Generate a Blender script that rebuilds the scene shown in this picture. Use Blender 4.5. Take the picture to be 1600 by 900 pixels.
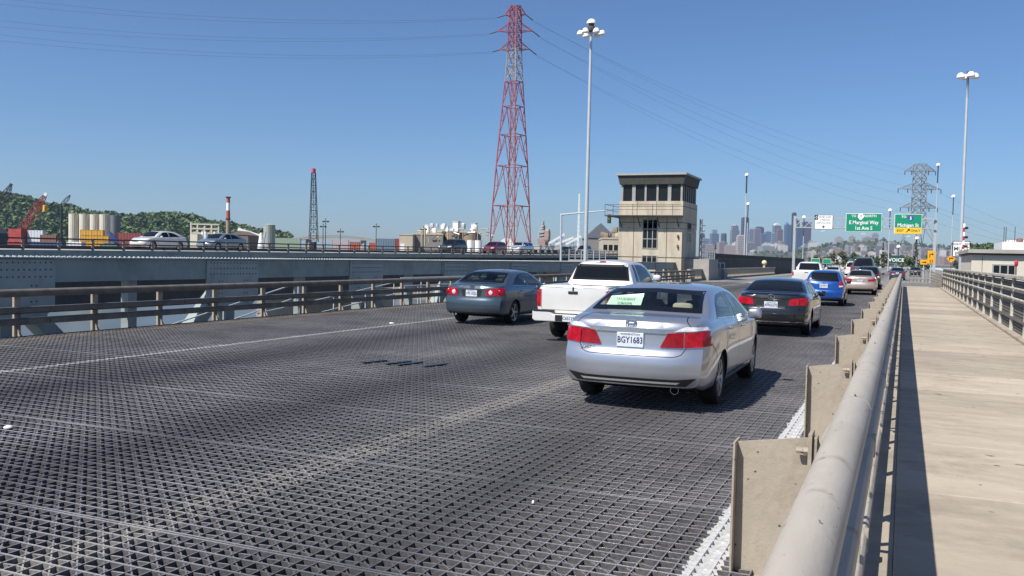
import bpy, bmesh, math, random
from mathutils import Vector, Matrix
from mathutils.bvhtree import BVHTree

R = math.radians
scene = bpy.context.scene
for o in list(bpy.data.objects):
    bpy.data.objects.remove(o, do_unlink=True)
COL = scene.collection

# ------------------------------------------------------------------ camera
CAM_F, CAM_YAW, CAM_PITCH, CAM_ROLL, CAM_H = 1400.0, 23.6, 2.09, 1.3, 1.86
cam_d = bpy.data.cameras.new('camera')
cam = bpy.data.objects.new('camera', cam_d)
COL.objects.link(cam)
cam_d.sensor_fit = 'HORIZONTAL'
cam_d.sensor_width = 36.0
cam_d.lens = 36.0 * CAM_F / 1600.0
cam_d.clip_start = 0.05
cam_d.clip_end = 40000
CAM_ROT = (Matrix.Rotation(R(CAM_YAW), 3, 'Z') @ Matrix.Rotation(R(90 - CAM_PITCH), 3, 'X')
           @ Matrix.Rotation(R(CAM_ROLL), 3, 'Z'))
cam.matrix_world = Matrix.Translation((0, 0, CAM_H)) @ CAM_ROT.to_4x4()
scene.camera = cam

# ------------------------------------------------------------------ sky and sun
SUN = Vector((-0.38, -0.72, 1.0)).normalized()
world = bpy.data.worlds.new('World')
scene.world = world
world.use_nodes = True
wn = world.node_tree.nodes
sky = wn.new('ShaderNodeTexSky')
sky.sky_type = 'NISHITA'
sky.sun_disc = False
sky.sun_elevation = math.asin(SUN.z)
sky.sun_rotation = math.atan2(SUN.x, SUN.y) % (2 * math.pi)
sky.altitude = 0
sky.air_density = 0.9
sky.dust_density = 0.45
sky.ozone_density = 10.0
world.node_tree.links.new(sky.outputs[0], wn['Background'].inputs[0])
wn['Background'].inputs[1].default_value = 0.08
sun_d = bpy.data.lights.new('sun', 'SUN')
sun_d.energy = 4.6
sun_d.angle = R(0.53)
sun_d.color = (1.0, 0.95, 0.87)
sun = bpy.data.objects.new('sun', sun_d)
COL.objects.link(sun)
sun.rotation_euler = SUN.to_track_quat('Z', 'Y').to_euler()
sun.location = (-20, -20, 60)

scene.view_settings.view_transform = 'Standard'
scene.view_settings.look = 'None'
scene.view_settings.exposure = 0.55
scene.view_settings.gamma = 1.0
scene.view_settings.use_curve_mapping = False
scene.render.engine = 'CYCLES'
scene.render.resolution_x, scene.render.resolution_y = 1024, 576

# ------------------------------------------------------------------ helpers
def at(px, py, D):
    """world point at depth D (metres in front of the camera) seen at a photo position"""
    v = CAM_ROT @ Vector(((px - 800) / CAM_F * D, (450 - py) / CAM_F * D, -D))
    return Vector((v.x, v.y, v.z + CAM_H))

def tag(o, label=None, cat=None, group=None, kind=None):
    if label: o['label'] = label
    if cat: o['category'] = cat
    if group: o['group'] = group
    if kind: o['kind'] = kind
    return o

def thing(name, label, cat, loc=(0, 0, 0), rz=0.0, group=None):
    o = bpy.data.objects.new(name, None)
    COL.objects.link(o)
    o.location = loc
    o.rotation_euler = (0, 0, rz)
    o.empty_display_size = 0.3
    return tag(o, label, cat, group)

def copy_tree(o, parent=None):
    c = o.copy()
    COL.objects.link(c)
    if parent: c.parent = parent
    for ch in o.children:
        copy_tree(ch, c)
    return c

_m = {}
def mat(name, col=(0.5, 0.5, 0.5), rough=0.6, metal=0.0, var=0.15, scale=3.0, bump=0.0, bscale=None,
        coat=0.0, spec=0.5, dirt=None, dirt_amt=0.4, dscale=0.7, stretch=(1, 1, 1), trans=0.0, ior=1.45, chips=None):
    if name in _m: return _m[name]
    m = bpy.data.materials.new(name)
    m.use_nodes = True
    nt = m.node_tree
    b = nt.nodes['Principled BSDF']
    b.inputs['Base Color'].default_value = (*col, 1)
    b.inputs['Roughness'].default_value = rough
    b.inputs['Metallic'].default_value = metal
    b.inputs['Coat Weight'].default_value = coat
    b.inputs['Coat Roughness'].default_value = 0.04
    b.inputs['Specular IOR Level'].default_value = spec
    b.inputs['IOR'].default_value = ior
    b.inputs['Transmission Weight'].default_value = trans
    N, Lk = nt.nodes, nt.links
    tc = N.new('ShaderNodeTexCoord')
    mp = N.new('ShaderNodeMapping')
    mp.inputs['Scale'].default_value = stretch
    Lk.new(tc.outputs['Object'], mp.inputs['Vector'])
    if var > 0 or dirt:
        nz = N.new('ShaderNodeTexNoise')
        nz.inputs['Scale'].default_value = scale
        nz.inputs['Detail'].default_value = 6
        nz.inputs['Roughness'].default_value = 0.62
        Lk.new(mp.outputs[0], nz.inputs['Vector'])
        rp = N.new('ShaderNodeValToRGB')
        rp.color_ramp.elements[0].position = 0.3
        rp.color_ramp.elements[1].position = 0.7
        lo, hi = 1 - var, 1 + var
        rp.color_ramp.elements[0].color = (*[min(1, c * lo) for c in col], 1)
        rp.color_ramp.elements[1].color = (*[min(1, c * hi) for c in col], 1)
        Lk.new(nz.outputs[0], rp.inputs[0])
        out = rp.outputs[0]
        if dirt:
            n2 = N.new('ShaderNodeTexNoise')
            n2.inputs['Scale'].default_value = dscale
            n2.inputs['Detail'].default_value = 8
            n2.inputs['Roughness'].default_value = 0.7
            Lk.new(mp.outputs[0], n2.inputs['Vector'])
            r2 = N.new('ShaderNodeValToRGB')
            r2.color_ramp.elements[0].position = 0.48
            r2.color_ramp.elements[1].position = 0.72
            r2.color_ramp.elements[1].color = (dirt_amt, dirt_amt, dirt_amt, 1)
            r2.color_ramp.elements[0].color = (0, 0, 0, 1)
            Lk.new(n2.outputs[0], r2.inputs[0])
            mx = N.new('ShaderNodeMix')
            mx.data_type = 'RGBA'
            Lk.new(r2.outputs[0], mx.inputs[0])
            Lk.new(out, mx.inputs[6])
            mx.inputs[7].default_value = (*dirt, 1)
            out = mx.outputs[2]
        if chips:                                      # flaked paint and rust spots
            for sc_, lo_, hi_, cc in chips:
                n4 = N.new('ShaderNodeTexNoise')
                n4.inputs['Scale'].default_value = sc_
                n4.inputs['Detail'].default_value = 3
                Lk.new(tc.outputs['Object'], n4.inputs['Vector'])
                m4 = N.new('ShaderNodeMapRange')
                m4.inputs[1].default_value, m4.inputs[2].default_value = lo_, hi_
                Lk.new(n4.outputs[0], m4.inputs[0])
                x4 = N.new('ShaderNodeMix')
                x4.data_type = 'RGBA'
                Lk.new(m4.outputs[0], x4.inputs[0])
                Lk.new(out, x4.inputs[6])
                x4.inputs[7].default_value = (*cc, 1)
                out = x4.outputs[2]
        Lk.new(out, b.inputs['Base Color'])
    if bump > 0:
        n3 = N.new('ShaderNodeTexNoise')
        n3.inputs['Scale'].default_value = bscale or scale * 6
        n3.inputs['Detail'].default_value = 4
        Lk.new(mp.outputs[0], n3.inputs['Vector'])
        bp = N.new('ShaderNodeBump')
        bp.inputs['Strength'].default_value = bump
        bp.inputs['Distance'].default_value = 0.02
        Lk.new(n3.outputs[0], bp.inputs['Height'])
        Lk.new(bp.outputs[0], b.inputs['Normal'])
    _m[name] = m
    return m

class MB:
    """collects shapes; build() links them as ONE mesh object"""
    def __init__(s):
        s.v, s.f, s.mi, s.cur, s.st = [], [], [], 0, []
    def add(s, vs, fs):
        n = len(s.v)
        s.st.append((n, len(s.f)))
        s.v += [tuple(v) for v in vs]
        for f in fs:
            s.f.append(tuple(i + n for i in f))
            s.mi.append(s.cur)
        return s
    def box(s, x0, x1, y0, y1, z0, z1):
        return s.add([(x0, y0, z0), (x1, y0, z0), (x1, y1, z0), (x0, y1, z0), (x0, y0, z1), (x1, y0, z1), (x1, y1, z1), (x0, y1, z1)],
                     [(0, 3, 2, 1), (4, 5, 6, 7), (0, 1, 5, 4), (1, 2, 6, 5), (2, 3, 7, 6), (3, 0, 4, 7)])
    def bar(s, p, q, w, h=None, up=(0, 0, 1)):
        """box from p to q, w wide, h high"""
        h = h or w
        p, q = Vector(p), Vector(q)
        d = (q - p).normalized()
        up = Vector(up)
        if abs(d.dot(up)) > 0.98: up = Vector((0, 1, 0)) if abs(d.y) < 0.9 else Vector((1, 0, 0))
        x = d.cross(up).normalized() * (w / 2)
        z = x.cross(d).normalized() * (h / 2)
        return s.add([p - x - z, p + x - z, p + x + z, p - x + z, q - x - z, q + x - z, q + x + z, q - x + z],
                     [(0, 1, 2, 3), (7, 6, 5, 4), (0, 4, 5, 1), (1, 5, 6, 2), (2, 6, 7, 3), (3, 7, 4, 0)])
    def tube(s, p, q, r, n=8, r2=None, caps=True):
        p, q = Vector(p), Vector(q)
        r2 = r if r2 is None else r2
        d = (q - p).normalized()
        up = Vector((0, 0, 1)) if abs(d.z) < 0.95 else Vector((1, 0, 0))
        x = d.cross(up).normalized()
        y = x.cross(d).normalized()
        vs = []
        for c, rr in ((p, r), (q, r2)):
            for i in range(n):
                a = 2 * math.pi * i / n
                vs.append(c + x * (rr * math.cos(a)) + y * (rr * math.sin(a)))
        fs = [(i, (i + 1) % n, n + (i + 1) % n, n + i) for i in range(n)]
        if caps:
            fs += [tuple(range(n))[::-1], tuple(range(n, 2 * n))]
        return s.add(vs, fs)
    def lathe(s, prof, c=(0, 0, 0), n=16, axis='Z', cap=True):
        """prof: (radius, height) pairs turned about an axis through c"""
        c = Vector(c)
        vs = []
        for r, h in prof:
            for i in range(n):
                a = 2 * math.pi * i / n
                u, w = r * math.cos(a), r * math.sin(a)
                vs.append(c + (Vector((u, w, h)) if axis == 'Z' else Vector((h, u, w)) if axis == 'X' else Vector((u, h, w))))
        fs = []
        for k in range(len(prof) - 1):
            for i in range(n):
                j = (i + 1) % n
                fs.append((k * n + i, k * n + j, (k + 1) * n + j, (k + 1) * n + i))
        if cap and prof[0][0] > 1e-4: fs.append(tuple(range(n))[::-1])
        if cap and prof[-1][0] > 1e-4: fs.append(tuple(range((len(prof) - 1) * n, len(prof) * n)))
        return s.add(vs, fs)
    def prism(s, poly, a, b, axis='Y'):
        """2-D polygon pushed from a to b along an axis. X: (y,z)  Y: (x,z)  Z: (x,y)"""
        def P(u, w, t):
            return (t, u, w) if axis == 'X' else (u, t, w) if axis == 'Y' else (u, w, t)
        n = len(poly)
        vs = [P(u, w, a) for u, w in poly] + [P(u, w, b) for u, w in poly]
        fs = [tuple(range(n)), tuple(range(n, 2 * n))[::-1]] + [(i, n + i, n + (i + 1) % n, (i + 1) % n) for i in range(n)]
        return s.add(vs, fs)
    def grid(s, rows):
        n = len(rows[0])
        vs = [p for r in rows for p in r]
        return s.add(vs, [(i * n + j, i * n + j + 1, (i + 1) * n + j + 1, (i + 1) * n + j)
                          for i in range(len(rows) - 1) for j in range(n - 1)])
    def each(s, name, m, parent=None, org=(0, 0, 0), **kw):
        """every shape as an object of its own"""
        out = []
        ends = s.st[1:] + [(len(s.v), len(s.f))]
        for (v0, f0), (v1, f1) in zip(s.st, ends):
            b_ = MB()
            b_.add(s.v[v0:v1], [tuple(i - v0 for i in f) for f in s.f[f0:f1]])
            out.append(b_.build(name, m, parent, org, **kw))
        return out
    def build(s, name, m, parent=None, org=(0, 0, 0), smooth=None, bevel=0.0, fix=True, stuff=False):
        me = bpy.data.meshes.new(name)
        ox, oy, oz = org
        me.from_pydata([(x - ox, y - oy, z - oz) for x, y, z in s.v], [], s.f)
        ms = m if isinstance(m, (list, tuple)) else [m]
        for k in ms: me.materials.append(k)
        if len(ms) > 1:
            me.polygons.foreach_set('material_index', s.mi)
        if fix:
            bm = bmesh.new()
            bm.from_mesh(me)
            bmesh.ops.recalc_face_normals(bm, faces=bm.faces)
            bm.to_mesh(me)
            bm.free()
        if smooth is not None:
            me.polygons.foreach_set('use_smooth', [True] * len(me.polygons))
            me.set_sharp_from_angle(angle=R(smooth))
        o = bpy.data.objects.new(name, me)
        COL.objects.link(o)
        if parent: o.parent = parent
        if stuff: o['kind'] = 'stuff'
        if bevel:
            bv = o.modifiers.new('bevel', 'BEVEL')
            bv.width = bevel
            bv.segments = 2
            bv.limit_method = 'ANGLE'
        return o

def like(o, parent=None, loc=None, rz=None):
    """another object sharing o's mesh"""
    c = o.copy()
    COL.objects.link(c)
    if parent: c.parent = parent
    if loc is not None: c.location = loc
    if rz is not None: c.rotation_euler = (0, 0, rz)
    return c

def text(body, size, m, parent, loc, rot, name='lettering', align='CENTER', depth=0.0, sx=1.0, bold=0.0):
    cu = bpy.data.curves.new(name, 'FONT')
    cu.body = body
    cu.size = size
    cu.align_x = align
    cu.align_y = 'CENTER'
    cu.extrude = depth
    cu.offset = bold
    cu.resolution_u = 2
    t = bpy.data.objects.new(name, cu)
    me = bpy.data.meshes.new_from_object(t)
    bpy.data.objects.remove(t, do_unlink=True)
    me.materials.clear()
    me.materials.append(m)
    o = bpy.data.objects.new(name, me)
    COL.objects.link(o)
    if parent: o.parent = parent
    o.location = loc
    o.rotation_euler = rot
    o.scale = (sx, 1, 1)
    return o
FACE = (R(90), 0, 0)          # lettering upright, read by someone looking towards +Y

def lin(c):
    return tuple((x / 12.92 if x <= 0.04045 else ((x + 0.055) / 1.055) ** 2.4) for x in c)

# ------------------------------------------------------------------ materials of the place
steel_tan = mat('tan_paint', (0.35, 0.305, 0.245), 0.62, var=0.10, scale=5, dirt=(0.16, 0.12, 0.085), dirt_amt=0.6, dscale=2.6, bump=0.12, bscale=60, chips=[(26, 0.695, 0.72, (0.07, 0.055, 0.045)), (3.5, 0.62, 0.75, (0.20, 0.155, 0.11))])
steel_tan_rail = mat('tan_rail_paint', (0.40, 0.36, 0.305), 0.55, var=0.10, scale=4, dirt=(0.20, 0.175, 0.14), dirt_amt=0.6, dscale=2.2, bump=0.08, bscale=50, stretch=(1, 0.25, 1), chips=[(26, 0.695, 0.72, (0.07, 0.055, 0.045)), (3.5, 0.62, 0.75, (0.20, 0.155, 0.11))])
steel_brown = mat('weathered_brown_rail', (0.17, 0.145, 0.12), 0.6, var=0.2, scale=3, dirt=(0.07, 0.055, 0.04), dirt_amt=0.6, dscale=1.2)
steel_green = mat('grey_green_bridge_paint', (0.27, 0.315, 0.30), 0.55, var=0.13, scale=1.5, dirt=(0.11, 0.12, 0.11), dirt_amt=0.5, dscale=0.8, bump=0.05)
steel_dark = mat('dark_steel', (0.05, 0.05, 0.055), 0.6, var=0.25)
galv = mat('galvanised_steel', (0.52, 0.54, 0.56), 0.45, metal=0.35, var=0.08, scale=8)
white_paint = mat('white_paint', (0.78, 0.78, 0.76), 0.5, var=0.06)
black_paint = mat('black_paint', (0.012, 0.012, 0.013), 0.5, var=0)
conc = mat('pale_concrete', (0.50, 0.435, 0.335), 0.85, var=0.14, scale=1.2, dirt=(0.26, 0.22, 0.165), dirt_amt=0.7, dscale=0.9, bump=0.15, bscale=20, stretch=(1, 1, 0.22))
conc_grey = mat('grey_concrete', (0.34, 0.32, 0.29), 0.85, var=0.15, scale=0.8, dirt=(0.16, 0.15, 0.13), dirt_amt=0.5, dscale=0.35, bump=0.1)
glass_dark = mat('dark_window_glass', (0.012, 0.015, 0.017), 0.12, var=0, spec=0.25)

def slab_mat():
    m = mat('walkway_concrete', (0.40, 0.345, 0.27), 0.85, var=0.16, scale=1.8, dirt=(0.20, 0.17, 0.135), dirt_amt=0.75, dscale=0.8,
            bump=0.2, bscale=40, stretch=(0.6, 1.1, 1))
    nt = m.node_tree
    b = nt.nodes['Principled BSDF']
    src = b.inputs['Base Color'].links[0].from_socket
    oi = nt.nodes.new('ShaderNodeObjectInfo')
    mr = nt.nodes.new('ShaderNodeMapRange')
    mr.inputs[3].default_value = 0.80
    mr.inputs[4].default_value = 1.10
    hs = nt.nodes.new('ShaderNodeHueSaturation')
    nt.links.new(oi.outputs['Random'], mr.inputs[0])
    nt.links.new(mr.outputs[0], hs.inputs['Value'])
    nt.links.new(src, hs.inputs['Color'])
    # gum spots and small stains
    tc = nt.nodes.new('ShaderNodeNewGeometry')
    def speck(node, scale, lo, hi, col):
        nonlocal out
        node.inputs['Scale'].default_value = scale
        nt.links.new(tc.outputs['Position'], node.inputs['Vector'])
        mr2 = nt.nodes.new('ShaderNodeMapRange')
        mr2.inputs[1].default_value, mr2.inputs[2].default_value = lo, hi
        nt.links.new(node.outputs[0], mr2.inputs[0])
        mx = nt.nodes.new('ShaderNodeMix'); mx.data_type = 'RGBA'
        nt.links.new(mr2.outputs[0], mx.inputs[0]); nt.links.new(out, mx.inputs[6]); mx.inputs[7].default_value = (*col, 1)
        out = mx.outputs[2]
    out = hs.outputs[0]
    nz = nt.nodes.new('ShaderNodeTexNoise'); nz.inputs['Detail'].default_value = 2
    speck(nz, 7.0, 0.70, 0.76, (0.13, 0.11, 0.09))
    n2 = nt.nodes.new('ShaderNodeTexNoise'); n2.inputs['Detail'].default_value = 9; n2.inputs['Roughness'].default_value = 0.75
    speck(n2, 0.9, 0.52, 0.80, (0.20, 0.17, 0.14))
    nt.links.new(out, b.inputs['Base Color'])
    return m
slab_m = slab_mat()

LINE_YELLOW, LINE_L, LINE_M, LINE_R = -15.75, -12.0, -4.6, -1.06
def painted(name, base, lines, rough, metal, var, oil=None, bump=0.0, serr=False):
    """surface with painted lane lines laid out in metres across the road"""
    m = bpy.data.materials.new(name)
    m.use_nodes = True
    N, Lk = m.node_tree.nodes, m.node_tree.links
    b = N['Principled BSDF']
    b.inputs['Roughness'].default_value = rough
    b.inputs['Metallic'].default_value = metal
    g = N.new('ShaderNodeNewGeometry')
    sp = N.new('ShaderNodeSeparateXYZ')
    Lk.new(g.outputs['Position'], sp.inputs[0])
    def math_(op, a, bb, c=None):
        n = N.new('ShaderNodeMath')
        n.operation = op
        for i, x in enumerate((a, bb, c)):
            if x is None: continue
            if isinstance(x, (int, float)): n.inputs[i].default_value = x
            else: Lk.new(x, n.inputs[i])
        return n.outputs[0]
    nz = N.new('ShaderNodeTexNoise')
    nz.inputs['Scale'].default_value = 0.55
    nz.inputs['Detail'].default_value = 8
    nz.inputs['Roughness'].default_value = 0.65
    Lk.new(g.outputs['Position'], nz.inputs['Vector'])
    fine = N.new('ShaderNodeTexNoise')
    fine.inputs['Scale'].default_value = 14 if not serr else 42
    fine.inputs['Detail'].default_value = 5
    Lk.new(g.outputs['Position'], fine.inputs['Vector'])
    rp = N.new('ShaderNodeValToRGB')
    rp.color_ramp.elements[0].position, rp.color_ramp.elements[1].position = (0.38, 0.62) if serr else (0.3, 0.7)
    rp.color_ramp.elements[0].color = (*[c * (1 - var) for c in base], 1)
    rp.color_ramp.elements[1].color = (*[c * (1 + var) for c in base], 1)
    Lk.new(math_('ADD', math_('MULTIPLY', nz.outputs[0], 0.6), math_('MULTIPLY', fine.outputs[0], 0.4)), rp.inputs[0])
    cur = rp.outputs[0]
    def mix(fac, col):
        nonlocal cur
        x = N.new('ShaderNodeMix')
        x.data_type = 'RGBA'
        Lk.new(fac, x.inputs[0])
        Lk.new(cur, x.inputs[6])
        x.inputs[7].default_value = (*col, 1)
        cur = x.outputs[2]
    for xc, w, col, amt in (oil or []):
        d = math_('ABSOLUTE', math_('SUBTRACT', sp.outputs['X'], xc), 0)
        f = math_('SUBTRACT', 1.0, math_('DIVIDE', d, w))
        f = math_('MAXIMUM', f, 0.0)
        f = math_('MULTIPLY', math_('MULTIPLY', f, nz.outputs[0]), amt * 2)
        mix(math_('MINIMUM', f, 0.9), col)
    for xc, w, col, wear, strength in lines:
        d = math_('ABSOLUTE', math_('SUBTRACT', sp.outputs['X'], xc), 0)
        edge = math_('ADD', w / 2, math_('MULTIPLY', math_('SUBTRACT', fine.outputs[0], 0.5), w * 0.5))
        on = math_('LESS_THAN', d, edge)
        wr = math_('GREATER_THAN', math_('ADD', math_('MULTIPLY', nz.outputs[0], 0.5), math_('MULTIPLY', fine.outputs[0], 0.5)), wear)
        mix(math_('MULTIPLY', math_('MULTIPLY', on, wr), strength), col)
    Lk.new(cur, b.inputs['Base Color'])
    if bump:
        bp = N.new('ShaderNodeBump')
        bp.inputs['Strength'].default_value = bump
        bp.inputs['Distance'].default_value = 0.01
        Lk.new(fine.outputs[0], bp.inputs['Height'])
        Lk.new(bp.outputs[0], b.inputs['Normal'])
    return m
OIL = [(-10.2, 1.3, (0.06, 0.057, 0.06), 0.8), (-6.5, 1.3, (0.06, 0.057, 0.06), 0.8), (-2.9, 1.2, (0.06, 0.057, 0.06), 0.7)]
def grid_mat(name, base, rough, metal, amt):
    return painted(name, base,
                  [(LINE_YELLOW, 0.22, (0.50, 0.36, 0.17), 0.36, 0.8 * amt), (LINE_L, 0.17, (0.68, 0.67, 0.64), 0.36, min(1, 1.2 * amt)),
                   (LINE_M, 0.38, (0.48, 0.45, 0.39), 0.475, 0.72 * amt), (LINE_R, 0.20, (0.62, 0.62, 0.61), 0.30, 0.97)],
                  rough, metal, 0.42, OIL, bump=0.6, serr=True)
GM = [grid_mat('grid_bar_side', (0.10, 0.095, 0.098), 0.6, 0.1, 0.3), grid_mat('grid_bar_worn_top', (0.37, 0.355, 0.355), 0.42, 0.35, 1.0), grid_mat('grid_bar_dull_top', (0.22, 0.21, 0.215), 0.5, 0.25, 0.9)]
road_m = painted('worn_concrete_road', (0.20, 0.195, 0.19),
                 [(-15.4, 0.14, (0.5, 0.36, 0.15), 0.35, 0.8), (LINE_L, 0.13, (0.7, 0.7, 0.67), 0.4, 0.8), (LINE_R, 0.16, (0.75, 0.75, 0.73), 0.3, 0.9)],
                 0.85, 0.0, 0.22, [(-13.8, 1.2, (0.10, 0.10, 0.10), 0.8), (-10.2, 1.2, (0.09, 0.09, 0.09), 0.9), (-6.5, 1.2, (0.09, 0.09, 0.09), 0.9), (-2.9, 1.2, (0.09, 0.09, 0.09), 0.8)])

# ------------------------------------------------------------------ ground, river
GZ = -12.5
ground_m = mat('dusty_ground', (0.17, 0.155, 0.12), 0.9, var=0.3, scale=0.01, dirt=(0.06, 0.08, 0.04), dirt_amt=0.9, dscale=0.004)
b = MB()
b.add([(-20000, -3000, GZ), (20000, -3000, GZ), (20000, 30000, GZ), (-20000, 30000, GZ)], [(0, 1, 2, 3)])
tag(b.build('ground', ground_m), kind='structure')
water_m = mat('river_water', (0.10, 0.12, 0.12), 0.32, var=0.1, scale=0.05, bump=0.35, bscale=0.35, stretch=(1, 1, 1))
b = MB()
b.add([(-900, -300, GZ + 0.3), (120, -300, GZ + 0.3), (120, 60, GZ + 0.3), (-40, 70, GZ + 0.3), (-120, 230, GZ + 0.3), (-500, 420, GZ + 0.3), (-900, 500, GZ + 0.3)],
      [tuple(range(7))])
tag(b.build('water', water_m), kind='structure')

# ------------------------------------------------------------------ open grid deck of the lifting span
DX0, DX1, DY0, DY1 = -16.35, -0.78, -3.0, 76.0
P, Q = 0.1905, 0.108
deck = MB()
for x in range(9):                                     # stringers under the grid
    xx = -16.0 + x * 1.87
    deck.box(xx - 0.1, xx + 0.1, DY0, DY1, -0.85, -0.16)
for y in range(13):
    deck.box(DX0 + 0.01, DX1 - 0.01, DY0 + y * 6.3, DY0 + y * 6.3 + 0.3, -1.6, -0.855)
deck_o = bpy.data.objects.new('road_deck', None); COL.objects.link(deck_o)
tag(deck_o, kind='structure')
deck.each('stringer', steel_dark, deck_o)
W_ = DX1 - DX0
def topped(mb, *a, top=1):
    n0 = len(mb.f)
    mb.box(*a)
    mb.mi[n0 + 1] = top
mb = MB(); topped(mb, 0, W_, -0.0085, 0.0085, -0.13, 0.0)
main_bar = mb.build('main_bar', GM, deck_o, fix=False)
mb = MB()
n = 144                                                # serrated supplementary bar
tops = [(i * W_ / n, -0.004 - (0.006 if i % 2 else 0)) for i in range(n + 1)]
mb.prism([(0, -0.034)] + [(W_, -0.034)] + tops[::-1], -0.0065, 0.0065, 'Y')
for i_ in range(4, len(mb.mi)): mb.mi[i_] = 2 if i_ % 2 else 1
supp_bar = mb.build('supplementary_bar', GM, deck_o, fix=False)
Lc = DY1 - DY0
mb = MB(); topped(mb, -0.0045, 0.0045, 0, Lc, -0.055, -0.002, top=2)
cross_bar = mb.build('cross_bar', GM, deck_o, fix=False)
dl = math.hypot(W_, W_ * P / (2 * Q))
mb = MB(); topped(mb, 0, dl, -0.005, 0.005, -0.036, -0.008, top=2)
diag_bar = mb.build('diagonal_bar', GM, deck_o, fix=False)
main_bar.location = (DX0, 2.0 * P, 0)
supp_bar.location = (DX0, 2.5 * P, 0)
SEAM = 2.286
rest = MB()
k = 0
nm = int((DY1 - DY0) / P)
budget = 0
for i in range(nm + 1):
    y = DY0 + i * P
    seam = i % 12 == 3
    near = 2.2 < y < 12.0
    for ys in ([y - 0.017, y + 0.017] if seam else [y]):
        if near:
            like(main_bar, deck_o, (DX0, ys, 0.0)); budget += 1
        else:
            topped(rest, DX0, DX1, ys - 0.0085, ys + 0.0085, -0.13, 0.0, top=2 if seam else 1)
    y += P / 2
    if y > DY1 - 0.05: continue
    if near and budget < 105:
        like(supp_bar, deck_o, (DX0, y, 0)); budget += 1
    else:
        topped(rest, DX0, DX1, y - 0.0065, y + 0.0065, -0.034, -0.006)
nc = int(W_ / Q)
for i in range(nc + 1):
    x = DX0 + 0.02 + i * Q
    if i == 0: cross_bar.location = (x, DY0, 0)
    else: like(cross_bar, deck_o, (x, DY0, 0))
ang = math.atan2(P, -2 * Q)                            # from the right edge to the far left
nd = int((Lc + 12) / P)
kk = 0
for i in range(nd):
    y = DY0 - 13 + i * P
    e0, e1 = (DX1, y), (DX0, y + W_ * P / (2 * Q))
    if 0 < y + 4 < 9.2 and kk < 46:
        if kk == 0:
            diag_bar.location = (*e0, 0); diag_bar.rotation_euler = (0, 0, ang)
        else: like(diag_bar, deck_o, (*e0, 0), ang)
        kk += 1
    else:
        a, c = Vector((*e0, -0.023)), Vector((*e1, -0.023))
        if c.y < DY0 or a.y > DY1: continue
        if a.y < DY0: a = a + (c - a) * ((DY0 - a.y) / (c.y - a.y))
        if c.y > DY1: c = a + (c - a) * ((DY1 - a.y) / (c.y - a.y))
        rest.bar(a, c, 0.010, 0.030)
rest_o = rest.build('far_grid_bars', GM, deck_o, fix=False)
rest_o['kind'] = 'stuff'

# road beyond the lifting span
road = MB()
road.box(-16.6, -0.86, 76.02, 420, -0.9, -0.01)
road.box(-0.86, 12, 98, 420, -0.9, -0.015)
tag(road.build('road', road_m), kind='structure')
jb = MB()
jb.box(DX0, -0.86, 75.9, 76.3, -0.2, 0.006)
jo = jb.build('expansion_joint', steel_dark, deck_o)

# ------------------------------------------------------------------ walkway of concrete slabs
WZ = 0.10
walk = MB()
walk.box(-0.16, 2.95, -3, 76, -0.35, WZ - 0.16)
walk_o = tag(walk.build('walkway', conc_grey), kind='structure')
mb = MB(); mb.box(0.0, 2.52, 0, 2.092, -0.15, 0)
slab = mb.build('slab', slab_m, walk_o, bevel=0.006)
rnd = random.Random(4)
for i in range(38):
    loc = (-0.0, -2.9 + 2.1 * i, WZ + rnd.uniform(-0.002, 0.002))
    if i == 0: slab.location = loc
    else: like(slab, walk_o, loc)
mb = MB(); mb.box(-0.158, -0.003, -3, 76, -0.1, WZ - 0.006)
mb.build('ledge', slab_m, walk_o)
mb = MB(); mb.box(2.53, 2.93, -3, 76, -0.16, WZ + 0.07)
mb.build('edge_beam', slab_m, walk_o, bevel=0.02)
mb = MB(); mb.box(-1.0, -0.162, -3, 76, -0.10, -0.03)
mb.build('kerb_plate', steel_tan, walk_o)

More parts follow.
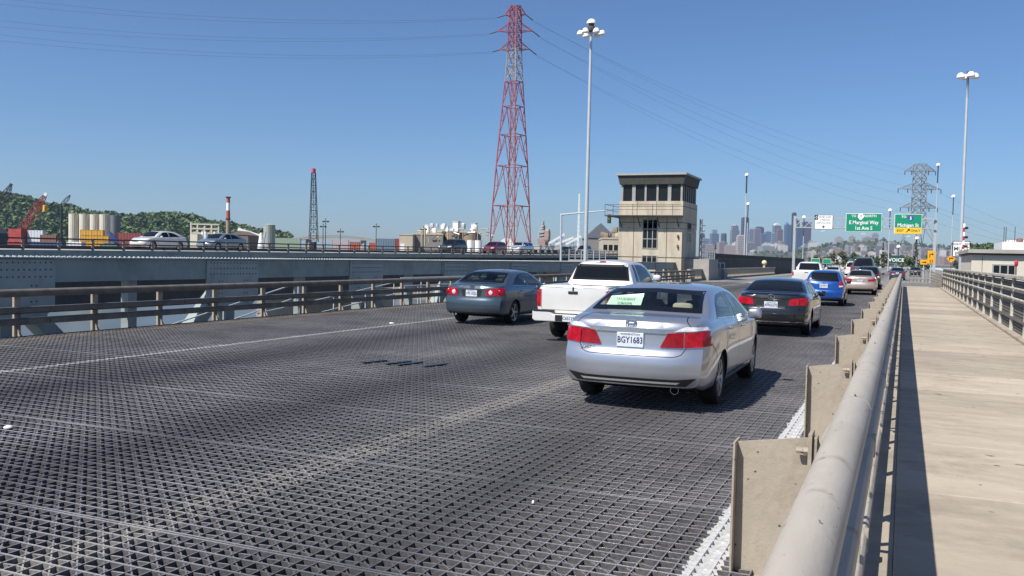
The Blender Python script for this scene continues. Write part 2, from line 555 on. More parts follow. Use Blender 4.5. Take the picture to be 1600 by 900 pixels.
# ------------------------------------------------------------------ barrier between the road and the walkway
bar_o = thing('roadside_barrier', 'tan steel barrier with fat tube handrail and bracket posts beside the walkway', 'barrier', (-0.22, 0, 0))
ORG = (-0.22, 0, 0)
def post_meshes():
    web = MB()
    web.prism([(-0.885, -0.1), (-0.475, -0.1), (-0.475, 0.83), (-0.885, 0.765)], -0.009, 0.009, 'Y')
    fl = MB()
    # outer flange, narrow at the top and wide further down
    vs = []
    for x in (-0.90, -0.886):
        for y, z in ((-0.095, -0.1), (0.095, -0.1), (0.095, 0.30), (0.085, 0.775), (-0.085, 0.775), (-0.095, 0.30)):
            vs.append((x, y, z))
    fl.add(vs, [(0, 1, 2, 3, 4, 5), (11, 10, 9, 8, 7, 6)] + [(i, i + 6, (i + 1) % 6 + 6, (i + 1) % 6) for i in range(6)])
    inner = MB(); inner.box(-0.474, -0.452, -0.085, 0.085, -0.1, 0.865)
    back = MB(); back.box(-0.446, -0.426, -0.06, 0.06, 0.62, 0.84)
    back.box(-0.4515, -0.4465, -0.05, 0.05, 0.64, 0.82)
    bolt = MB()
    bolt.tube((-0.50, -0.055, 0.76), (-0.475, -0.055, 0.76), 0.024, 6)
    bolt.tube((-0.54, -0.055, 0.76), (-0.50, -0.055, 0.76), 0.017, 8)
    bolt.tube((-0.425, 0.0, 0.77), (-0.41, 0.0, 0.77), 0.032, 6)
    bolt.tube((-0.50, 0.055, 0.70), (-0.475, 0.055, 0.70), 0.024, 6)
    arm = MB()
    arm.tube((-0.43, 0.0, 0.76), (-0.30, 0.0, 0.98), 0.028, 10)
    low = MB()
    low.tube((-0.452, 0.0, 0.67), (-0.235, 0.0, 0.67), 0.024, 8)
    low.tube((-0.452, 0.0, 0.24), (-0.23, 0.0, 0.24), 0.024, 8)
    return web, fl, inner, back, bolt, arm, low
web, fl, inner, back, bolt, arm, low = post_meshes()
proto = fl.build('post', steel_tan, bar_o, ORG, bevel=0.003)
kids = [web.build('web_plate', steel_tan, proto, ORG), inner.build('inner_flange', steel_tan, proto, ORG, bevel=0.002),
        *back.each('clamp_plate', steel_tan, proto, ORG, bevel=0.002), *bolt.each('bolt', steel_tan, proto, ORG),
        arm.build('arm', steel_tan, proto, ORG, smooth=40), *low.each('spacer', steel_tan, proto, ORG, smooth=40)]
PS = 4.35
for i in range(18):
    y = 1.15 + PS * i
    if i == 0: proto.location = (0, y, 0)
    else:
        c = like(proto, bar_o, (0, y, 0))
        for q in kids: like(q, c)
RL = 3.55
def rail_piece(name, x, z, r, m, length, gap=0.022, n=24):
    b = MB(); b.tube((x, gap / 2, z), (x, length - gap / 2, z), r, n)
    return b.build(name, m, None, ORG, smooth=40)
tube = rail_piece('handrail_tube', -0.22, 1.05, 0.086, steel_tan_rail, RL); tube.parent = bar_o
mb = MB(); mb.tube((-0.22, -0.05, 1.05), (-0.22, 0.05, 1.05), 0.079, 20); mb.tube((-0.22, -0.004, 1.12), (-0.22, 0.004, 1.146), 0.006, 6)
sl = mb.build('sleeve', mat('joint_dark', (0.10, 0.085, 0.07), 0.7, var=0.2), tube, ORG, smooth=40)
def boxrail(name, x, z, w, h, m):
    b = MB()
    prof = [(x - w, z - h * .6), (x - w * .6, z - h), (x + w * .6, z - h), (x + w, z - h * .6), (x + w, z + h * .6), (x + w * .6, z + h), (x - w * .6, z + h), (x - w, z + h * .6)]
    b.prism(prof, 0.006, RL - 0.006, 'Y')
    return b.build(name, m, None, ORG, bevel=0.006)
mid = boxrail('middle_rail', -0.185, 0.67, 0.05, 0.065, steel_tan_rail); mid.parent = bar_o
lowr = boxrail('lower_rail', -0.185, 0.24, 0.045, 0.055, steel_tan_rail); lowr.parent = bar_o
mb = MB(); mb.box(-0.239, -0.131, -0.05, 0.05, 0.60, 0.74)
msl = mb.build('sleeve', steel_tan, mid, ORG)
mb = MB(); mb.box(-0.234, -0.136, -0.05, 0.05, 0.18, 0.30)
lsl = mb.build('sleeve', steel_tan, lowr, ORG)
for i in range(22):
    y = -1.90 + RL * i
    for o, s in ((tube, sl), (mid, msl), (lowr, lsl)):
        dy = {tube: 0.0, mid: 1.1, lowr: 0.4}[o]
        if i == 0: o.location = (0, y + dy, 0)
        else:
            c = like(o, bar_o, (0, y + dy, 0))
            like(s, c)
mb = MB(); mb.box(-0.21, -0.16, -0.03, 0.03, -0.03, 0.72)
st = mb.build('stub_post', steel_tan, bar_o, ORG)
for i in range(52):
    y = -0.8 + 1.45 * i
    if i == 0: st.location = (0, y, 0)
    else: like(st, bar_o, (0, y, 0))

# ------------------------------------------------------------------ pedestrian railing on the right
prx = 2.70
pr = thing('pedestrian_railing', 'tall weathered grey steel railing with mesh infill along the walkway edge', 'railing', (prx, 0, 0))
rail_grey = mat('weathered_rail_paint', (0.48, 0.45, 0.39), 0.6, var=0.2, scale=4, dirt=(0.12, 0.10, 0.08), dirt_amt=0.6, dscale=2.5)
mesh_m = mat('dark_wire_mesh', (0.13, 0.12, 0.105), 0.6, var=0.2)
mb = MB()
for s in (-1, 1):
    mb.add([(prx - 0.07, s * 0.13, WZ + 0.07), (prx + 0.03, s * 0.13, WZ + 0.07), (prx + 0.03, s * 0.02, 1.56), (prx - 0.05, s * 0.02, 1.56),
            (prx - 0.07, s * 0.115, WZ + 0.07), (prx + 0.03, s * 0.115, WZ + 0.07), (prx + 0.03, s * 0.008, 1.56), (prx - 0.05, s * 0.008, 1.56)],
           [(0, 1, 2, 3), (7, 6, 5, 4), (0, 4, 5, 1), (1, 5, 6, 2), (2, 6, 7, 3), (3, 7, 4, 0)])
mb.box(prx - 0.09, prx + 0.05, -0.17, 0.17, WZ + 0.055, WZ + 0.085)
rp_ = mb.build('post', rail_grey, pr, (prx, 0, 0), stuff=False)
BAY = 2.98
mb = MB(); mb.box(prx - 0.11, prx + 0.09, 0.006, BAY - 0.006, 1.565, 1.64)
rt = mb.build('top_rail', rail_grey, pr, (prx, 0, 0), bevel=0.01)
mb = MB(); mb.tube((prx - 0.085, 0, 1.30), (prx - 0.085, BAY, 1.30), 0.03, 10)
r1 = mb.build('round_rail', rail_grey, pr, (prx, 0, 0), smooth=40)
mb = MB(); mb.tube((prx - 0.085, 0, 1.04), (prx - 0.085, BAY, 1.04), 0.03, 10)
r2 = mb.build('round_rail', rail_grey, pr, (prx, 0, 0), smooth=40)
mb = MB(); mb.bar((prx - 0.06, 0, 0.52), (prx - 0.06, BAY, 0.52), 0.04, 0.06)
r3 = mb.build('kick_rail', mesh_m, pr, (prx, 0, 0))
mb = MB()
for i in range(38):
    y = 0.05 + i * 0.078
    mb.box(prx - 0.006, prx + 0.002, y - 0.006, y + 0.006, WZ + 0.1, 1.5)
for i in range(17):
    z = WZ + 0.12 + i * 0.082
    mb.box(prx - 0.016, prx - 0.007, 0.02, BAY - 0.02, z - 0.011, z + 0.011)
r4 = mb.build('mesh_panel', mesh_m, pr, (prx, 0, 0), fix=False, stuff=True)
mb = MB(); mb.box(prx - 0.02, prx + 0.03, -0.02, 0.02, WZ + 0.08, 1.55)
for i in range(25):
    y = 0.4 + BAY * i
    for o in (rp_, rt, r1, r2, r3, r4):
        if i == 0: o.location = (0, y, 0)
        else: like(o, pr, (0, y, 0))

# ------------------------------------------------------------------ barrier on the left side of the road
lb = thing('median_barrier', 'brown steel barrier of three rails along the left edge of the grid deck', 'barrier', (-16.6, 0, 0))
LO = (-16.6, 0, 0)
BL = 1.93
mb = MB()
mb.prism([(-16.72, -0.12), (-16.66, -0.12), (-16.66, 0.84), (-16.72, 0.84)], -0.075, 0.075, 'Y')
lp = mb.build('post', steel_tan, lb, LO)
mb = MB()
mb.prism([(-16.655, -0.115), (-16.42, -0.115), (-16.43, -0.06), (-16.56, -0.01), (-16.655, 0.15)], -0.02, 0.02, 'Y')
lg = mb.build('foot_bracket', steel_tan, lp, LO)
def lrail(name, z, h):
    b = MB()
    b.prism([(-16.655, z - h), (-16.53, z - h), (-16.50, z - h * .6), (-16.50, z + h * .6), (-16.53, z + h), (-16.655, z + h)], 0.008, BL - 0.008, 'Y')
    o = b.build(name, steel_brown, lb, LO)
    return o
mb = MB(); mb.tube((-16.58, 0.006, 0.86), (-16.58, BL - 0.006, 0.86), 0.082, 14)
l1 = mb.build('top_rail', steel_brown, lb, LO, smooth=40)
l2, l3 = lrail('middle_rail', 0.50, 0.07), lrail('lower_rail', 0.27, 0.07)
mb = MB(); mb.tube((-16.58, -0.05, 0.86), (-16.58, 0.05, 0.86), 0.076, 12)
lsv = mb.build('sleeve', steel_brown, l1, LO)
for i in range(39):
    y = 1.2 + BL * i
    for o in (lp, l1, l2, l3):
        dy = 0 if o is lp else 0.65
        if i == 0: o.location = (0, y + dy, 0)
        else:
            c = like(o, lb, (0, y + dy, 0))
            if o is lp: like(lg, c)
            if o is l1: like(lsv, c)
mb = MB(); mb.box(-16.95, -16.36, -3, 76, -0.3, -0.12)
mb.build('base_beam', steel_tan, lb, LO)

# ------------------------------------------------------------------ truss standing outside the left barrier
tx = -19.3
tr = thing('bridge_truss', 'riveted grey green steel truss of the lifting span behind the brown barrier', 'truss', (tx, 0, -6.5))
TO = (tx, 0, -6.5)
ZT, ZB = 1.55, 0.95
mb = MB(); mb.box(tx - 0.30, tx + 0.30, -2, 94, ZB, ZT - 0.02)
mb.build('top_chord', steel_green, tr, TO)
mb = MB(); mb.box(tx - 0.40, tx + 0.40, -2, 94.1, ZT - 0.018, ZT + 0.012)
cap = mb.build('cover_plate', mat('pale_grey_green', (0.26, 0.31, 0.32), 0.5, var=0.2, scale=2), tr, TO)
mb = MB()
y = 6.0
while y < 60:                                          # bolt heads along the cover plate
    for xx in (tx + 0.35, tx - 0.35):
        mb.lathe([(0.03, ZT + 0.012), (0.026, ZT + 0.034), (0.0001, ZT + 0.04)], (xx, y, 0), 6)
    y += 0.16
mb.build('bolt_row', mat('pale_bolt', (0.55, 0.58, 0.58), 0.45, var=0.1), cap, TO, fix=False, stuff=True)
gm = MB()
gm.prism([(-1.15, 0.35), (-0.75, 0.02), (0.75, 0.02), (1.15, 0.35), (1.15, ZT - 0.05), (-1.15, ZT - 0.05)], tx + 0.302, tx + 0.345, 'X')
gus = gm.build('gusset_plate', mat('lighter_bridge_paint', (0.31, 0.355, 0.34), 0.55, var=0.12, scale=1.5, dirt=(0.12, 0.13, 0.12), dirt_amt=0.5, dscale=0.9), tr, TO)
rv = MB()
for yy in [-1.0 + 0.145 * i for i in range(15)]:
    for zz in (1.43, 1.26, 1.09):
        rv.lathe([(0.024, 0.0), (0.018, 0.014), (0.0001, 0.018)], (tx + 0.345, yy, zz), 6, 'X')
for yy in (-0.5, 0.5):
    for zz in (0.88, 0.7, 0.5, 0.3):
        for d_ in (0, 0.14):
            rv.lathe([(0.024, 0.0), (0.018, 0.014), (0.0001, 0.018)], (tx + 0.345, yy + d_ * (1 if yy > 0 else -1), zz), 6, 'X')
riv = rv.build('rivets', mat('shadow_toned_rivet', (0.085, 0.10, 0.10), 0.5, var=0.1), gus, TO, fix=False, stuff=True)  # rivet colour darkened to stand in for the small shadows they make
vm = MB(); vm.box(tx - 0.22, tx + 0.22, -0.2, 0.2, -6.4, 0.30)
ver = vm.build('upright', steel_green, tr, TO)
dm = MB(); dm.bar((tx, 0.3, 0.6), (tx, 7.3, -6.2), 0.42, 0.38)
dia = dm.build('diagonal', steel_green, tr, TO)
dm = MB(); dm.bar((tx, -0.3, 0.6), (tx, -7.3, -6.2), 0.42, 0.38)
di2 = dm.build('diagonal', steel_green, tr, TO)
hm = MB(); hm.box(tx - 0.13, tx + 0.13, 3.6, 3.9, -6.4, ZB)
han = hm.build('hanger', steel_green, tr, TO)
for i in range(13):
    y = -0.6 + 7.5 * i
    for o in (gus, ver, dia, di2, han):
        if o is dia and i % 2: continue
        if o is di2 and not i % 2: continue
        if o is han and i == 12: continue
        if i == 0: o.location = (0, y, 0)
        elif i == 1 and o is di2: o.location = (0, y, 0)
        else:
            c = like(o, tr, (0, y, 0))
            if o is gus: like(riv, c)
mb = MB(); mb.box(tx - 0.3, tx + 0.3, -2, 94, -6.9, -6.3)
mb.build('lower_chord', steel_green, tr, TO)
mb = MB()                                              # floor beams sticking out to the truss
for i in range(13):
    y = -0.6 + 7.5 * i
    mb.box(-18.95, -16.4, y - 0.16, y + 0.16, -1.5, -0.32)
mb.each('floor_beam', steel_green, tr, TO)
sp_ = MB(); sp_.box(tx + 0.302, tx + 0.34, -0.05, 0.05, ZB + 0.01, ZT - 0.03)
spl = sp_.build('joint_strip', mat('pale_grey_green'), tr, TO); spl.location = (0, 35.6, 0)

# maintenance catwalk handrails between the barrier and the truss
cw = thing('catwalk', 'narrow catwalk with thin pale pipe handrails below the truss', 'catwalk', (-18.0, 20, -1.2))
CO = (-18.0, 20, -1.2)
pipe_m = mat('pale_pipe', (0.5, 0.54, 0.56), 0.45, var=0.1)
for k, (y0, z0, y1, z1) in enumerate([(17, -0.75, 24, 0.55), (22, -0.35, 30, 0.45), (30.5, 0.3, 36, 0.3), (30.5, 0.62, 37, 0.62)]):
    for dz in (0.0, 0.45):
        mb = MB(); mb.tube((-18.1, y0, z0 + dz - 0.2), (-18.1, y1, z1 + dz - 0.2), 0.022, 8)
        mb.build('handrail', pipe_m, cw, CO)
    for t in range(5):
        yy = y0 + (y1 - y0) * t / 4; zz = z0 + (z1 - z0) * t / 4
        mb = MB(); mb.tube((-18.1, yy, zz - 1.0), (-18.1, yy, zz + 0.27), 0.022, 8)
        mb.build('stanchion', pipe_m, cw, CO)
mb = MB(); mb.box(-18.6, -17.3, 10, 60, -1.5, -1.42)
mb.build('walk_plate', steel_dark, cw, CO)

# ------------------------------------------------------------------ the parallel bridge on the left
fx0, fx1 = -62.0, -46.0
def fz(y): return 1.5 + 0.006 * (y - 33)
fb = thing('parallel_bridge', 'second road bridge running alongside with grey fascia and traffic on it', 'bridge', (-54, 60, GZ))
FO = (-54, 60, GZ)
ya, yb = 5, 230
def slabz(mb, x0, x1, a, c, dz0, dz1):
    mb.add([(x0, a, fz(a) + dz0), (x1, a, fz(a) + dz0), (x1, c, fz(c) + dz0), (x0, c, fz(c) + dz0),
            (x0, a, fz(a) + dz1), (x1, a, fz(a) + dz1), (x1, c, fz(c) + dz1), (x0, c, fz(c) + dz1)],
           [(0, 3, 2, 1), (4, 5, 6, 7), (0, 1, 5, 4), (1, 2, 6, 5), (2, 3, 7, 6), (3, 0, 4, 7)])
mb = MB(); slabz(mb, fx0, fx1, ya, yb, -0.3, 0.0)
mb.build('deck', conc_grey, fb, FO)
mb = MB(); slabz(mb, fx1 + 0.002, fx1 + 0.2, ya, yb, -0.38, 0.03)
mb.build('fascia', steel_green, fb, FO)
mb = MB(); slabz(mb, fx1 - 1.6, fx1 - 1.2, ya, 120, -3.4, -0.31); slabz(mb, fx0 + 1.2, fx0 + 1.6, ya, 120, -3.4, -0.31); slabz(mb, fx1 - 1.6, fx1 - 1.2, 120.1, yb, -2.2, -0.31)
mb.each('girder', steel_dark, fb, FO)
for y in (-2, 66, 128, 175, 215):
    mb = MB(); mb.box(fx0 + 1, fx1 - 1, y + 8, y + 12, GZ, fz(y) - 3.45 if y < 120 else fz(y) - 2.25)
    mb.build('pier', conc_grey, fb, FO)
mb = MB(); mb.box(fx1 - 0.06, fx1 + 0.06, -0.06, 0.06, -0.1, 0.74)
far_rail = mat('far_rail_brown', (0.085, 0.075, 0.068), 0.6, var=0.2)
fp = mb.build('rail_post', steel_tan, fb, FO)
mb = MB(); mb.box(fx1 - 0.07, fx1 + 0.07, 0, 2.4, 0.66, 0.75)
f1 = mb.build('top_rail', far_rail, fb, FO)
mb = MB(); mb.box(fx1 - 0.05, fx1 + 0.05, 0.06, 2.34, 0.38, 0.46)
f2 = mb.build('middle_rail', far_rail, fb, FO)
mb = MB(); mb.box(fx1 - 0.05, fx1 + 0.05, 0.06, 2.34, 0.10, 0.22)
f3 = mb.build('lower_rail', far_rail, fb, FO)
for i in range(66):
    y = 26 + 2.4 * i
    for o in (fp, f1, f2, f3):
        if i == 0: o.location = (0, y, fz(y)); 
        else: like(o, fb, (0, y, fz(y)))
# far side parapet
mb = MB(); slabz(mb, fx0 + 0.01, fx0 + 0.25, ya, yb, 0.002, 0.22)
mb.build('far_kerb', steel_dark, fb, FO)

# ------------------------------------------------------------------ vehicles
def pchip(pts):
    xs = [p[0] for p in pts]; ys = [p[1] for p in pts]
    n = len(xs)
    h = [xs[i + 1] - xs[i] for i in range(n - 1)]
    dl_ = [(ys[i + 1] - ys[i]) / h[i] for i in range(n - 1)]
    m = [0.0] * n
    m[0], m[-1] = dl_[0], dl_[-1]
    for i in range(1, n - 1):
        if dl_[i - 1] * dl_[i] <= 0: m[i] = 0.0
        else:
            w1, w2 = 2 * h[i] + h[i - 1], h[i] + 2 * h[i - 1]
            m[i] = (w1 + w2) / (w1 / dl_[i - 1] + w2 / dl_[i])
    def f(x):
        if x <= xs[0]: return ys[0]
        if x >= xs[-1]: return ys[-1]
        i = 0
        while x > xs[i + 1]: i += 1
        t = (x - xs[i]) / h[i]
        t2, t3 = t * t, t * t * t
        return (ys[i] * (2 * t3 - 3 * t2 + 1) + h[i] * m[i] * (t3 - 2 * t2 + t) + ys[i + 1] * (-2 * t3 + 3 * t2) + h[i] * m[i + 1] * (t3 - t2))
    return f

def catmull(pts, sub):
    out = []
    n = len(pts)
    for i in range(n - 1):
        p0, p1, p2, p3 = pts[max(i - 1, 0)], pts[i], pts[i + 1], pts[min(i + 2, n - 1)]
        for k in range(sub):
            t = k / sub
            out.append(tuple(0.5 * (2 * b_ + (c_ - a_) * t + (2 * a_ - 5 * b_ + 4 * c_ - d_) * t * t + (-a_ + 3 * b_ - 3 * c_ + d_) * t ** 3)
                             for a_, b_, c_, d_ in zip(p0, p1, p2, p3)))
    out.append(pts[-1])
    return out

tyre_m = mat('tyre_rubber', (0.014, 0.014, 0.015), 0.85, var=0.2)
rim_m = mat('alloy_rim', (0.50, 0.50, 0.51), 0.3, metal=0.85, var=0.05)
well_m = mat('wheel_well_black', (0.006, 0.006, 0.006), 0.9, var=0)
trim_m = mat('black_plastic', (0.016, 0.016, 0.017), 0.5, var=0)
seam_m = mat('panel_gap', (0.006, 0.006, 0.007), 0.8, var=0)
chrome_m = mat('chrome', (0.78, 0.78, 0.79), 0.08, metal=1.0, var=0)
red_lens = mat('red_lens', (0.38, 0.006, 0.018), 0.18, var=0.45, scale=14, spec=0.5)
red_dark = mat('deep_red_lens', (0.25, 0.004, 0.012), 0.18, var=0.35, scale=14, spec=0.5)
clear_lens = mat('clear_lens', (0.62, 0.62, 0.63), 0.1, var=0.2, scale=30, coat=1.0)
amber_lens = mat('amber_lens', (0.6, 0.20, 0.02), 0.15, var=0.1, coat=1.0)
plate_m = mat('plate_white', (0.62, 0.66, 0.70), 0.4, var=0.08, scale=20)
plate_ink = mat('plate_ink', (0.02, 0.035, 0.12), 0.5, var=0)
frit_m = mat('window_frit', (0.006, 0.006, 0.007), 0.15, var=0)
tint_m = mat('tinted_glass', (0.008, 0.010, 0.012), 0.05, var=0, spec=0.4)
seat_m = mat('beige_seat', (0.42, 0.37, 0.30), 0.8, var=0.08)
seat_dk = mat('charcoal_seat', (0.03, 0.03, 0.032), 0.8, var=0.1)
liner_m = mat('cabin_lining', (0.26, 0.245, 0.22), 0.9, var=0)
def glass_mat():
    m = bpy.data.materials.new('car_glass')
    m.use_nodes = True
    N, Lk = m.node_tree.nodes, m.node_tree.links
    N.remove(N['Principled BSDF'])
    tr_ = N.new('ShaderNodeBsdfTransparent'); tr_.inputs[0].default_value = (0.80, 0.86, 0.83, 1)
    gl = N.new('ShaderNodeBsdfGlossy'); gl.inputs['Roughness'].default_value = 0.02
    fr = N.new('ShaderNodeFresnel'); fr.inputs['IOR'].default_value = 1.6
    mx = N.new('ShaderNodeMixShader')
    Lk.new(fr.outputs[0], mx.inputs[0]); Lk.new(tr_.outputs[0], mx.inputs[1]); Lk.new(gl.outputs[0], mx.inputs[2])
    Lk.new(mx.outputs[0], N['Material Output'].inputs[0])
    return m
car_glass = glass_mat()

def paint(name, col, metal=0.3, rough=0.28):
    m = mat('car_paint_' + name, col, rough, metal=metal, var=0.04, scale=2, coat=1.0)
    return m

def ray(bvh, side, a, c_, hit_off):
    """project a 2-D patch point onto the body"""
    if side == 'rear': o, d = Vector((a, -2, c_)), Vector((0, 1, 0))
    elif side == 'front': o, d = Vector((a, 9, c_)), Vector((0, -1, 0))
    elif side == 'top': o, d = Vector((a, c_, 4)), Vector((0, 0, -1))
    elif side == 'right': o, d = Vector((4, a, c_)), Vector((-1, 0, 0))
    else: o, d = Vector((-4, a, c_)), Vector((1, 0, 0))
    loc, nor, i, dist = bvh.ray_cast(o, d)
    if loc is None: return None
    if nor.dot(d) > 0: nor = -nor
    if side == 'rear' and hit_off > 0.0105 and loc.y > 0.42 and c_ < 1.3: return None
    return loc + (nor * 0.7 - d * 0.3) * hit_off

def resample(pl, n):
    L_ = [0]
    for i in range(len(pl) - 1):
        L_.append(L_[-1] + math.hypot(pl[i + 1][0] - pl[i][0], pl[i + 1][1] - pl[i][1]))
    out = []
    for k in range(n):
        s = L_[-1] * k / (n - 1)
        i = 0
        while i < len(pl) - 2 and s > L_[i + 1]: i += 1
        t = (s - L_[i]) / max(1e-9, L_[i + 1] - L_[i])
        out.append((pl[i][0] + (pl[i + 1][0] - pl[i][0]) * t, pl[i][1] + (pl[i + 1][1] - pl[i][1]) * t))
    return out

def patch(bvh, side, bottom, top, off=0.004, nu=14, nv=8, border=0.0, thick=0.0):
    """curved plate following the body between a lower and an upper outline; border>0 gives a rim in slot 0"""
    B_, T_ = resample(bottom, 41), resample(top, 41)
    us = [i / nu for i in range(nu + 1)]
    vs = [i / nv for i in range(nv + 1)]
    if border:
        w_ = sum(math.hypot(B_[i + 1][0] - B_[i][0], B_[i + 1][1] - B_[i][1]) for i in range(40))
        hh = max(math.hypot(B_[20][0] - T_[20][0], B_[20][1] - T_[20][1]), 0.05)
        bu, bv = min(0.3, border / w_), min(0.3, border / hh)
        us = [0] + [bu + (1 - 2 * bu) * i / nu for i in range(nu + 1)] + [1]
        vs = [0] + [bv + (1 - 2 * bv) * i / nv for i in range(nv + 1)] + [1]
    rows = []
    for v in vs:
        row = []
        for u in us:
            k = u * 40
            i = min(39, int(k)); t = k - i
            b_ = (B_[i][0] + (B_[i + 1][0] - B_[i][0]) * t, B_[i][1] + (B_[i + 1][1] - B_[i][1]) * t)
            c_ = (T_[i][0] + (T_[i + 1][0] - T_[i][0]) * t, T_[i][1] + (T_[i + 1][1] - T_[i][1]) * t)
            a_, z_ = b_[0] + (c_[0] - b_[0]) * v, b_[1] + (c_[1] - b_[1]) * v
            row.append(ray(bvh, side, a_, z_, off))
        rows.append(row)
    mb = MB()
    nn = len(us)
    good = {}
    vv = []
    for i, r_ in enumerate(rows):
        for j, p in enumerate(r_):
            if p is not None:
                good[(i, j)] = len(vv); vv.append(p)
    fs, mi = [], []
    for i in range(len(vs) - 1):
        for j in range(nn - 1):
            q = [(i, j), (i, j + 1), (i + 1, j + 1), (i + 1, j)]
            if all(x in good for x in q):
                fs.append([good[x] for x in q])
                mi.append(0 if border and (i in (0, len(vs) - 2) or j in (0, nn - 2)) else (1 if border else 0))
    mb.add(vv, fs)
    mb.mi = mi
    return mb

def strip(bvh, side, line, w=0.007, off=0.0025, n=40):
    """thin line drawn on the body, e.g. a panel gap"""
    pl = resample(line, n)
    mb = MB()
    L_, Rr = [], []
    for i, p in enumerate(pl):
        q = pl[min(i + 1, n - 1)]; o = pl[max(i - 1, 0)]
        dx, dy = q[0] - o[0], q[1] - o[1]
        l_ = math.hypot(dx, dy) or 1
        nx, ny = -dy / l_ * w / 2, dx / l_ * w / 2
        a_, c_ = ray(bvh, side, p[0] + nx, p[1] + ny, off), ray(bvh, side, p[0] - nx, p[1] - ny, off)
        L_.append(a_); Rr.append(c_)
    for i in range(n - 1):
        q = [L_[i], L_[i + 1], Rr[i + 1], Rr[i]]
        if all(x is not None for x in q) and max((q[a] - q[(a + 1) % 4]).length for a in range(4)) < 0.4:
            mb.add(q, [(0, 1, 2, 3)])
    return mb

def inside(poly, x, y, marg):
    c_ = False
    n = len(poly)
    for i in range(n):
        x1, y1 = poly[i]; x2, y2 = poly[(i + 1) % n]
        if (y1 > y) != (y2 > y) and x < (x2 - x1) * (y - y1) / (y2 - y1) + x1: c_ = not c_
        dx, dy = x2 - x1, y2 - y1
        l2 = dx * dx + dy * dy
        t = 0 if l2 < 1e-12 else max(0, min(1, ((x - x1) * dx + (y - y1) * dy) / l2))
        if math.hypot(x - x1 - t * dx, y - y1 - t * dy) < marg: return False
    return c_

def body_mesh(sp):
    top, belt, plan = pchip(sp['top']), pchip(sp['belt']), pchip(sp['plan'])
    bot = pchip(sp['bottom'])
    rear, front = pchip(sp['rear']), pchip(sp['front'])
    L_, hw = sp['L'], sp['hw']
    tum = sp.get('tumble', 0.46)
    ys = set()
    n = sp.get('ny', 64)
    for i in range(n + 1):
        ys.add(round(L_ * i / n, 3))
    for p in sp['top']: ys.add(round(p[0], 3))
    ys = sorted(ys)
    ys = [y for i, y in enumerate(ys) if i == 0 or y - ys[i - 1] > 0.012 or y == L_]
    secs = []
    for y in ys:
        zt, w, zb = top(y), plan(y), bot(y)
        zs = min(belt(y), zt - 0.03)
        H = zt - zs
        k = min(1.0, H / 0.40)
        xs = 0.93 * w
        xr = xs - max(0.02, tum * H)
        zr = zt - (0.02 + 0.075 * k) if H > 0.06 else zt - H * 0.45
        zw = zb + (zs - zb) * 0.56
        pts = [(0.82 * w, zb), (0.93 * w, zb + 0.025), (0.975 * w, zb + (zs - zb) * 0.2), (0.995 * w, zw - 0.08), (1.0 * w, zw + 0.06),
               (0.992 * w, zs - 0.13), (0.972 * w, zs - 0.045), (xs, zs),
               (xs + (xr - xs) * 0.33 + 0.012 * k, zs + (zr - zs) * 0.36), (xs + (xr - xs) * 0.67 + 0.014 * k, zs + (zr - zs) * 0.70),
               (xr, zr), (xr * 0.86, zt - (zt - zr) * 0.42), (xr * 0.5, zt - (zt - zr) * 0.10), (0.0, zt)]
        secs.append(catmull(pts, sp.get('sub', 3)))
    K = len(secs[0])
    rcr, rcf = sp.get('rcr', 0.2), sp.get('rcf', 0.35)
    def shape(x, y, z):
        fr_ = max(0.0, 1 - y / 0.7) ** 2
        ff = max(0.0, 1 - (L_ - y) / 0.9) ** 2
        ax = min(1.0, abs(x) / hw)
        y2 = y + fr_ * (rear(z) + rcr * ax ** 3.2) - ff * (front(z) + rcf * ax ** 2.6)
        return (x, y2, z)
    mb = MB()
    rows = []
    for y, s in zip(ys, secs):
        full = [(-x, z) for x, z in s] + [(x, z) for x, z in s[-2::-1]]
        rows.append([shape(x, y, z) for x, z in full])
    M_ = len(rows[0])
    vs = [p for r_ in rows for p in r_]
    fs = []
    for i in range(len(rows) - 1):
        for j in range(M_ - 1):
            fs.append((i * M_ + j, i * M_ + j + 1, (i + 1) * M_ + j + 1, (i + 1) * M_ + j))
        fs.append((i * M_ + M_ - 1, i * M_, (i + 1) * M_, (i + 1) * M_ + M_ - 1))
    nx = 16
    for e, yi in ((0, ys[0]), (len(rows) - 1, ys[-1])):
        s = secs[e]
        grid_ = []
        for k in range(K):
            x, z = s[k]
            if k == K - 1:
                grid_.append([e * M_ + K - 1] * (nx + 1)); continue
            row = [e * M_ + k]
            for q in range(1, nx):
                xx = -x + 2 * x * q / nx
                vs.append(shape(xx, yi, z)); row.append(len(vs) - 1)
            row.append(e * M_ + M_ - 1 - k)
            grid_.append(row)
        fs.append(tuple(grid_[0]))                      # closes the underside edge
        for k in range(K - 1):
            for q in range(nx):
                f = [grid_[k][q], grid_[k][q + 1], grid_[k + 1][q + 1], grid_[k + 1][q]]
                f2 = []
                for i in f:
                    if i not in f2: f2.append(i)
                if len(f2) > 2: fs.append(tuple(f2))
    mb.add(vs, fs)
    return mb

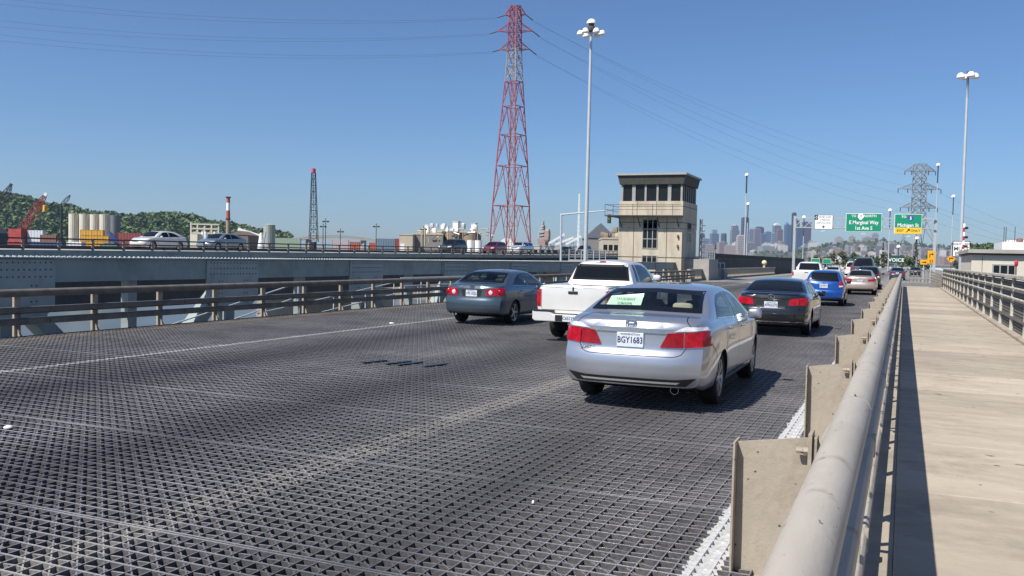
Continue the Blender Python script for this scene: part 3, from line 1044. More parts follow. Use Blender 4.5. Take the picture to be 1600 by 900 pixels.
def wheel_meshes(r, w, spokes, style):
    ty = MB()
    rr = r * 0.70
    ty.lathe([(rr, -w / 2), (r * 0.93, -w / 2), (r * 0.985, -w / 2 + 0.02), (r, -w / 4), (r, w / 4), (r * 0.985, w / 2 - 0.02), (r * 0.93, w / 2), (rr, w / 2)], (0, 0, 0), 32, 'X', False)
    rm = MB()
    rm.lathe([(rr * 0.99, w / 2 - 0.005), (rr * 0.93, w / 2 - 0.008), (rr * 0.90, w / 2 - 0.05), (rr * 0.9, -w / 2 + 0.01)], (0, 0, 0), 32, 'X', False)
    rm.lathe([(0.062, w / 2 - 0.035), (0.055, w / 2 - 0.012), (0.0001, w / 2 - 0.008)], (0, 0, 0), 16, 'X')
    for i in range(spokes):
        a_ = 2 * math.pi * i / spokes
        for sgn in ((-1, 1) if style == 'split' else (0,)):
            a2 = a_ + sgn * 0.10
            p0 = Vector((w / 2 - 0.03, 0.04 * math.cos(a_), 0.04 * math.sin(a_)))
            p1 = Vector((w / 2 - 0.022, rr * 0.93 * math.cos(a2), rr * 0.93 * math.sin(a2)))
            rm.bar(p0, p1, 0.022 if style == 'split' else 0.05, 0.03, up=(1, 0, 0))
    dk = MB()
    dk.lathe([(rr * 0.9, w / 2 - 0.09), (0.0001, w / 2 - 0.09)], (0, 0, 0), 24, 'X')
    return ty, rm, dk

def rbox(mb, c, s, n=6, e=0.35):
    """soft rounded block"""
    rows = []
    for i in range(n + 1):
        th = -math.pi / 2 + math.pi * i / n
        row = []
        for j in range(2 * n + 1):
            ph = 2 * math.pi * j / (2 * n)
            f = lambda t: math.copysign(abs(t) ** e, t)
            row.append((c[0] + s[0] * f(math.cos(th)) * f(math.cos(ph)), c[1] + s[1] * f(math.cos(th)) * f(math.sin(ph)), c[2] + s[2] * f(math.sin(th))))
        rows.append(row)
    mb.grid(rows)

def make_car(name, label, cat, sp, pm, loc, rz=0.0, group=None, detail=True, holes=False):
    root = thing(name, label, cat, loc, rz, group)
    hw, r, L_ = sp['hw'], sp['r'], sp['L']
    mb = body_mesh(sp)
    body = mb.build('body', [pm, well_m], root)
    cut = MB()
    for yy in (sp['yr'], sp['yf']):
        for s in (-1, 1):
            cut.tube((s * (hw - 0.30), yy, r * 1.0), (s * (hw + 0.3), yy, r * 1.0), r * 1.09, 48)
    co = cut.build('cut', [pm, well_m], root)
    md = body.modifiers.new('b', 'BOOLEAN')
    md.object = co; md.operation = 'DIFFERENCE'; md.solver = 'EXACT'
    dg = bpy.context.evaluated_depsgraph_get()
    me = bpy.data.meshes.new_from_object(body.evaluated_get(dg))
    body.modifiers.clear()
    old = body.data
    body.data = me
    me.name = 'body'
    bpy.data.meshes.remove(old)
    bpy.data.objects.remove(co, do_unlink=True)
    for p in me.polygons:
        c_ = p.center
        w_ = abs(c_.x) > hw - 0.31 and any(all(math.hypot(me.vertices[i].co.y - yy, me.vertices[i].co.z - r) < r * 1.093 for i in p.vertices) for yy in (sp['yr'], sp['yf']))
        p.material_index = 1 if (w_ or (p.normal.z < -0.9 and c_.z < 0.45)) else 0
    me.polygons.foreach_set('use_smooth', [True] * len(me.polygons))
    me.set_sharp_from_angle(angle=R(38))
    bm = bmesh.new(); bm.from_mesh(me)
    bvh = BVHTree.FromBMesh(bm)
    wins = sp['windows']          # name -> (side, bottom, top)
    if holes:
        polys = {k: (w[0], list(w[1]) + list(w[2])[::-1]) for k, w in wins.items()}
        dele = []
        for f in bm.faces:
            c_ = f.calc_center_median(); n_ = f.normal
            for k, (sd, pl) in polys.items():
                if sd == 'rear' and n_.y < -0.15 and c_.y < L_ * 0.5 and inside(pl, c_.x, c_.z, 0.012): dele.append(f); break
                if sd == 'front' and n_.y > 0.15 and c_.y > L_ * 0.4 and inside(pl, c_.x, c_.z, 0.012): dele.append(f); break
                if sd in ('side',) and abs(n_.x) > 0.4 and inside(pl, c_.y, c_.z, 0.012): dele.append(f); break
        bmesh.ops.delete(bm, geom=dele, context='FACES')
        bm.to_mesh(me)
        # lining inside the cabin
        b2 = bm.copy()
        bmesh.ops.delete(b2, geom=[f for f in b2.faces if f.calc_center_median().z < 0.72 or f.material_index == 1], context='FACES')
        b2.normal_update()
        for v in b2.verts: v.co -= v.normal * 0.022
        lm = bpy.data.meshes.new('cabin_lining'); b2.to_mesh(lm); b2.free()
        lm.materials.clear(); lm.materials.append(liner_m)
        lm.polygons.foreach_set('material_index', [0] * len(lm.polygons))
        lo = bpy.data.objects.new('cabin_lining', lm); COL.objects.link(lo); lo.parent = root
    bm.free()
    gm_ = car_glass if holes else sp.get('glass', tint_m)
    for k, (sd, bo, to) in wins.items():
        for s in ((('right', 1), ('left', -1)) if sd == 'side' else ((sd, 0),)):
            pb = patch(bvh, s[0], bo, to, 0.004 if sd == 'side' else 0.009, 18, 8 if sd == 'side' else 20, 0.035 if sd == 'side' else 0.05)
            if pb.v: pb.build(k, [frit_m, gm_], root, smooth=60, fix=False)
    # wheels
    ty, rm, dk = wheel_meshes(r, sp.get('tw', 0.21), sp.get('spokes', 10), sp.get('rim', 'plain'))
    wt = ty.build('wheel', tyre_m, root, smooth=40)
    wr = rm.build('rim', sp.get('rim_m', rim_m), wt, smooth=35)
    wd = dk.build('brake_disc', well_m, wt)
    first = True
    for yy in (sp['yr'], sp['yf']):
        for s in (1, -1):
            if first: o = wt; first = False
            else:
                o = like(wt, root); like(wr, o); like(wd, o)
            o.location = (s * (hw - 0.045 - sp.get('tw', 0.21) / 2), yy, r)
            if s < 0: o.rotation_euler = (0, 0, math.pi)
    # door gaps, handles, sill trim, mirrors
    if detail:
        for ln in sp.get('gaps_side', []):
            for s in ('right', 'left'):
                g_ = strip(bvh, s, ln)
                if g_.v: g_.build('door_gap', seam_m, root, fix=False)
        for ln in sp.get('gaps_rear', []):
            g_ = strip(bvh, 'rear', ln)
            if g_.v: g_.build('lid_gap', seam_m, root, fix=False)
        for (yy, zz) in sp.get('handles', []):
            for s in ('right', 'left'):
                p = ray(bvh, s, yy, zz, 0.018)
                if p is None: continue
                h_ = MB(); rbox(h_, p, (0.014, 0.10, 0.016))
                h_.build('door_handle', sp.get('handle_m', pm), root, smooth=60)
    for nm_, side, bo, to, m_, off in sp.get('patches', []):
        for s in (('right', 'left') if side == 'side' else (side,)):
            for mir in ((1, -1) if side in ('rear', 'front') and nm_[-1] == '*' else (1,)):
                B2 = [(mir * a_, c_) if side in ('rear', 'front') else (a_, c_) for a_, c_ in bo]
                T2 = [(mir * a_, c_) if side in ('rear', 'front') else (a_, c_) for a_, c_ in to]
                pb = patch(bvh, s, B2, T2, off, 26, 6)
                if pb.v: pb.build(nm_.rstrip('*'), m_, root, smooth=50, fix=False)
    if 'mirror' in sp:
        yy, zz = sp['mirror']
        for s in (1, -1):
            p = ray(bvh, 'right' if s > 0 else 'left', yy, zz, 0.0)
            if p is None: continue
            m_ = MB(); rbox(m_, (p.x + s * 0.13, yy, zz + 0.02), (0.10, 0.06, 0.075), 6, 0.55)
            m_.bar((p.x - s * 0.02, yy + 0.02, zz - 0.03), (p.x + s * 0.10, yy, zz - 0.02), 0.05, 0.03)
            m_.build('door_mirror', sp.get('mirror_m', pm), root, smooth=60, stuff=False)
    if 'plate' in sp:
        x, z, txt = sp['plate']
        p = ray(bvh, 'rear', x, z, 0.0)
        if p is None: p = Vector((x, 0, z))
        yy = p.y - 0.02
        b_ = MB(); b_.box(x - 0.162, x + 0.162, yy, yy + 0.012, z - 0.085, z + 0.085)
        b_.box(x - 0.155, x + 0.155, yy + 0.012, yy + 0.05, z - 0.078, z + 0.078)
        pl_ = b_.build('licence_plate', plate_m, root, bevel=0.004)
        text(txt, 0.105, plate_ink, pl_, (x, yy - 0.003, z - 0.004), FACE, 'plate_number', sx=0.76, bold=0.0015)
        if detail:
            text('WASHINGTON', 0.034, plate_ink, pl_, (x, yy - 0.003, z + 0.066), FACE, 'plate_state', sx=1.0)
    if detail:
        f_ = MB(); f_.box(-hw * 0.72, hw * 0.72, 0.55, L_ - 0.55, 0.20, 0.24)
        f_.build('underbody', well_m, root)
    return root, bvh

# ---- common outlines for saloons
def saloon(L_, hw, H, yr, yf, r, deck_z, deck_end, roof0, roof1, hood0, hood_z, belt_r, belt_f, zb=0.24, nose=0.62):
    return dict(L=L_, hw=hw, r=r, yr=yr, yf=yf,
        top=[(0, deck_z - 0.11), (0.05, deck_z - 0.035), (0.14, deck_z - 0.005), (deck_end * 0.6, deck_z + 0.02), (deck_end, deck_z + 0.035),
             (deck_end + (roof0 - deck_end) * 0.5, deck_z + 0.035 + (H - 0.055 - deck_z - 0.035) * 0.56), (roof0, H - 0.05), (roof0 + 0.35, H - 0.012),
             ((roof0 + roof1) / 2 + 0.1, H), (roof1, H - 0.055), (roof1 + (hood0 - roof1) * 0.5, hood_z + (H - 0.055 - hood_z) * 0.55), (hood0, hood_z),
             (hood0 + (L_ - hood0) * 0.6, hood_z - 0.09), (L_ - 0.14, hood_z - 0.20), (L_, nose)],
        belt=[(0, deck_z - 0.16), (0.25, deck_z - 0.09), (deck_end, belt_r), (hood0, belt_f), (L_ - 0.4, hood_z - 0.17), (L_, nose - 0.06)],
        plan=[(0, hw * 0.90), (0.25, hw * 0.955), (0.8, hw * 0.99), (1.5, hw), (L_ - 1.4, hw), (L_ - 0.6, hw * 0.96), (L_, hw * 0.84)],
        bottom=[(0, zb + 0.06), (0.4, zb), (L_ - 0.5, zb - 0.03), (L_, zb + 0.02)],
        rear=[(0.2, 0.10), (0.32, 0.04), (0.44, 0.0), (0.58, 0.0), (0.66, 0.02), (0.74, 0.055), (deck_z - 0.1, 0.065), (deck_z - 0.03, 0.05), (deck_z + 0.06, 0.06), (H, 0.1)],
        front=[(0.2, 0.12), (0.35, 0.02), (0.55, 0.0), (nose, 0.03), (nose + 0.12, 0.12), (hood_z, 0.2), (H, 0.2)],
        mirror=(hood0 - 0.52, belt_f + 0.05))

def sedan_windows(H, br, bf, rear_tip, b_post, front_tip, rw, ww, deck_end_z, hood_z):
    zt = H - 0.10
    return {
        'rear_door_window': ('side', [(rear_tip, br + 0.05), ((rear_tip + b_post) / 2, br + 0.04), (b_post - 0.04, (br + bf) / 2 + 0.04)],
                             [(rear_tip, br + 0.06), (rear_tip + 0.30, br + 0.22), (rear_tip + 0.62, zt - 0.03), (b_post - 0.04, zt)]),
        'front_door_window': ('side', [(b_post + 0.04, (br + bf) / 2 + 0.04), (front_tip, bf + 0.04)],
                              [(b_post + 0.04, zt), (b_post + 0.45, zt - 0.02), (front_tip - 0.42, zt - 0.10), (front_tip, bf + 0.06)]),
        'rear_window': ('rear', [(-rw[0], deck_end_z), (0, deck_end_z + 0.012), (rw[0], deck_end_z)], [(-rw[1], H - 0.085), (0, H - 0.065), (rw[1], H - 0.085)]),
        'windscreen': ('front', [(-ww[0], hood_z + 0.04), (0, hood_z + 0.02), (ww[0], hood_z + 0.04)], [(-ww[1], H - 0.09), (0, H - 0.07), (ww[1], H - 0.09)]),
    }
def door_gaps(y0, y1, y2, zl, zu, H):
    return [[(y0, zu), (y0 - 0.03, zl + 0.38), (y0 + 0.16, zl + 0.16), (y0 + 0.26, zl)], [(y1, zu), (y1, zl)], [(y2, zu - 0.06), (y2 + 0.05, zl + 0.2), (y2 + 0.02, zl)], [(y0 + 0.26, zl), (y1, zl - 0.01), (y2 + 0.02, zl)]]

# ---- silver saloon, the nearest car
silver = paint('silver', (0.47, 0.48, 0.52), 0.75, 0.30)
A = saloon(4.86, 0.925, 1.465, 1.07, 3.845, 0.33, 1.085, 0.60, 1.40, 2.98, 3.74, 1.0, 1.025, 0.955)
A['windows'] = sedan_windows(1.465, 1.025, 0.955, 1.02, 2.20, 3.32, (0.70, 0.60), (0.70, 0.60), 1.135, 1.0)
A['gaps_side'] = door_gaps(1.30, 2.20, 3.36, 0.32, 1.05, 1.46) + [[(0.42, 0.80), (0.62, 0.70), (0.70, 0.62)]]
A['gaps_rear'] = [[(-0.66, 0.78), (-0.60, 0.68), (-0.52, 0.655), (0.52, 0.655), (0.60, 0.68), (0.66, 0.78)], [(-0.70, 1.0), (-0.60, 1.10)], [(0.70, 1.0), (0.60, 1.10)]]
A['handles'] = [(1.52, 0.93), (2.50, 0.90)]
A['patches'] = [
    ('tail_light*', 'rear', [(0.355, 0.758), (0.62, 0.762)], [(0.44, 0.925), (0.62, 0.94)], red_dark, 0.014),
    ('tail_light*', 'rear', [(0.632, 0.762), (0.89, 0.785)], [(0.632, 0.94), (0.89, 0.955)], red_lens, 0.014),
    ('reversing_light*', 'rear', [(0.50, 0.945), (0.88, 0.965)], [(0.64, 1.005), (0.86, 1.00)], clear_lens, 0.012),
    ('lower_valance', 'rear', [(-0.66, 0.318), (0, 0.315), (0.66, 0.318)], [(-0.78, 0.42), (-0.55, 0.395), (0.55, 0.395), (0.78, 0.42)], trim_m, 0.005),
    ('bumper_strip', 'rear', [(-0.56, 0.348), (0.56, 0.348)], [(-0.60, 0.372), (0.60, 0.372)], mat('satin_chrome', (0.72, 0.72, 0.73), 0.35, metal=0.6, var=0), 0.022),
    ('chrome_bar', 'rear', [(-0.44, 0.928), (0.44, 0.928)], [(-0.42, 0.952), (0.42, 0.952)], chrome_m, 0.022),
    ('sill_strip', 'side', [(1.50, 0.315), (3.40, 0.315)], [(1.50, 0.345), (3.40, 0.345)], chrome_m, 0.006),
    ('window_strip', 'side', [(1.0, 1.068), (2.2, 1.022), (3.34, 0.985)], [(1.0, 1.078), (2.2, 1.034), (3.34, 0.997)], chrome_m, 0.009),
]
A['plate'] = (0.0, 0.83, 'BGY1683')
A['rim'], A['spokes'] = 'split', 8
car1, bv1 = make_car('sedan', 'silver sedan with paper sign in its rear window, nearest car on the bridge', 'car', A, silver, (-3.03, 10.52, 0.0), R(0.4), holes=True)
def badge_ring(root, bvh, z, w, h, m, letter=None, x=0.0):
    p = ray(bvh, 'rear', x, z, 0.008)
    mb = MB()
    n = 14
    pts = [(x + w * math.copysign(abs(math.cos(a)) ** 0.6, math.cos(a)), z + h * math.copysign(abs(math.sin(a)) ** 0.6, math.sin(a))) for a in [2 * math.pi * i / n for i in range(n)]]
    for i in range(n):
        a_, b_ = pts[i], pts[(i + 1) % n]
        mb.bar((a_[0], p.y, a_[1]), (b_[0], p.y, b_[1]), 0.010, 0.012, up=(0, 1, 0))
    if letter == 'H':
        for s in (-1, 1):
            mb.bar((x + s * w * 0.50, p.y, z - h * 0.85), (x + s * w * 0.72, p.y, z + h * 0.85), 0.014, 0.012, up=(0, 1, 0))
        mb.bar((x - w * 0.6, p.y, z), (x + w * 0.6, p.y, z), 0.012, 0.014, up=(0, 1, 0))
    elif letter == 'V':
        for s in (-1, 1):
            mb.bar((x, p.y, z - h * 0.1), (x + s * w * 0.45, p.y, z + h * 0.8), 0.012, 0.012, up=(0, 1, 0))
            mb.bar((x, p.y, z - h * 0.1), (x + s * w * 0.35, p.y, z - h * 0.75), 0.012, 0.012, up=(0, 1, 0))
            mb.bar((x + s * w * 0.35, p.y, z - h * 0.75), (x + s * w * 0.8, p.y, z + h * 0.45), 0.012, 0.012, up=(0, 1, 0))
    elif letter == 'L':
        mb.bar((x + w * 0.1, p.y, z + h * 0.6), (x - w * 0.35, p.y, z - h * 0.45), 0.014, 0.012, up=(0, 1, 0))
        mb.bar((x - w * 0.35, p.y, z - h * 0.45), (x + w * 0.75, p.y, z - h * 0.45), 0.014, 0.012, up=(0, 1, 0))
    mb.build('badge', m, root)
def script_text(root, bvh, x, z, s, size, m=chrome_m, name='lettering'):
    p = ray(bvh, 'rear', x, z, 0.0)
    text(s, size, m, root, (x, p.y - 0.006, z), FACE, name, depth=0.002, sx=1.25, bold=0.001)
badge_ring(car1, bv1, 1.02, 0.062, 0.052, chrome_m, 'H')
script_text(car1, bv1, -0.50, 0.722, 'ACCORD', 0.050)
mb = MB()
mb.lathe([(0.045, -0.02), (0.05, -0.02), (0.05, 0.2), (0.045, 0.2), (0.045, -0.02)], (0.52, 0.17, 0.262), 18, 'Y', False)
mb.build('exhaust_tip', chrome_m, car1, smooth=40)
mb = MB(); mb.tube((0.52, 0.22, 0.262), (0.52, 0.5, 0.262), 0.044, 14); mb.build('exhaust_pipe', well_m, car1)
def cabin(root, sp, sm, shelf_z, yb, yfr, hx=0.36, heads=True):
    mb = MB(); mb.box(-0.62, 0.62, 0.78, yb + 0.02, shelf_z - 0.02, shelf_z); mb.build('parcel_shelf', sm, root)
    mb = MB(); rbox(mb, (0, yb + 0.12, shelf_z - 0.24), (0.62, 0.12, 0.30), 6, 0.35); mb.build('rear_seat', sm, root, smooth=60)
    for x in (-hx, 0, hx):
        mb = MB(); rbox(mb, (x, yb + 0.10, shelf_z + (0.075 if x else 0.035)), (0.135, 0.05, 0.085 if x else 0.045), 6, 0.5); mb.build('headrest', sm, root, smooth=60)
    for x in (-0.37, 0.37):
        mb = MB(); rbox(mb, (x, yfr, shelf_z - 0.2), (0.25, 0.09, 0.36), 6, 0.4); mb.build('front_seat', sm, root, smooth=60)
        mb = MB(); rbox(mb, (x, yfr - 0.03, shelf_z + 0.22), (0.13, 0.05, 0.09), 6, 0.5); mb.build('headrest', sm, root, smooth=60)
    mb = MB(); mb.box(-0.66, 0.66, yfr + 0.75, yfr + 1.1, 0.75, shelf_z - 0.12); mb.build('dashboard', trim_m, root)
car1.scale = (1.035, 1.035, 1.04)
cabin(car1, A, seat_m, 1.075, 1.10, 2.30)
mb = MB(); mb.box(0.06, 0.17, 1.62, 1.70, 1.0, 1.36); mb.build('seat_belt_pillar', seat_dk, car1)
paper = thing('paper_sign', 'pale green paper sign propped inside the silver sedan rear window', 'paper sign', (-3.03, 11.5, 1.08))
mb = MB()
px0, py0 = -3.03 - 0.37, 10.52 + 0.93
mb.add([(px0 - 0.24, py0 + 0.02, 1.215), (px0 + 0.24, py0, 1.215), (px0 + 0.25, py0 + 0.16, 1.395), (px0 - 0.20, py0 + 0.15, 1.345),
        (px0 - 0.24, py0 + 0.026, 1.213), (px0 + 0.24, py0 + 0.006, 1.213), (px0 + 0.25, py0 + 0.166, 1.393), (px0 - 0.20, py0 + 0.156, 1.343)],
       [(0, 1, 2, 3), (7, 6, 5, 4), (0, 4, 5, 1), (1, 5, 6, 2), (2, 6, 7, 3), (3, 7, 4, 0)])
mb.build('sheet', mat('pale_green_paper', (0.60, 0.80, 0.66), 0.8, var=0.04), paper, (-3.03, 11.5, 1.08))
for tx_, tz, yy in (('STUDENT', 1.318, 0.090), ('DRIVER', 1.262, 0.040)):
    text(tx_, 0.055, mat('sign_ink', (0.03, 0.06, 0.05), 0.7, var=0), paper, (px0 + 0.02 + 3.03, py0 + yy - 11.5 - 0.012, tz - 1.08), (R(48), 0, R(-1)), 'lettering', sx=1.1)

# ---- grey saloon
grey = paint('grey', (0.060, 0.088, 0.112), 0.45, 0.28)
B = saloon(4.55, 0.89, 1.46, 1.00, 3.58, 0.325, 1.07, 0.52, 1.20, 2.70, 3.45, 0.98, 1.00, 0.94)
B['windows'] = sedan_windows(1.46, 1.0, 0.94, 0.98, 2.02, 3.06, (0.66, 0.57), (0.67, 0.57), 1.115, 0.98)
B['gaps_side'] = door_gaps(1.18, 2.02, 3.12, 0.33, 1.02, 1.45)
B['gaps_rear'] = [[(-0.55, 0.78), (-0.50, 0.70), (0.50, 0.70), (0.55, 0.78)]]
B['handles'] = [(1.42, 0.90), (2.32, 0.88)]
B['patches'] = [
    ('tail_light*', 'rear', [(0.40, 0.77), (0.87, 0.79)], [(0.43, 0.955), (0.84, 0.985)], red_lens, 0.014),
    ('plate_recess', 'rear', [(-0.26, 0.75), (0.26, 0.75)], [(-0.30, 0.935), (0.30, 0.935)], trim_m, 0.003),
    ('lower_valance', 'rear', [(-0.7, 0.285), (0.7, 0.285)], [(-0.74, 0.34), (0.74, 0.34)], trim_m, 0.005),
    ('window_strip', 'side', [(0.97, 1.045), (2.0, 1.005), (3.08, 0.972)], [(0.97, 1.056), (2.0, 1.016), (3.08, 0.984)], chrome_m, 0.009),
    ('rub_strip', 'side', [(1.3, 0.60), (3.2, 0.60)], [(1.3, 0.64), (3.2, 0.64)], grey, 0.012)]
B['plate'] = (0.0, 0.835, '193 UQL')
B['rim'], B['spokes'] = 'plain', 5
car2, bv2 = make_car('sedan', 'dark grey sedan with round glowing tail lamps beside the white pickup', 'car', B, grey, (-10.45, 21.2, 0), R(0.5), holes=True)
cabin(car2, B, seat_dk, 1.06, 0.98, 2.1)
badge_ring(car2, bv2, 1.01, 0.055, 0.055, chrome_m, 'V')
for s in (-1, 1):
    for x, z in ((0.53, 0.86), (0.74, 0.87)):
        p = ray(bv2, 'rear', s * x, z, 0.016)
        mb = MB(); mb.lathe([(0.062, 0.0), (0.05, -0.008), (0.0001, -0.010)], p, 16, 'Y')
        mb.build('lamp_bowl', clear_lens if (x < 0.6) else red_dark, car2, smooth=40, fix=False)
for dx in (-0.05, 0.05):
    mb = MB(); mb.tube((-0.52 + dx, 0.10, 0.27), (-0.52 + dx, 0.4, 0.27), 0.03, 12); mb.build('exhaust_tip', chrome_m, car2)

# ---- black saloon ahead in the right lane
black = paint('black', (0.020, 0.021, 0.023), 0.4, 0.22)
C_ = saloon(4.82, 0.91, 1.425, 1.05, 3.90, 0.335, 1.06, 0.55, 1.40, 2.95, 3.72, 0.96, 1.0, 0.93)
C_['windows'] = sedan_windows(1.425, 1.0, 0.93, 1.05, 2.18, 3.28, (0.69, 0.59), (0.70, 0.58), 1.11, 0.97)
C_['gaps_side'] = door_gaps(1.30, 2.18, 3.32, 0.32, 1.02, 1.42)
C_['gaps_rear'] = [[(-0.62, 0.76), (-0.55, 0.66), (0.55, 0.66), (0.62, 0.76)]]
C_['handles'] = [(1.52, 0.90), (2.48, 0.88)]
C_['patches'] = [
    ('tail_light*', 'rear', [(0.42, 0.77), (0.86, 0.79)], [(0.44, 0.93), (0.87, 0.975)], red_lens, 0.014),
    ('lamp_line*', 'rear', [(0.655, 0.775), (0.67, 0.775)], [(0.655, 0.945), (0.67, 0.945)], trim_m, 0.018),
    ('plate_recess', 'rear', [(-0.33, 0.69), (0.33, 0.69)], [(-0.37, 0.875), (0.37, 0.875)], trim_m, 0.003),
    ('chrome_bar', 'rear', [(-0.26, 0.685), (0.26, 0.685)], [(-0.26, 0.70), (0.26, 0.70)], chrome_m, 0.02),
    ('deck_spoiler', 'rear', [(-0.66, 1.03), (0.66, 1.03)], [(-0.64, 1.05), (0.64, 1.05)], black, 0.03),
    ('bumper_line', 'rear', [(-0.8, 0.36), (0.8, 0.36)], [(-0.8, 0.375), (0.8, 0.375)], chrome_m, 0.006)]
C_['plate'] = (0.0, 0.775, 'AFK6270')
C_['spokes'] = 10
car3, bv3 = make_car('sedan', 'black sedan with tinted rear glass ahead of the silver sedan', 'car', C_, black, (-3.0, 22.9, 0), R(0.3))
badge_ring(car3, bv3, 0.975, 0.075, 0.055, chrome_m, 'L')
script_text(car3, bv3, -0.62, 0.70, 'LEXUS', 0.05)
script_text(car3, bv3, 0.60, 0.70, 'GS 300', 0.05)

# ---- blue hatchback
blue = paint('blue', (0.010, 0.075, 0.33), 0.35, 0.25)
D_ = dict(L=4.0, hw=0.84, r=0.30, yr=0.68, yf=3.13,
    top=[(0, 0.93), (0.04, 1.01), (0.10, 1.08), (0.24, 1.27), (0.40, 1.44), (0.60, 1.50), (1.3, 1.535), (2.1, 1.49), (2.65, 1.22), (3.15, 1.0), (3.7, 0.86), (4.0, 0.62)],
    belt=[(0, 0.90), (0.2, 1.0), (1.0, 1.0), (3.0, 0.90), (4.0, 0.56)],
    plan=[(0, 0.77), (0.3, 0.81), (0.9, 0.84), (2.9, 0.84), (3.6, 0.79), (4.0, 0.66)],
    bottom=[(0, 0.30), (0.4, 0.24), (3.6, 0.2), (4.0, 0.24)],
    rear=[(0.2, 0.08), (0.35, 0.0), (0.6, 0.0), (0.68, 0.05), (0.8, 0.07), (1.0, 0.08), (1.5, 0.08)],
    front=[(0.2, 0.1), (0.4, 0.0), (0.6, 0.03), (1.0, 0.2)], tumble=0.36, rcr=0.16,
    mirror=(2.62, 0.98), mirror_m=black_paint,
    windows={'rear_window': ('rear', [(-0.60, 1.06), (0.60, 1.06)], [(-0.50, 1.42), (0.50, 1.42)]),
             'rear_door_window': ('side', [(0.62, 1.06), (1.42, 1.02)], [(0.72, 1.28), (1.0, 1.40), (1.42, 1.42)]),
             'front_door_window': ('side', [(1.5, 1.01), (2.7, 0.95)], [(1.5, 1.42), (1.9, 1.40), (2.3, 1.28), (2.7, 0.98)]),
             'windscreen': ('front', [(-0.64, 1.04), (0.64, 1.04)], [(-0.52, 1.44), (0.52, 1.44)])},
    glass=tint_m,
    patches=[('tail_light*', 'rear', [(0.60, 0.80), (0.80, 0.82)], [(0.62, 1.06), (0.77, 1.07)], red_lens, 0.014),
             ('reversing_light*', 'rear', [(0.61, 0.815), (0.79, 0.83)], [(0.61, 0.88), (0.79, 0.89)], clear_lens, 0.02),
             ('lower_valance', 'rear', [(-0.68, 0.33), (0.68, 0.33)], [(-0.7, 0.38), (0.7, 0.38)], trim_m, 0.005)],
    plate=(0.0, 0.86, 'AJH4915'), gaps_rear=[[(-0.62, 0.78), (-0.58, 0.70), (0.58, 0.70), (0.62, 0.78)]], gaps_side=[[(1.46, 0.98), (1.46, 0.32)]], handles=[(0.95, 0.92), (1.75, 0.9)])
car4, bv4 = make_car('hatchback', 'bright blue hatchback in the queue behind the champagne sedan', 'car', D_, blue, (-3.12, 40.3, 0), R(0.5))
badge_ring(car4, bv4, 0.965, 0.05, 0.045, chrome_m, 'H')

# ---- champagne saloon
champ = paint('champagne', (0.50, 0.40, 0.33), 0.55, 0.3)
E_ = saloon(4.5, 0.89, 1.48, 0.95, 3.6, 0.32, 1.08, 0.5, 1.2, 2.75, 3.45, 0.98, 1.0, 0.94)
E_['windows'] = sedan_windows(1.48, 1.0, 0.94, 0.98, 2.05, 3.08, (0.63, 0.54), (0.65, 0.54), 1.13, 0.98)
E_['patches'] = [('tail_light*', 'rear', [(0.46, 0.80), (0.86, 0.83)], [(0.42, 0.91), (0.85, 0.97)], red_lens, 0.014),
                 ('lower_valance', 'rear', [(-0.7, 0.285), (0.7, 0.285)], [(-0.74, 0.36), (0.74, 0.36)], trim_m, 0.005)]
E_['plate'] = (0.0, 0.80, 'ADW7138')
E_['gaps_rear'] = [[(-0.5, 0.78), (-0.42, 0.70), (0.42, 0.70), (0.5, 0.78)]]
car5, bv5 = make_car('sedan', 'champagne sedan in the queue between blue hatchback and dark wagon', 'car', E_, champ, (-2.35, 56.2, 0), 0)

# ---- pickups
def pickup(L_, hw, H, r, yr, yf, bed, bed_z, lid, cab_w, zb=0.42):
    return dict(L=L_, hw=hw, r=r, yr=yr, yf=yf, ny=70,
        top=[(0, bed_z - 0.05), (0.03, bed_z), (bed - 0.02, bed_z + lid), (bed + 0.025, bed_z + lid + 0.09), (bed + 0.14, H - 0.09), (bed + 0.28, H - 0.03), (bed + 0.9, H),
             (bed + 1.5, H - 0.03), (bed + 1.75, H - 0.10), (bed + 2.35, bed_z + 0.08), (L_ - 0.7, bed_z - 0.02), (L_ - 0.15, bed_z - 0.12), (L_, bed_z - 0.35)],
        belt=[(0, bed_z - 0.12), (0.06, bed_z - 0.06), (bed, bed_z - 0.02), (bed + 2.2, bed_z - 0.03), (L_ - 0.4, bed_z - 0.2), (L_, bed_z - 0.4)],
        plan=[(0, hw * 0.965), (0.2, hw * 0.975), (1.0, hw), (L_ - 1.2, hw), (L_ - 0.5, hw * 0.97), (L_, hw * 0.86)],
        bottom=[(0, zb + 0.12), (0.3, zb + 0.05), (L_ - 0.5, zb - 0.05), (L_, zb - 0.05)],
        rear=[(0.2, 0.0), (1.0, 0.0), (1.3, 0.02)], front=[(0.3, 0.05), (0.6, 0.0), (0.8, 0.03), (1.1, 0.1)], tumble=0.34, rcr=0.05, rcf=0.22,
        mirror=(bed + 1.85, bed_z + 0.12))
whitep = paint('white', (0.62, 0.61, 0.585), 0.0, 0.3)
F_ = pickup(5.1, 0.88, 1.81, 0.37, 1.15, 4.2, 1.95, 1.235, 0.03, 0.6, 0.5)
F_['windows'] = {'rear_window': ('rear', [(-0.71, 1.32), (0.71, 1.32)], [(-0.62, 1.69), (0.62, 1.69)]),
                 'quarter_window': ('side', [(2.28, 1.30), (2.50, 1.29)], [(2.34, 1.69), (2.50, 1.70)]),
                 'front_door_window': ('side', [(2.60, 1.29), (3.85, 1.26)], [(2.60, 1.70), (3.2, 1.68), (3.5, 1.60), (3.85, 1.29)]),
                 'windscreen': ('front', [(-0.66, 1.34), (0.66, 1.34)], [(-0.6, 1.70), (0.6, 1.70)])}
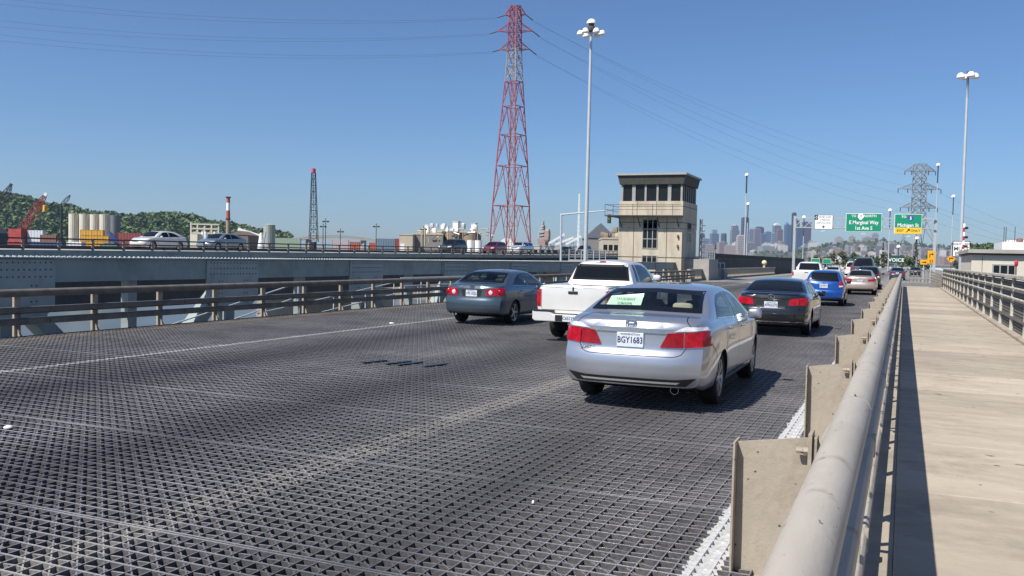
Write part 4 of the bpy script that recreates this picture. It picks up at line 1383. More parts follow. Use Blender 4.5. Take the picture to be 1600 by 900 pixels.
F_['patches'] = [('tail_light*', 'rear', [(0.752, 0.76), (0.846, 0.76)], [(0.752, 1.135), (0.846, 1.135)], red_lens, 0.012),
                 ('high_brake_light', 'rear', [(-0.18, 1.725), (0.18, 1.725)], [(-0.16, 1.76), (0.16, 1.76)], clear_lens, 0.02),
                 ('high_brake_lens', 'rear', [(-0.07, 1.73), (0.07, 1.73)], [(-0.07, 1.755), (0.07, 1.755)], red_lens, 0.028)]
F_['gaps_rear'] = [[(-0.735, 1.18), (-0.735, 0.69), (0.735, 0.69), (0.735, 1.18)], [(-0.85, 1.185), (0.85, 1.185)]]
F_['gaps_side'] = [[(1.98, 1.22), (1.98, 0.56)], [(2.56, 1.26), (2.56, 0.56)], [(3.88, 1.22), (3.92, 0.56)]]
F_['handles'] = [(2.72, 1.12)]
F_['spokes'] = 6
F_['glass'] = mat('black_privacy_glass', (0.006, 0.007, 0.008), 0.06, var=0, spec=0.3)
pk, bvp = make_car('pickup_truck', 'white pickup truck with flat bed cover between grey and silver sedans', 'pickup truck', F_, whitep, (-6.57, 18.35, 0.0), R(0.5))
pk['label'] = 'white pickup truck with flat bed cover between grey and silver sedans'
mb = MB()
mb.prism([(-0.88, 0.48), (-0.82, 0.44), (0.82, 0.44), (0.88, 0.48), (0.88, 0.66), (0.46, 0.66), (0.40, 0.60), (-0.40, 0.60), (-0.46, 0.66), (-0.88, 0.66)], -0.16, 0.04, 'Y')
bmp = mb.build('rear_bumper', whitep, pk, bevel=0.02)
mb = MB(); mb.box(-0.86, -0.42, -0.175, 0.03, 0.664, 0.685); mb.box(0.42, 0.86, -0.175, 0.03, 0.664, 0.685); mb.box(-0.34, 0.34, -0.17, -0.161, 0.46, 0.59)
mb.each('step_pad', trim_m, bmp)
mb = MB(); mb.box(-0.16, 0.16, -0.19, -0.172, 0.455, 0.595); plp = mb.build('licence_plate', plate_m, pk)
text('C65129B', 0.10, plate_ink, plp, (0, -0.193, 0.522), FACE, 'plate_number', sx=0.85, bold=0.001)
p = ray(bvp, 'rear', 0, 1.08, 0.0)
mb = MB(); mb.box(-0.11, 0.11, p.y - 0.02, p.y + 0.01, 1.05, 1.11); mb.build('tailgate_handle', trim_m, pk, bevel=0.012)
mb = MB(); mb.bar((0, p.y - 0.01, 1.115), (0, p.y - 0.01, 1.21), 0.02, 0.02); mb.build('lid_latch', trim_m, pk)
mb = MB(); mb.box(-0.70, -0.42, 0.8, 0.83, 0.18, 0.5); mb.box(0.42, 0.70, 0.8, 0.83, 0.18, 0.5); mb.each('mud_flap', well_m, pk)

G_ = pickup(5.4, 0.98, 1.90, 0.39, 1.2, 4.5, 2.0, 1.28, -0.25, 0.65, 0.5)
G_['windows'] = {'rear_window': ('rear', [(-0.72, 1.30), (0.72, 1.30)], [(-0.64, 1.78), (0.64, 1.78)]),
                 'front_door_window': ('side', [(2.6, 1.34), (3.9, 1.30)], [(2.5, 1.78), (3.3, 1.76), (3.9, 1.36)])}
G_['patches'] = [('tail_light*', 'rear', [(0.84, 0.9), (0.94, 0.9)], [(0.84, 1.18), (0.94, 1.18)], red_lens, 0.012), ('tailgate_handle', 'rear', [(-0.12, 1.10), (0.12, 1.10)], [(-0.12, 1.15), (0.12, 1.15)], trim_m, 0.01)]
make_car('pickup_truck', 'white full-size pickup truck ahead in the middle lane near the gantry', 'pickup truck', G_, whitep, (-6.2, 65.0, 0), 0, detail=False)

# ---- sport utility wagons
def wagon(L_, hw, H, r, yr, yf, belt, hood, zb=0.32):
    return dict(L=L_, hw=hw, r=r, yr=yr, yf=yf,
        top=[(0, belt - 0.05), (0.04, belt + 0.05), (0.14, belt + (H - belt) * 0.45), (0.34, H - 0.08), (0.55, H - 0.03), (1.6, H), (2.6, H - 0.05), (3.05, H - 0.28), (3.45, hood + 0.03), (L_ - 0.5, hood - 0.06), (L_ - 0.1, hood - 0.2), (L_, hood - 0.4)],
        belt=[(0, belt - 0.1), (0.3, belt), (3.2, belt - 0.05), (L_ - 0.4, hood - 0.15), (L_, hood - 0.45)],
        plan=[(0, hw * 0.93), (0.3, hw * 0.97), (1.0, hw), (L_ - 1.2, hw), (L_ - 0.5, hw * 0.96), (L_, hw * 0.84)],
        bottom=[(0, zb + 0.1), (0.4, zb), (L_ - 0.5, zb), (L_, zb + 0.05)],
        rear=[(0.2, 0.05), (0.45, 0.0), (0.65, 0.0), (0.75, 0.05), (H, 0.06)], front=[(0.3, 0.06), (0.6, 0.0), (0.8, 0.05), (H, 0.2)], tumble=0.33, rcr=0.14,
        mirror=(3.0, belt + 0.05), mirror_m=black_paint,
        windows={'rear_window': ('rear', [(-hw * 0.72, belt + 0.07), (hw * 0.72, belt + 0.07)], [(-hw * 0.62, H - 0.13), (hw * 0.62, H - 0.13)]),
                 'cargo_window': ('side', [(0.45, belt + 0.07), (1.15, belt + 0.05)], [(0.60, H - 0.16), (1.15, H - 0.13)]),
                 'rear_door_window': ('side', [(1.22, belt + 0.05), (2.05, belt + 0.03)], [(1.22, H - 0.13), (2.05, H - 0.13)]),
                 'front_door_window': ('side', [(2.12, belt + 0.03), (3.1, belt + 0.01)], [(2.12, H - 0.13), (2.6, H - 0.16), (3.1, belt + 0.04)]),
                 'windscreen': ('front', [(-hw * 0.74, hood + 0.08), (hw * 0.74, hood + 0.08)], [(-hw * 0.62, H - 0.12), (hw * 0.62, H - 0.12)])},
        patches=[('tail_light*', 'rear', [(hw * 0.76, belt - 0.25), (hw * 0.93, belt - 0.22)], [(hw * 0.78, belt + 0.06), (hw * 0.9, belt + 0.06)], red_lens, 0.014),
                 ('headlight*', 'front', [(hw * 0.55, hood - 0.33), (hw * 0.92, hood - 0.28)], [(hw * 0.55, hood - 0.2), (hw * 0.9, hood - 0.13)], clear_lens, 0.012),
                 ('grille', 'front', [(-hw * 0.4, hood - 0.36), (hw * 0.4, hood - 0.36)], [(-hw * 0.45, hood - 0.2), (hw * 0.45, hood - 0.2)], trim_m, 0.008)],
        plate=(0.0, belt - 0.2, 'ABT 204'))
dkg = paint('charcoal', (0.035, 0.045, 0.048), 0.4, 0.3)
make_car('wagon', 'dark charcoal wagon directly in front of the champagne sedan', 'car', wagon(4.6, 0.90, 1.68, 0.34, 0.95, 3.6, 1.05, 1.0), dkg, (-2.35, 68.5, 0), 0, detail=False)
pur = paint('graphite', (0.10, 0.10, 0.115), 0.5, 0.25)
make_car('sport_utility_vehicle', 'tall graphite sport utility vehicle towering over the queue ahead', 'car', wagon(5.2, 1.0, 2.38, 0.42, 1.1, 4.1, 1.55, 1.35, 0.5), pur, (-3.1, 78.5, 0), 0, detail=False)

# ---- saloons further off, seen small
def small_sedan(label, pm, loc, rz=0.0, group=None, plate='AKL0042'):
    s = saloon(4.6, 0.89, 1.47, 0.98, 3.65, 0.32, 1.07, 0.5, 1.2, 2.75, 3.45, 0.98, 1.0, 0.94)
    s['ny'] = 40
    s['windows'] = sedan_windows(1.47, 1.0, 0.94, 0.98, 2.05, 3.08, (0.63, 0.54), (0.65, 0.54), 1.13, 0.98)
    s['patches'] = [('tail_light*', 'rear', [(0.44, 0.79), (0.86, 0.82)], [(0.44, 0.93), (0.85, 0.97)], red_lens, 0.014),
                    ('headlight*', 'front', [(0.42, 0.63), (0.82, 0.69)], [(0.42, 0.71), (0.84, 0.80)], clear_lens, 0.012),
                    ('grille', 'front', [(-0.3, 0.60), (0.3, 0.60)], [(-0.34, 0.66), (0.34, 0.66)], trim_m, 0.008),
                    ('lower_grille', 'front', [(-0.5, 0.30), (0.5, 0.30)], [(-0.55, 0.40), (0.55, 0.40)], trim_m, 0.008),
                    ('fog_lamp_recess*', 'front', [(0.58, 0.33), (0.78, 0.36)], [(0.62, 0.42), (0.76, 0.42)], trim_m, 0.008)]
    s['gaps_side'] = door_gaps(1.20, 2.05, 3.14, 0.33, 1.02, 1.45)
    s['handles'] = [(1.42, 0.90), (2.32, 0.88)]
    s['plate'] = (0.0, 0.82, plate)
    return make_car('sedan', label, 'car', s, pm, loc, rz, group)
small_sedan('dark blue grey sedan far ahead taking the right exit lane', paint('bluegrey', (0.05, 0.06, 0.085), 0.4), (-0.7, 112, 0))
small_sedan('small black sedan at the far end of the exit lane', black, (1.6, 150, 0))
small_sedan('white sedan with dark blue rear glass ahead of the full-size pickup', whitep, (-6.7, 96, 0))
make_car('van', 'small white van far ahead left of the tall vehicle', 'van', wagon(4.9, 0.98, 2.1, 0.34, 1.0, 3.7, 1.25, 1.1), whitep, (-6.4, 128, 0), 0, detail=False)

# ---- oncoming traffic on the parallel bridge
def onf(x, y): return (x, y, fz(y) + 0.004)
small_sedan('white sedan on the parallel bridge, front towards the left', whitep, onf(-51.6, 53.6), math.pi)
small_sedan('pale blue grey sedan following the white one on the parallel bridge', paint('paleblue', (0.23, 0.29, 0.34), 0.5), onf(-51.4, 60.2), math.pi)
make_car('sport_utility_vehicle', 'dark sport utility vehicle on the parallel bridge before the brown tanks', 'car', wagon(4.8, 0.93, 1.78, 0.36, 1.0, 3.75, 1.12, 1.05), paint('navy', (0.022, 0.028, 0.036), 0.4), onf(-49.4, 97.5), math.pi, detail=False)
make_car('sport_utility_vehicle', 'dark red sport utility vehicle on the parallel bridge', 'car', wagon(4.7, 0.92, 1.68, 0.35, 1.0, 3.7, 1.08, 1.02), paint('maroon', (0.22, 0.012, 0.035), 0.35), onf(-49.4, 109.3), math.pi, detail=False)
can = pickup(5.3, 0.90, 1.78, 0.36, 1.2, 4.3, 1.95, 1.12, 0.03, 0.6)
can['top'] = [(0, 1.0), (0.06, 1.30), (0.16, 1.70), (0.4, 1.76), (1.9, 1.77), (2.2, 1.78), (2.9, 1.78), (3.4, 1.74), (3.7, 1.66), (4.2, 1.22), (4.7, 1.10), (5.15, 1.0), (5.3, 0.75)]
can['windows'] = {'canopy_window': ('side', [(0.45, 1.26), (1.85, 1.26)], [(0.5, 1.62), (1.85, 1.64)]), 'quarter_window': ('side', [(2.1, 1.2), (2.7, 1.19)], [(2.1, 1.64), (2.7, 1.66)]),
                  'front_door_window': ('side', [(2.8, 1.18), (3.85, 1.15)], [(2.8, 1.66), (3.3, 1.63), (3.85, 1.2)]), 'windscreen': ('front', [(-0.66, 1.26), (0.66, 1.26)], [(-0.56, 1.66), (0.56, 1.66)])}
can['patches'] = [('headlight*', 'front', [(0.5, 0.80), (0.8, 0.80)], [(0.5, 0.95), (0.8, 0.95)], clear_lens, 0.012), ('grille', 'front', [(-0.45, 0.78), (0.45, 0.78)], [(-0.45, 0.95), (0.45, 0.95)], trim_m, 0.01)]
make_car('pickup_truck', 'silver pickup truck with rear canopy on the parallel bridge', 'pickup truck', can, paint('palesilver', (0.55, 0.57, 0.6), 0.4), onf(-49.3, 118.5), math.pi, detail=False)
make_car('sport_utility_vehicle', 'black vehicle on the parallel bridge right of the tall light mast', 'car', wagon(4.8, 0.93, 1.78, 0.36, 1.0, 3.75, 1.12, 1.05), black, onf(-55.2, 162), math.pi, detail=False)
small_sedan('dark green sedan on the parallel bridge left of the tall light mast', paint('darkgreen', (0.02, 0.04, 0.035), 0.4), onf(-57.3, 158), math.pi)

# ------------------------------------------------------------------ bridge control house
CH = Vector((-21.35, 83, GZ))
ch = thing('control_house', 'square concrete bridge control house with glazed lookout room and flared roof', 'control house', CH)
x0, x1, y0, y1 = -24.3, -18.4, 80.0, 86.0
mb = MB(); mb.box(x0, x1, y0, y1, GZ, 4.60)
mb.build('lower_wall', conc, ch, CH)
mb = MB(); mb.box(x0 - 0.02, x1 + 0.02, y0 - 0.02, y1 + 0.02, 4.63, 7.08)
mb.build('upper_wall', conc, ch, CH)
groove = mat('wall_groove', (0.10, 0.085, 0.06), 0.9, var=0)
mb = MB()
for z in (6.62, 5.15, 1.98):
    mb = MB(); mb.box(x0 - 0.024, x1 + 0.024, y0 - 0.024, y1 + 0.024, z - 0.03, z + 0.03); mb.build('wall_joint', groove, ch, CH)
for (xa, za, zb_) in ((x0 + 1.42, 0, 4.6), (x1 - 1.4, 0, 4.6), (x0 + 1.42, 4.63, 5.7), (x1 - 1.4, 4.63, 5.7), (x0 + 1.7, 5.8, 7.05), (x0 + 3.5, 5.8, 7.05)):
    mb = MB(); mb.box(xa - 0.02, xa + 0.02, y0 - 0.026, y0 - 0.018 if za > 4 else y0 + 0.01, za, zb_)
    mb.build('wall_joint', groove, ch, CH)
def window(parent, org, xa, xb, yf, za, zb_, cols, rows, frame_m, axis='Y', proud=0.05):
    """framed panes on a wall looking towards -Y (axis Y) or +X (axis X)"""
    f = MB(); g = []
    def bx(m, a, b_, c_, d_, off, dep):
        if axis == 'Y': m.box(a, b_, yf - off, yf - off + dep, c_, d_)
        else: m.box(yf + off - dep, yf + off, a, b_, c_, d_)
    w = 0.07
    bx(f, xa, xb, za, za + w, proud, 0.08); bx(f, xa, xb, zb_ - w, zb_, proud, 0.08)
    bx(f, xa, xa + w, za + w, zb_ - w, proud, 0.08); bx(f, xb - w, xb, za + w, zb_ - w, proud, 0.08)
    cw_, rh = (xb - xa) / cols, (zb_ - za) / rows
    for i in range(1, cols): bx(f, xa + i * cw_ - 0.035, xa + i * cw_ + 0.035, za + w, zb_ - w, proud - 0.004, 0.07)
    for i in range(1, rows): bx(f, xa + w, xb - w, za + i * rh - 0.035, za + i * rh + 0.035, proud - 0.002, 0.07)
    fr = f.build('window_frame', frame_m, parent, org)
    for i in range(cols):
        for j in range(rows):
            p_ = MB(); bx(p_, xa + i * cw_ + 0.03, xa + (i + 1) * cw_ - 0.03, za + j * rh + 0.03, za + (j + 1) * rh - 0.03, proud - 0.03, 0.02)
            p_.build('pane', glass_dark, fr, org)
    return fr
frame_dk = mat('grey_window_frame', (0.30, 0.31, 0.31), 0.5, var=0.05)
window(ch, CH, -22.05, -20.62, y0, 2.75, 5.42, 3, 3, frame_dk)
window(ch, CH, -22.05, -20.62, y0, 0.9, 2.15, 3, 1, frame_dk)
window(ch, CH, 81.9, 83.6, x1, 3.4, 5.3, 3, 2, frame_dk, axis='X')
# lookout room
mb = MB(); mb.box(x0 + 0.25, x1 - 0.25, y0 + 0.25, y1 - 0.25, 7.10, 8.60)
mb.build('lookout_glass', glass_dark, ch, CH)
mull = mat('pale_mullion', (0.30, 0.29, 0.27), 0.7, var=0.1)
for i in range(6):
    xx = x0 + 0.18 + i * (x1 - x0 - 0.36) / 5
    w = 0.16 if i in (1, 4) else 0.09
    for yy in (y0 + 0.16, y1 - 0.24):
        mb = MB(); mb.box(xx - w, xx + w, yy, yy + 0.088, 7.10, 8.58); mb.build('mullion', mull, ch, CH)
for i in range(7):
    yy = y0 + 0.3 + i * (y1 - y0 - 0.6) / 6
    for xx in (x0 + 0.16, x1 - 0.24):
        mb = MB(); mb.box(xx, xx + 0.088, yy - 0.10, yy + 0.10, 7.10, 8.57); mb.build('mullion', mull, ch, CH)
soff = mat('dark_soffit', (0.065, 0.062, 0.055), 0.8, var=0.2)
def frust(m, a0, a1, b0, b1, z0, z1, g):
    m.add([(a0, b0, z0), (a1, b0, z0), (a1, b1, z0), (a0, b1, z0), (a0 - g, b0 - g, z1), (a1 + g, b0 - g, z1), (a1 + g, b1 + g, z1), (a0 - g, b1 + g, z1)],
          [(0, 3, 2, 1), (4, 5, 6, 7), (0, 1, 5, 4), (1, 2, 6, 5), (2, 3, 7, 6), (3, 0, 4, 7)])
mb = MB(); frust(mb, x0 - 0.02, x1 + 0.02, y0 - 0.02, y1 + 0.02, 8.61, 9.42, 0.16)
mb.build('roof_fascia', soff, ch, CH)
mb = MB(); mb.box(x0 - 0.32, x1 + 0.32, y0 - 0.32, y1 + 0.32, 9.43, 9.60)
mb.build('roof', mat('pale_roof_edge', (0.34, 0.33, 0.31), 0.6, var=0.1), ch, CH)
# balcony round the front and left
mb = MB(); mb.box(x0 - 1.1, x1 + 0.1, y0 - 1.0, y0 - 0.03, 5.66, 5.76); mb.box(x0 - 1.1, x0 - 0.03, y0 - 0.028, y1, 5.66, 5.76)
mb.each('balcony_floor', steel_dark, ch, CH)
for i in range(4):
    xx = x0 + 0.25 + i * 1.78
    mb = MB(); mb.bar((xx, y0 - 0.95, 5.62), (xx, y0 - 0.03, 4.75), 0.07, 0.09); mb.build('balcony_bracket', steel_dark, ch, CH)
for z in (6.25, 6.72):
    mb = MB(); mb.tube((x0 - 1.08, y0 - 0.97, z), (x1 + 0.08, y0 - 0.97, z), 0.022, 6); mb.tube((x0 - 1.08, y0 - 0.97, z), (x0 - 1.08, y1, z), 0.022, 6)
    mb.each('balcony_rail', steel_dark, ch, CH)
for xx in (x0 - 1.08, x0 - 0.3, x0 + 1.55, x0 + 3.4, x0 + 5.2):
    mb = MB(); mb.tube((xx, y0 - 0.97, 5.76), (xx, y0 - 0.97, 6.74), 0.022, 6); mb.build('balcony_post', steel_dark, ch, CH)
for zz in (3.0, 3.9):
    mb = MB(); rbox(mb, (x1 - 0.35, y0 - 0.1, zz), (0.07, 0.09, 0.16)); mb.build('wall_lamp', mat('rusty_fitting', (0.16, 0.10, 0.06), 0.7, var=0.3), ch, CH)
mb = MB(); mb.box(x1 + 0.03, x1 + 2.2, y0 + 1.5, y1 - 0.2, GZ, 1.9)
mb.build('side_annex', conc_grey, ch, CH)
# antenna mast behind
def lattice_mast(name, label, cat, base, h, w, m, n=10, w2=None):
    t = thing(name, label, cat, base)
    mb = MB(); w2 = w2 or w
    for k in range(3):
        a_ = 2 * math.pi * k / 3
        mb.bar(base + Vector((math.cos(a_) * w, math.sin(a_) * w, 0)), base + Vector((math.cos(a_) * w2, math.sin(a_) * w2, h)), w * 0.25)
    mb.each('mast_leg', m, t, base)
    mb = MB()
    for i in range(n):
        for k in range(3):
            a_, b_ = 2 * math.pi * k / 3, 2 * math.pi * (k + 1) / 3
            f0, f1 = i / n, (i + 1) / n
            wa, wb = w + (w2 - w) * f0, w + (w2 - w) * f1
            mb.bar(base + Vector((math.cos(a_) * wa, math.sin(a_) * wa, h * f0)), base + Vector((math.cos(b_) * wb, math.sin(b_) * wb, h * f1)), w * 0.14)
    mb.build('lacing', m, t, base, stuff=True)
    return t
b0 = at(1093, 420, 92); b0.z = GZ
t = lattice_mast('antenna_mast', 'thin lattice antenna mast right of the control house', 'mast', b0, 18.5, 0.22, steel_dark, 26, 0.14)
for i in range(9):
    z = 14.2 - GZ * 0 + i * 0.55
    mb = MB(); mb.bar(b0 + Vector((0.1, 0, z - 0.8)), b0 + Vector((0.45, 0, z - 0.75)), 0.07); mb.build('aerial', steel_dark, t, b0)
# pale platform railings
def pale_railing(label, p0, p1, h, rails, posts, m=galv, name='platform_railing', deck=True, base_drop=2.0):
    c_ = (p0 + p1) / 2
    t = thing(name, label, 'railing', c_)
    for i in range(rails):
        z = h * (i + 1) / rails
        mb = MB(); mb.bar(p0 + Vector((0, 0, z)), p1 + Vector((0, 0, z)), 0.07); mb.build('rail', m, t, c_)
    for i in range(posts):
        q = p0 + (p1 - p0) * (i / (posts - 1))
        mb = MB(); mb.bar(q, q + Vector((0, 0, h + 0.02)), 0.08); mb.build('post', m, t, c_)
    if deck:
        mb = MB(); mb.box(min(p0.x, p1.x) - 0.1, max(p0.x, p1.x) + 0.1, min(p0.y, p1.y), max(p0.y, p1.y) + 1.2, p0.z - base_drop, p0.z - 0.02); mb.build('platform', conc_grey, t, c_)
    return t
pale_railing('pale lattice railing right of the control house wall', at(1094, 408, 96), at(1116, 408, 97), 1.15, 5, 7)
pale_railing('low pale open frame railing beside the dark ramp wall', at(1118, 421, 90), at(1132, 421, 90), 0.65, 1, 3)
pale_railing('pale four bar railing on a platform left of the control house', at(889, 405, 104), at(946, 406, 106), 1.15, 4, 7)

# ------------------------------------------------------------------ machinery building on the right
MBO = Vector((8.0, 60, GZ))
mbd = thing('machinery_building', 'low cream concrete building with flat roof beyond the pedestrian railing', 'building', MBO)
cream = mat('cream_render', (0.60, 0.545, 0.455), 0.85, var=0.06, scale=0.6, dirt=(0.42, 0.37, 0.30), dirt_amt=0.4, dscale=0.5)
mb = MB(); mb.box(3.42, 15, 56, 66, GZ, 2.48); mb.build('wall', cream, mbd, MBO)
mb = MB(); mb.box(3.28, 15.2, 55.8, 66.2, 2.485, 2.57); mb.build('roof_lip', soff, mbd, MBO)
mb = MB(); mb.box(3.22, 15.3, 55.7, 66.3, 2.575, 2.78); mb.build('roof', conc_grey, mbd, MBO)
window(mbd, MBO, 4.45, 5.6, 56.0, 1.35, 1.98, 3, 1, frame_dk)
for xx in (3.95, 6.1, 8.2):
    mb = MB(); mb.box(xx - 0.012, xx + 0.012, 55.99, 56.01, -2, 2.4); mb.build('wall_joint', groove, mbd, MBO)
red_paint = mat('red_paint', (0.45, 0.03, 0.03), 0.5, var=0.1)
lp0 = at(1587, 432, 46)
rl = thing('signal_lamp', 'small red lamp on a thin post before the cream wall', 'lamp', lp0 - Vector((0, 0, 0.8)))
mb = MB(); mb.tube(lp0 - Vector((0, 0, 0.8)), lp0 + Vector((0, 0, 0.55)), 0.035, 8); mb.build('post', mat('rust', (0.20, 0.11, 0.07), 0.8, var=0.3), rl, lp0 - Vector((0, 0, 0.8)))
mb = MB(); rbox(mb, lp0 + Vector((0, 0, 0.68)), (0.09, 0.09, 0.16), 6, 0.6); mb.build('lamp_head', red_paint, rl, lp0 - Vector((0, 0, 0.8)), smooth=60)
# white annex on its skyline
wb0 = at(1590, 392, 150); wb0.z = GZ
wb = thing('white_building', 'bright white flat roofed building above the cream one', 'building', wb0)
tp = at(1566, 378, 150)
mb = MB(); mb.box(tp.x, tp.x + 22, tp.y, tp.y + 15, GZ, tp.z); mb.build('wall', white_paint, wb, wb0)
mb = MB(); mb.box(tp.x + 1, tp.x + 7, tp.y + 3, tp.y + 9, tp.z + 0.01, tp.z + 0.35); mb.build('roof_slab', white_paint, wb, wb0)
dq = at(1595, 376, 150)
mb = MB(); mb.lathe([(0.5, -0.4), (0.5, 0.1), (0.38, 0.3), (0.0001, 0.4)], (dq.x, tp.y + 3, tp.z + 0.4), 14); mb.build('vent_cap', mat('dull_red', (0.22, 0.09, 0.08), 0.7, var=0.2), wb, wb0, smooth=50)
for px in (1570, 1573, 1586.5):
    q = at(px, 378, 150)
    mb = MB(); mb.tube((q.x, tp.y + 2, tp.z), (q.x, tp.y + 2, tp.z + 2.6), 0.06, 6); mb.build('aerial', steel_dark, wb, wb0)

# ------------------------------------------------------------------ sign gantry
GY = 150.0
gp = Vector((-6, GY, 0))
ga = thing('sign_gantry', 'grey steel truss gantry carrying road signs across the road', 'gantry', gp)
gal = mat('gantry_grey', (0.40, 0.42, 0.43), 0.5, metal=0.2, var=0.1)
for xx, zt_ in ((-16.3, 9.2), (4.1, 9.0)):
    mb = MB(); mb.box(xx - 0.2, xx + 0.2, GY - 0.25, GY + 0.25, -6, zt_); mb.build('upright', gal, ga, gp)
for zz in (7.35, 8.85):
    for yy in (GY - 0.55, GY + 0.55):
        mb = MB(); mb.bar((-16.3, yy, zz), (4.1, yy, zz), 0.16); mb.build('chord', gal, ga, gp)
nn = 14
for i in range(nn):
    xa, xb = -16.3 + 20.4 * i / nn, -16.3 + 20.4 * (i + 1) / nn
    mb = MB(); mb.bar((xa, GY - 0.55, 7.35), (xb, GY - 0.55, 8.85), 0.09); mb.bar((xa, GY + 0.55, 8.85), (xb, GY + 0.55, 7.35), 0.09)
    mb.each('lacing', gal, ga, gp)
sign_green = mat('sign_green', (0.005, 0.235, 0.125), 0.45, var=0.05)
sign_white = mat('sign_white', (0.80, 0.80, 0.79), 0.5, var=0.03)
sign_yellow = mat('sign_yellow', (0.80, 0.50, 0.03), 0.5, var=0.05)
sign_amber = mat('sign_amber', (0.80, 0.36, 0.01), 0.5, var=0.06)
ink = mat('sign_black', (0.01, 0.01, 0.01), 0.6, var=0)
def board(name, label, xa, xb, za, zb_, yf, face, edge, cat='sign', back=None):
    c_ = Vector(((xa + xb) / 2, yf, (za + zb_) / 2))
    t = thing(name, label, cat, c_)
    mb = MB(); mb.box(xa, xb, yf, yf + 0.06, za, zb_); mb.build('panel', edge, t, c_, bevel=0.02)
    e = min(0.06, (xb - xa) * 0.04)
    mb = MB(); mb.box(xa + e, xb - e, yf - 0.012, yf - 0.002, za + e, zb_ - e); mb.build('face', face, t, c_)
    return t, c_
def lamp_arm(t, c_, x, z, yf):
    mb = MB(); mb.bar((x - 0.3, yf - 1.0, z - 0.3), (x + 0.4, yf - 1.0, z - 0.22), 0.25, 0.14); mb.build('sign_lamp', mat('lamp_grey', (0.5, 0.5, 0.5), 0.5, var=0.05), t, c_)
    mb = MB(); mb.bar((x, yf - 1.0, z - 0.25), (x, yf + 0.1, z + 0.05), 0.06); mb.build('lamp_arm', gal, t, c_)
SY = GY - 0.75
t, c_ = board('carpool_sign', 'white gantry sign for buses and carpools with a down arrow', -13.25, -10.5, 7.08, 9.32, SY, sign_white, mat('sign_edge_dark', (0.05, 0.05, 0.05), 0.5, var=0))
for s, z in (('BUSES AND', 8.98), ('2 PERSON', 8.52), ('CARPOOLS ONLY', 8.07)):
    text(s, 0.42, ink, t, (0.18 if z > 8.3 else 0, -0.02, z - c_.z), FACE, 'lettering', sx=0.80 if len(s) < 10 else 0.68)
mb = MB(); mb.box(-13.25 + 0.04, -12.72, SY - 0.022, SY - 0.013, 8.55, 9.28); bk = mb.build('diamond_panel', ink, t, c_)
mb = MB()
o_ = [(-12.965, 9.2), (-12.81, 8.92), (-12.965, 8.64), (-13.12, 8.92)]
i_ = [(-12.965, 9.10), (-12.86, 8.92), (-12.965, 8.74), (-13.07, 8.92)]
mb.add([(a, SY - 0.026, b_) for a, b_ in o_ + i_], [(k, (k + 1) % 4, 4 + (k + 1) % 4, 4 + k) for k in range(4)]); mb.build('diamond', sign_white, bk, c_)
mb = MB(); mb.prism([(-11.93, 7.80), (-11.87, 7.80), (-11.87, 7.55), (-11.62, 7.55), (-11.9, 7.25), (-12.18, 7.55), (-11.93, 7.55)], SY - 0.024, SY - 0.013, 'Y'); mb.build('down_arrow', ink, t, c_)
lamp_arm(t, c_, -11.9, 7.0, SY)
t, c_ = board('direction_sign', 'wide green gantry sign reading E Marginal Way 1st Ave S', -8.6, -3.4, 6.75, 9.58, SY, sign_green, sign_white)
text('TO', 0.52, sign_white, t, (-1.45, -0.02, 1.0), FACE, 'lettering', sx=0.95, bold=0.008)
text('NORTH', 0.52, sign_white, t, (0.9, -0.02, 1.0), FACE, 'lettering', sx=1.0, bold=0.008)
text('E Marginal Way', 0.78, sign_white, t, (0, -0.02, 0.0), FACE, 'lettering', sx=0.86, bold=0.012)
text('1st Ave S', 0.78, sign_white, t, (0, -0.02, -0.88), FACE, 'lettering', sx=0.86, bold=0.012)
mb = MB()
pts = [(0.44 * math.cos(a), 0.5 * math.sin(a) * (1.0 if math.sin(a) > 0 else 0.75)) for a in [2 * math.pi * k / 18 for k in range(18)]]
mb.prism([(c_.x - 0.45 + a, c_.z + 0.92 + b_) for a, b_ in pts], SY - 0.024, SY - 0.013, 'Y'); mb.box(c_.x - 0.62, c_.x - 0.28, SY - 0.023, SY - 0.0135, c_.z + 0.42, c_.z + 0.66)
sh = mb.build('route_shield', sign_white, t, c_)
text('99', 0.42, ink, sh, (-0.45, -0.03, 0.97), FACE, 'route_number')
lamp_arm(t, c_, c_.x, 6.65, SY)
t, c_ = board('exit_sign', 'green gantry sign for Michigan St with yellow exit only strip', -1.62, 2.22, 6.45, 9.5, SY, sign_green, sign_white)
mb = MB(); mb.box(-1.57, 2.17, SY - 0.03, SY - 0.014, 6.5, 7.42); yb_ = mb.build('exit_strip', sign_yellow, t, c_)
text('EXIT', 0.5, ink, yb_, (-1.05, -0.036, -1.02), FACE, 'lettering', bold=0.01)
text('ONLY', 0.5, ink, yb_, (1.05, -0.036, -1.02), FACE, 'lettering', bold=0.01)
mb = MB(); mb.bar((c_.x - 0.22, SY - 0.034, 6.72), (c_.x + 0.1, SY - 0.034, 7.04), 0.14, 0.006, up=(0, 1, 0)); mb.prism([(c_.x + 0.3, 7.26), (c_.x + 0.28, 6.86), (c_.x - 0.1, 7.24)], SY - 0.038, SY - 0.031, 'Y'); mb.build('exit_arrow', ink, yb_, c_)
text('TO', 0.5, sign_white, t, (-0.62, -0.02, 1.08), FACE, 'lettering', bold=0.01)
text('Michigan St', 0.74, sign_white, t, (0, -0.02, -0.2), FACE, 'lettering', sx=0.88, bold=0.012)
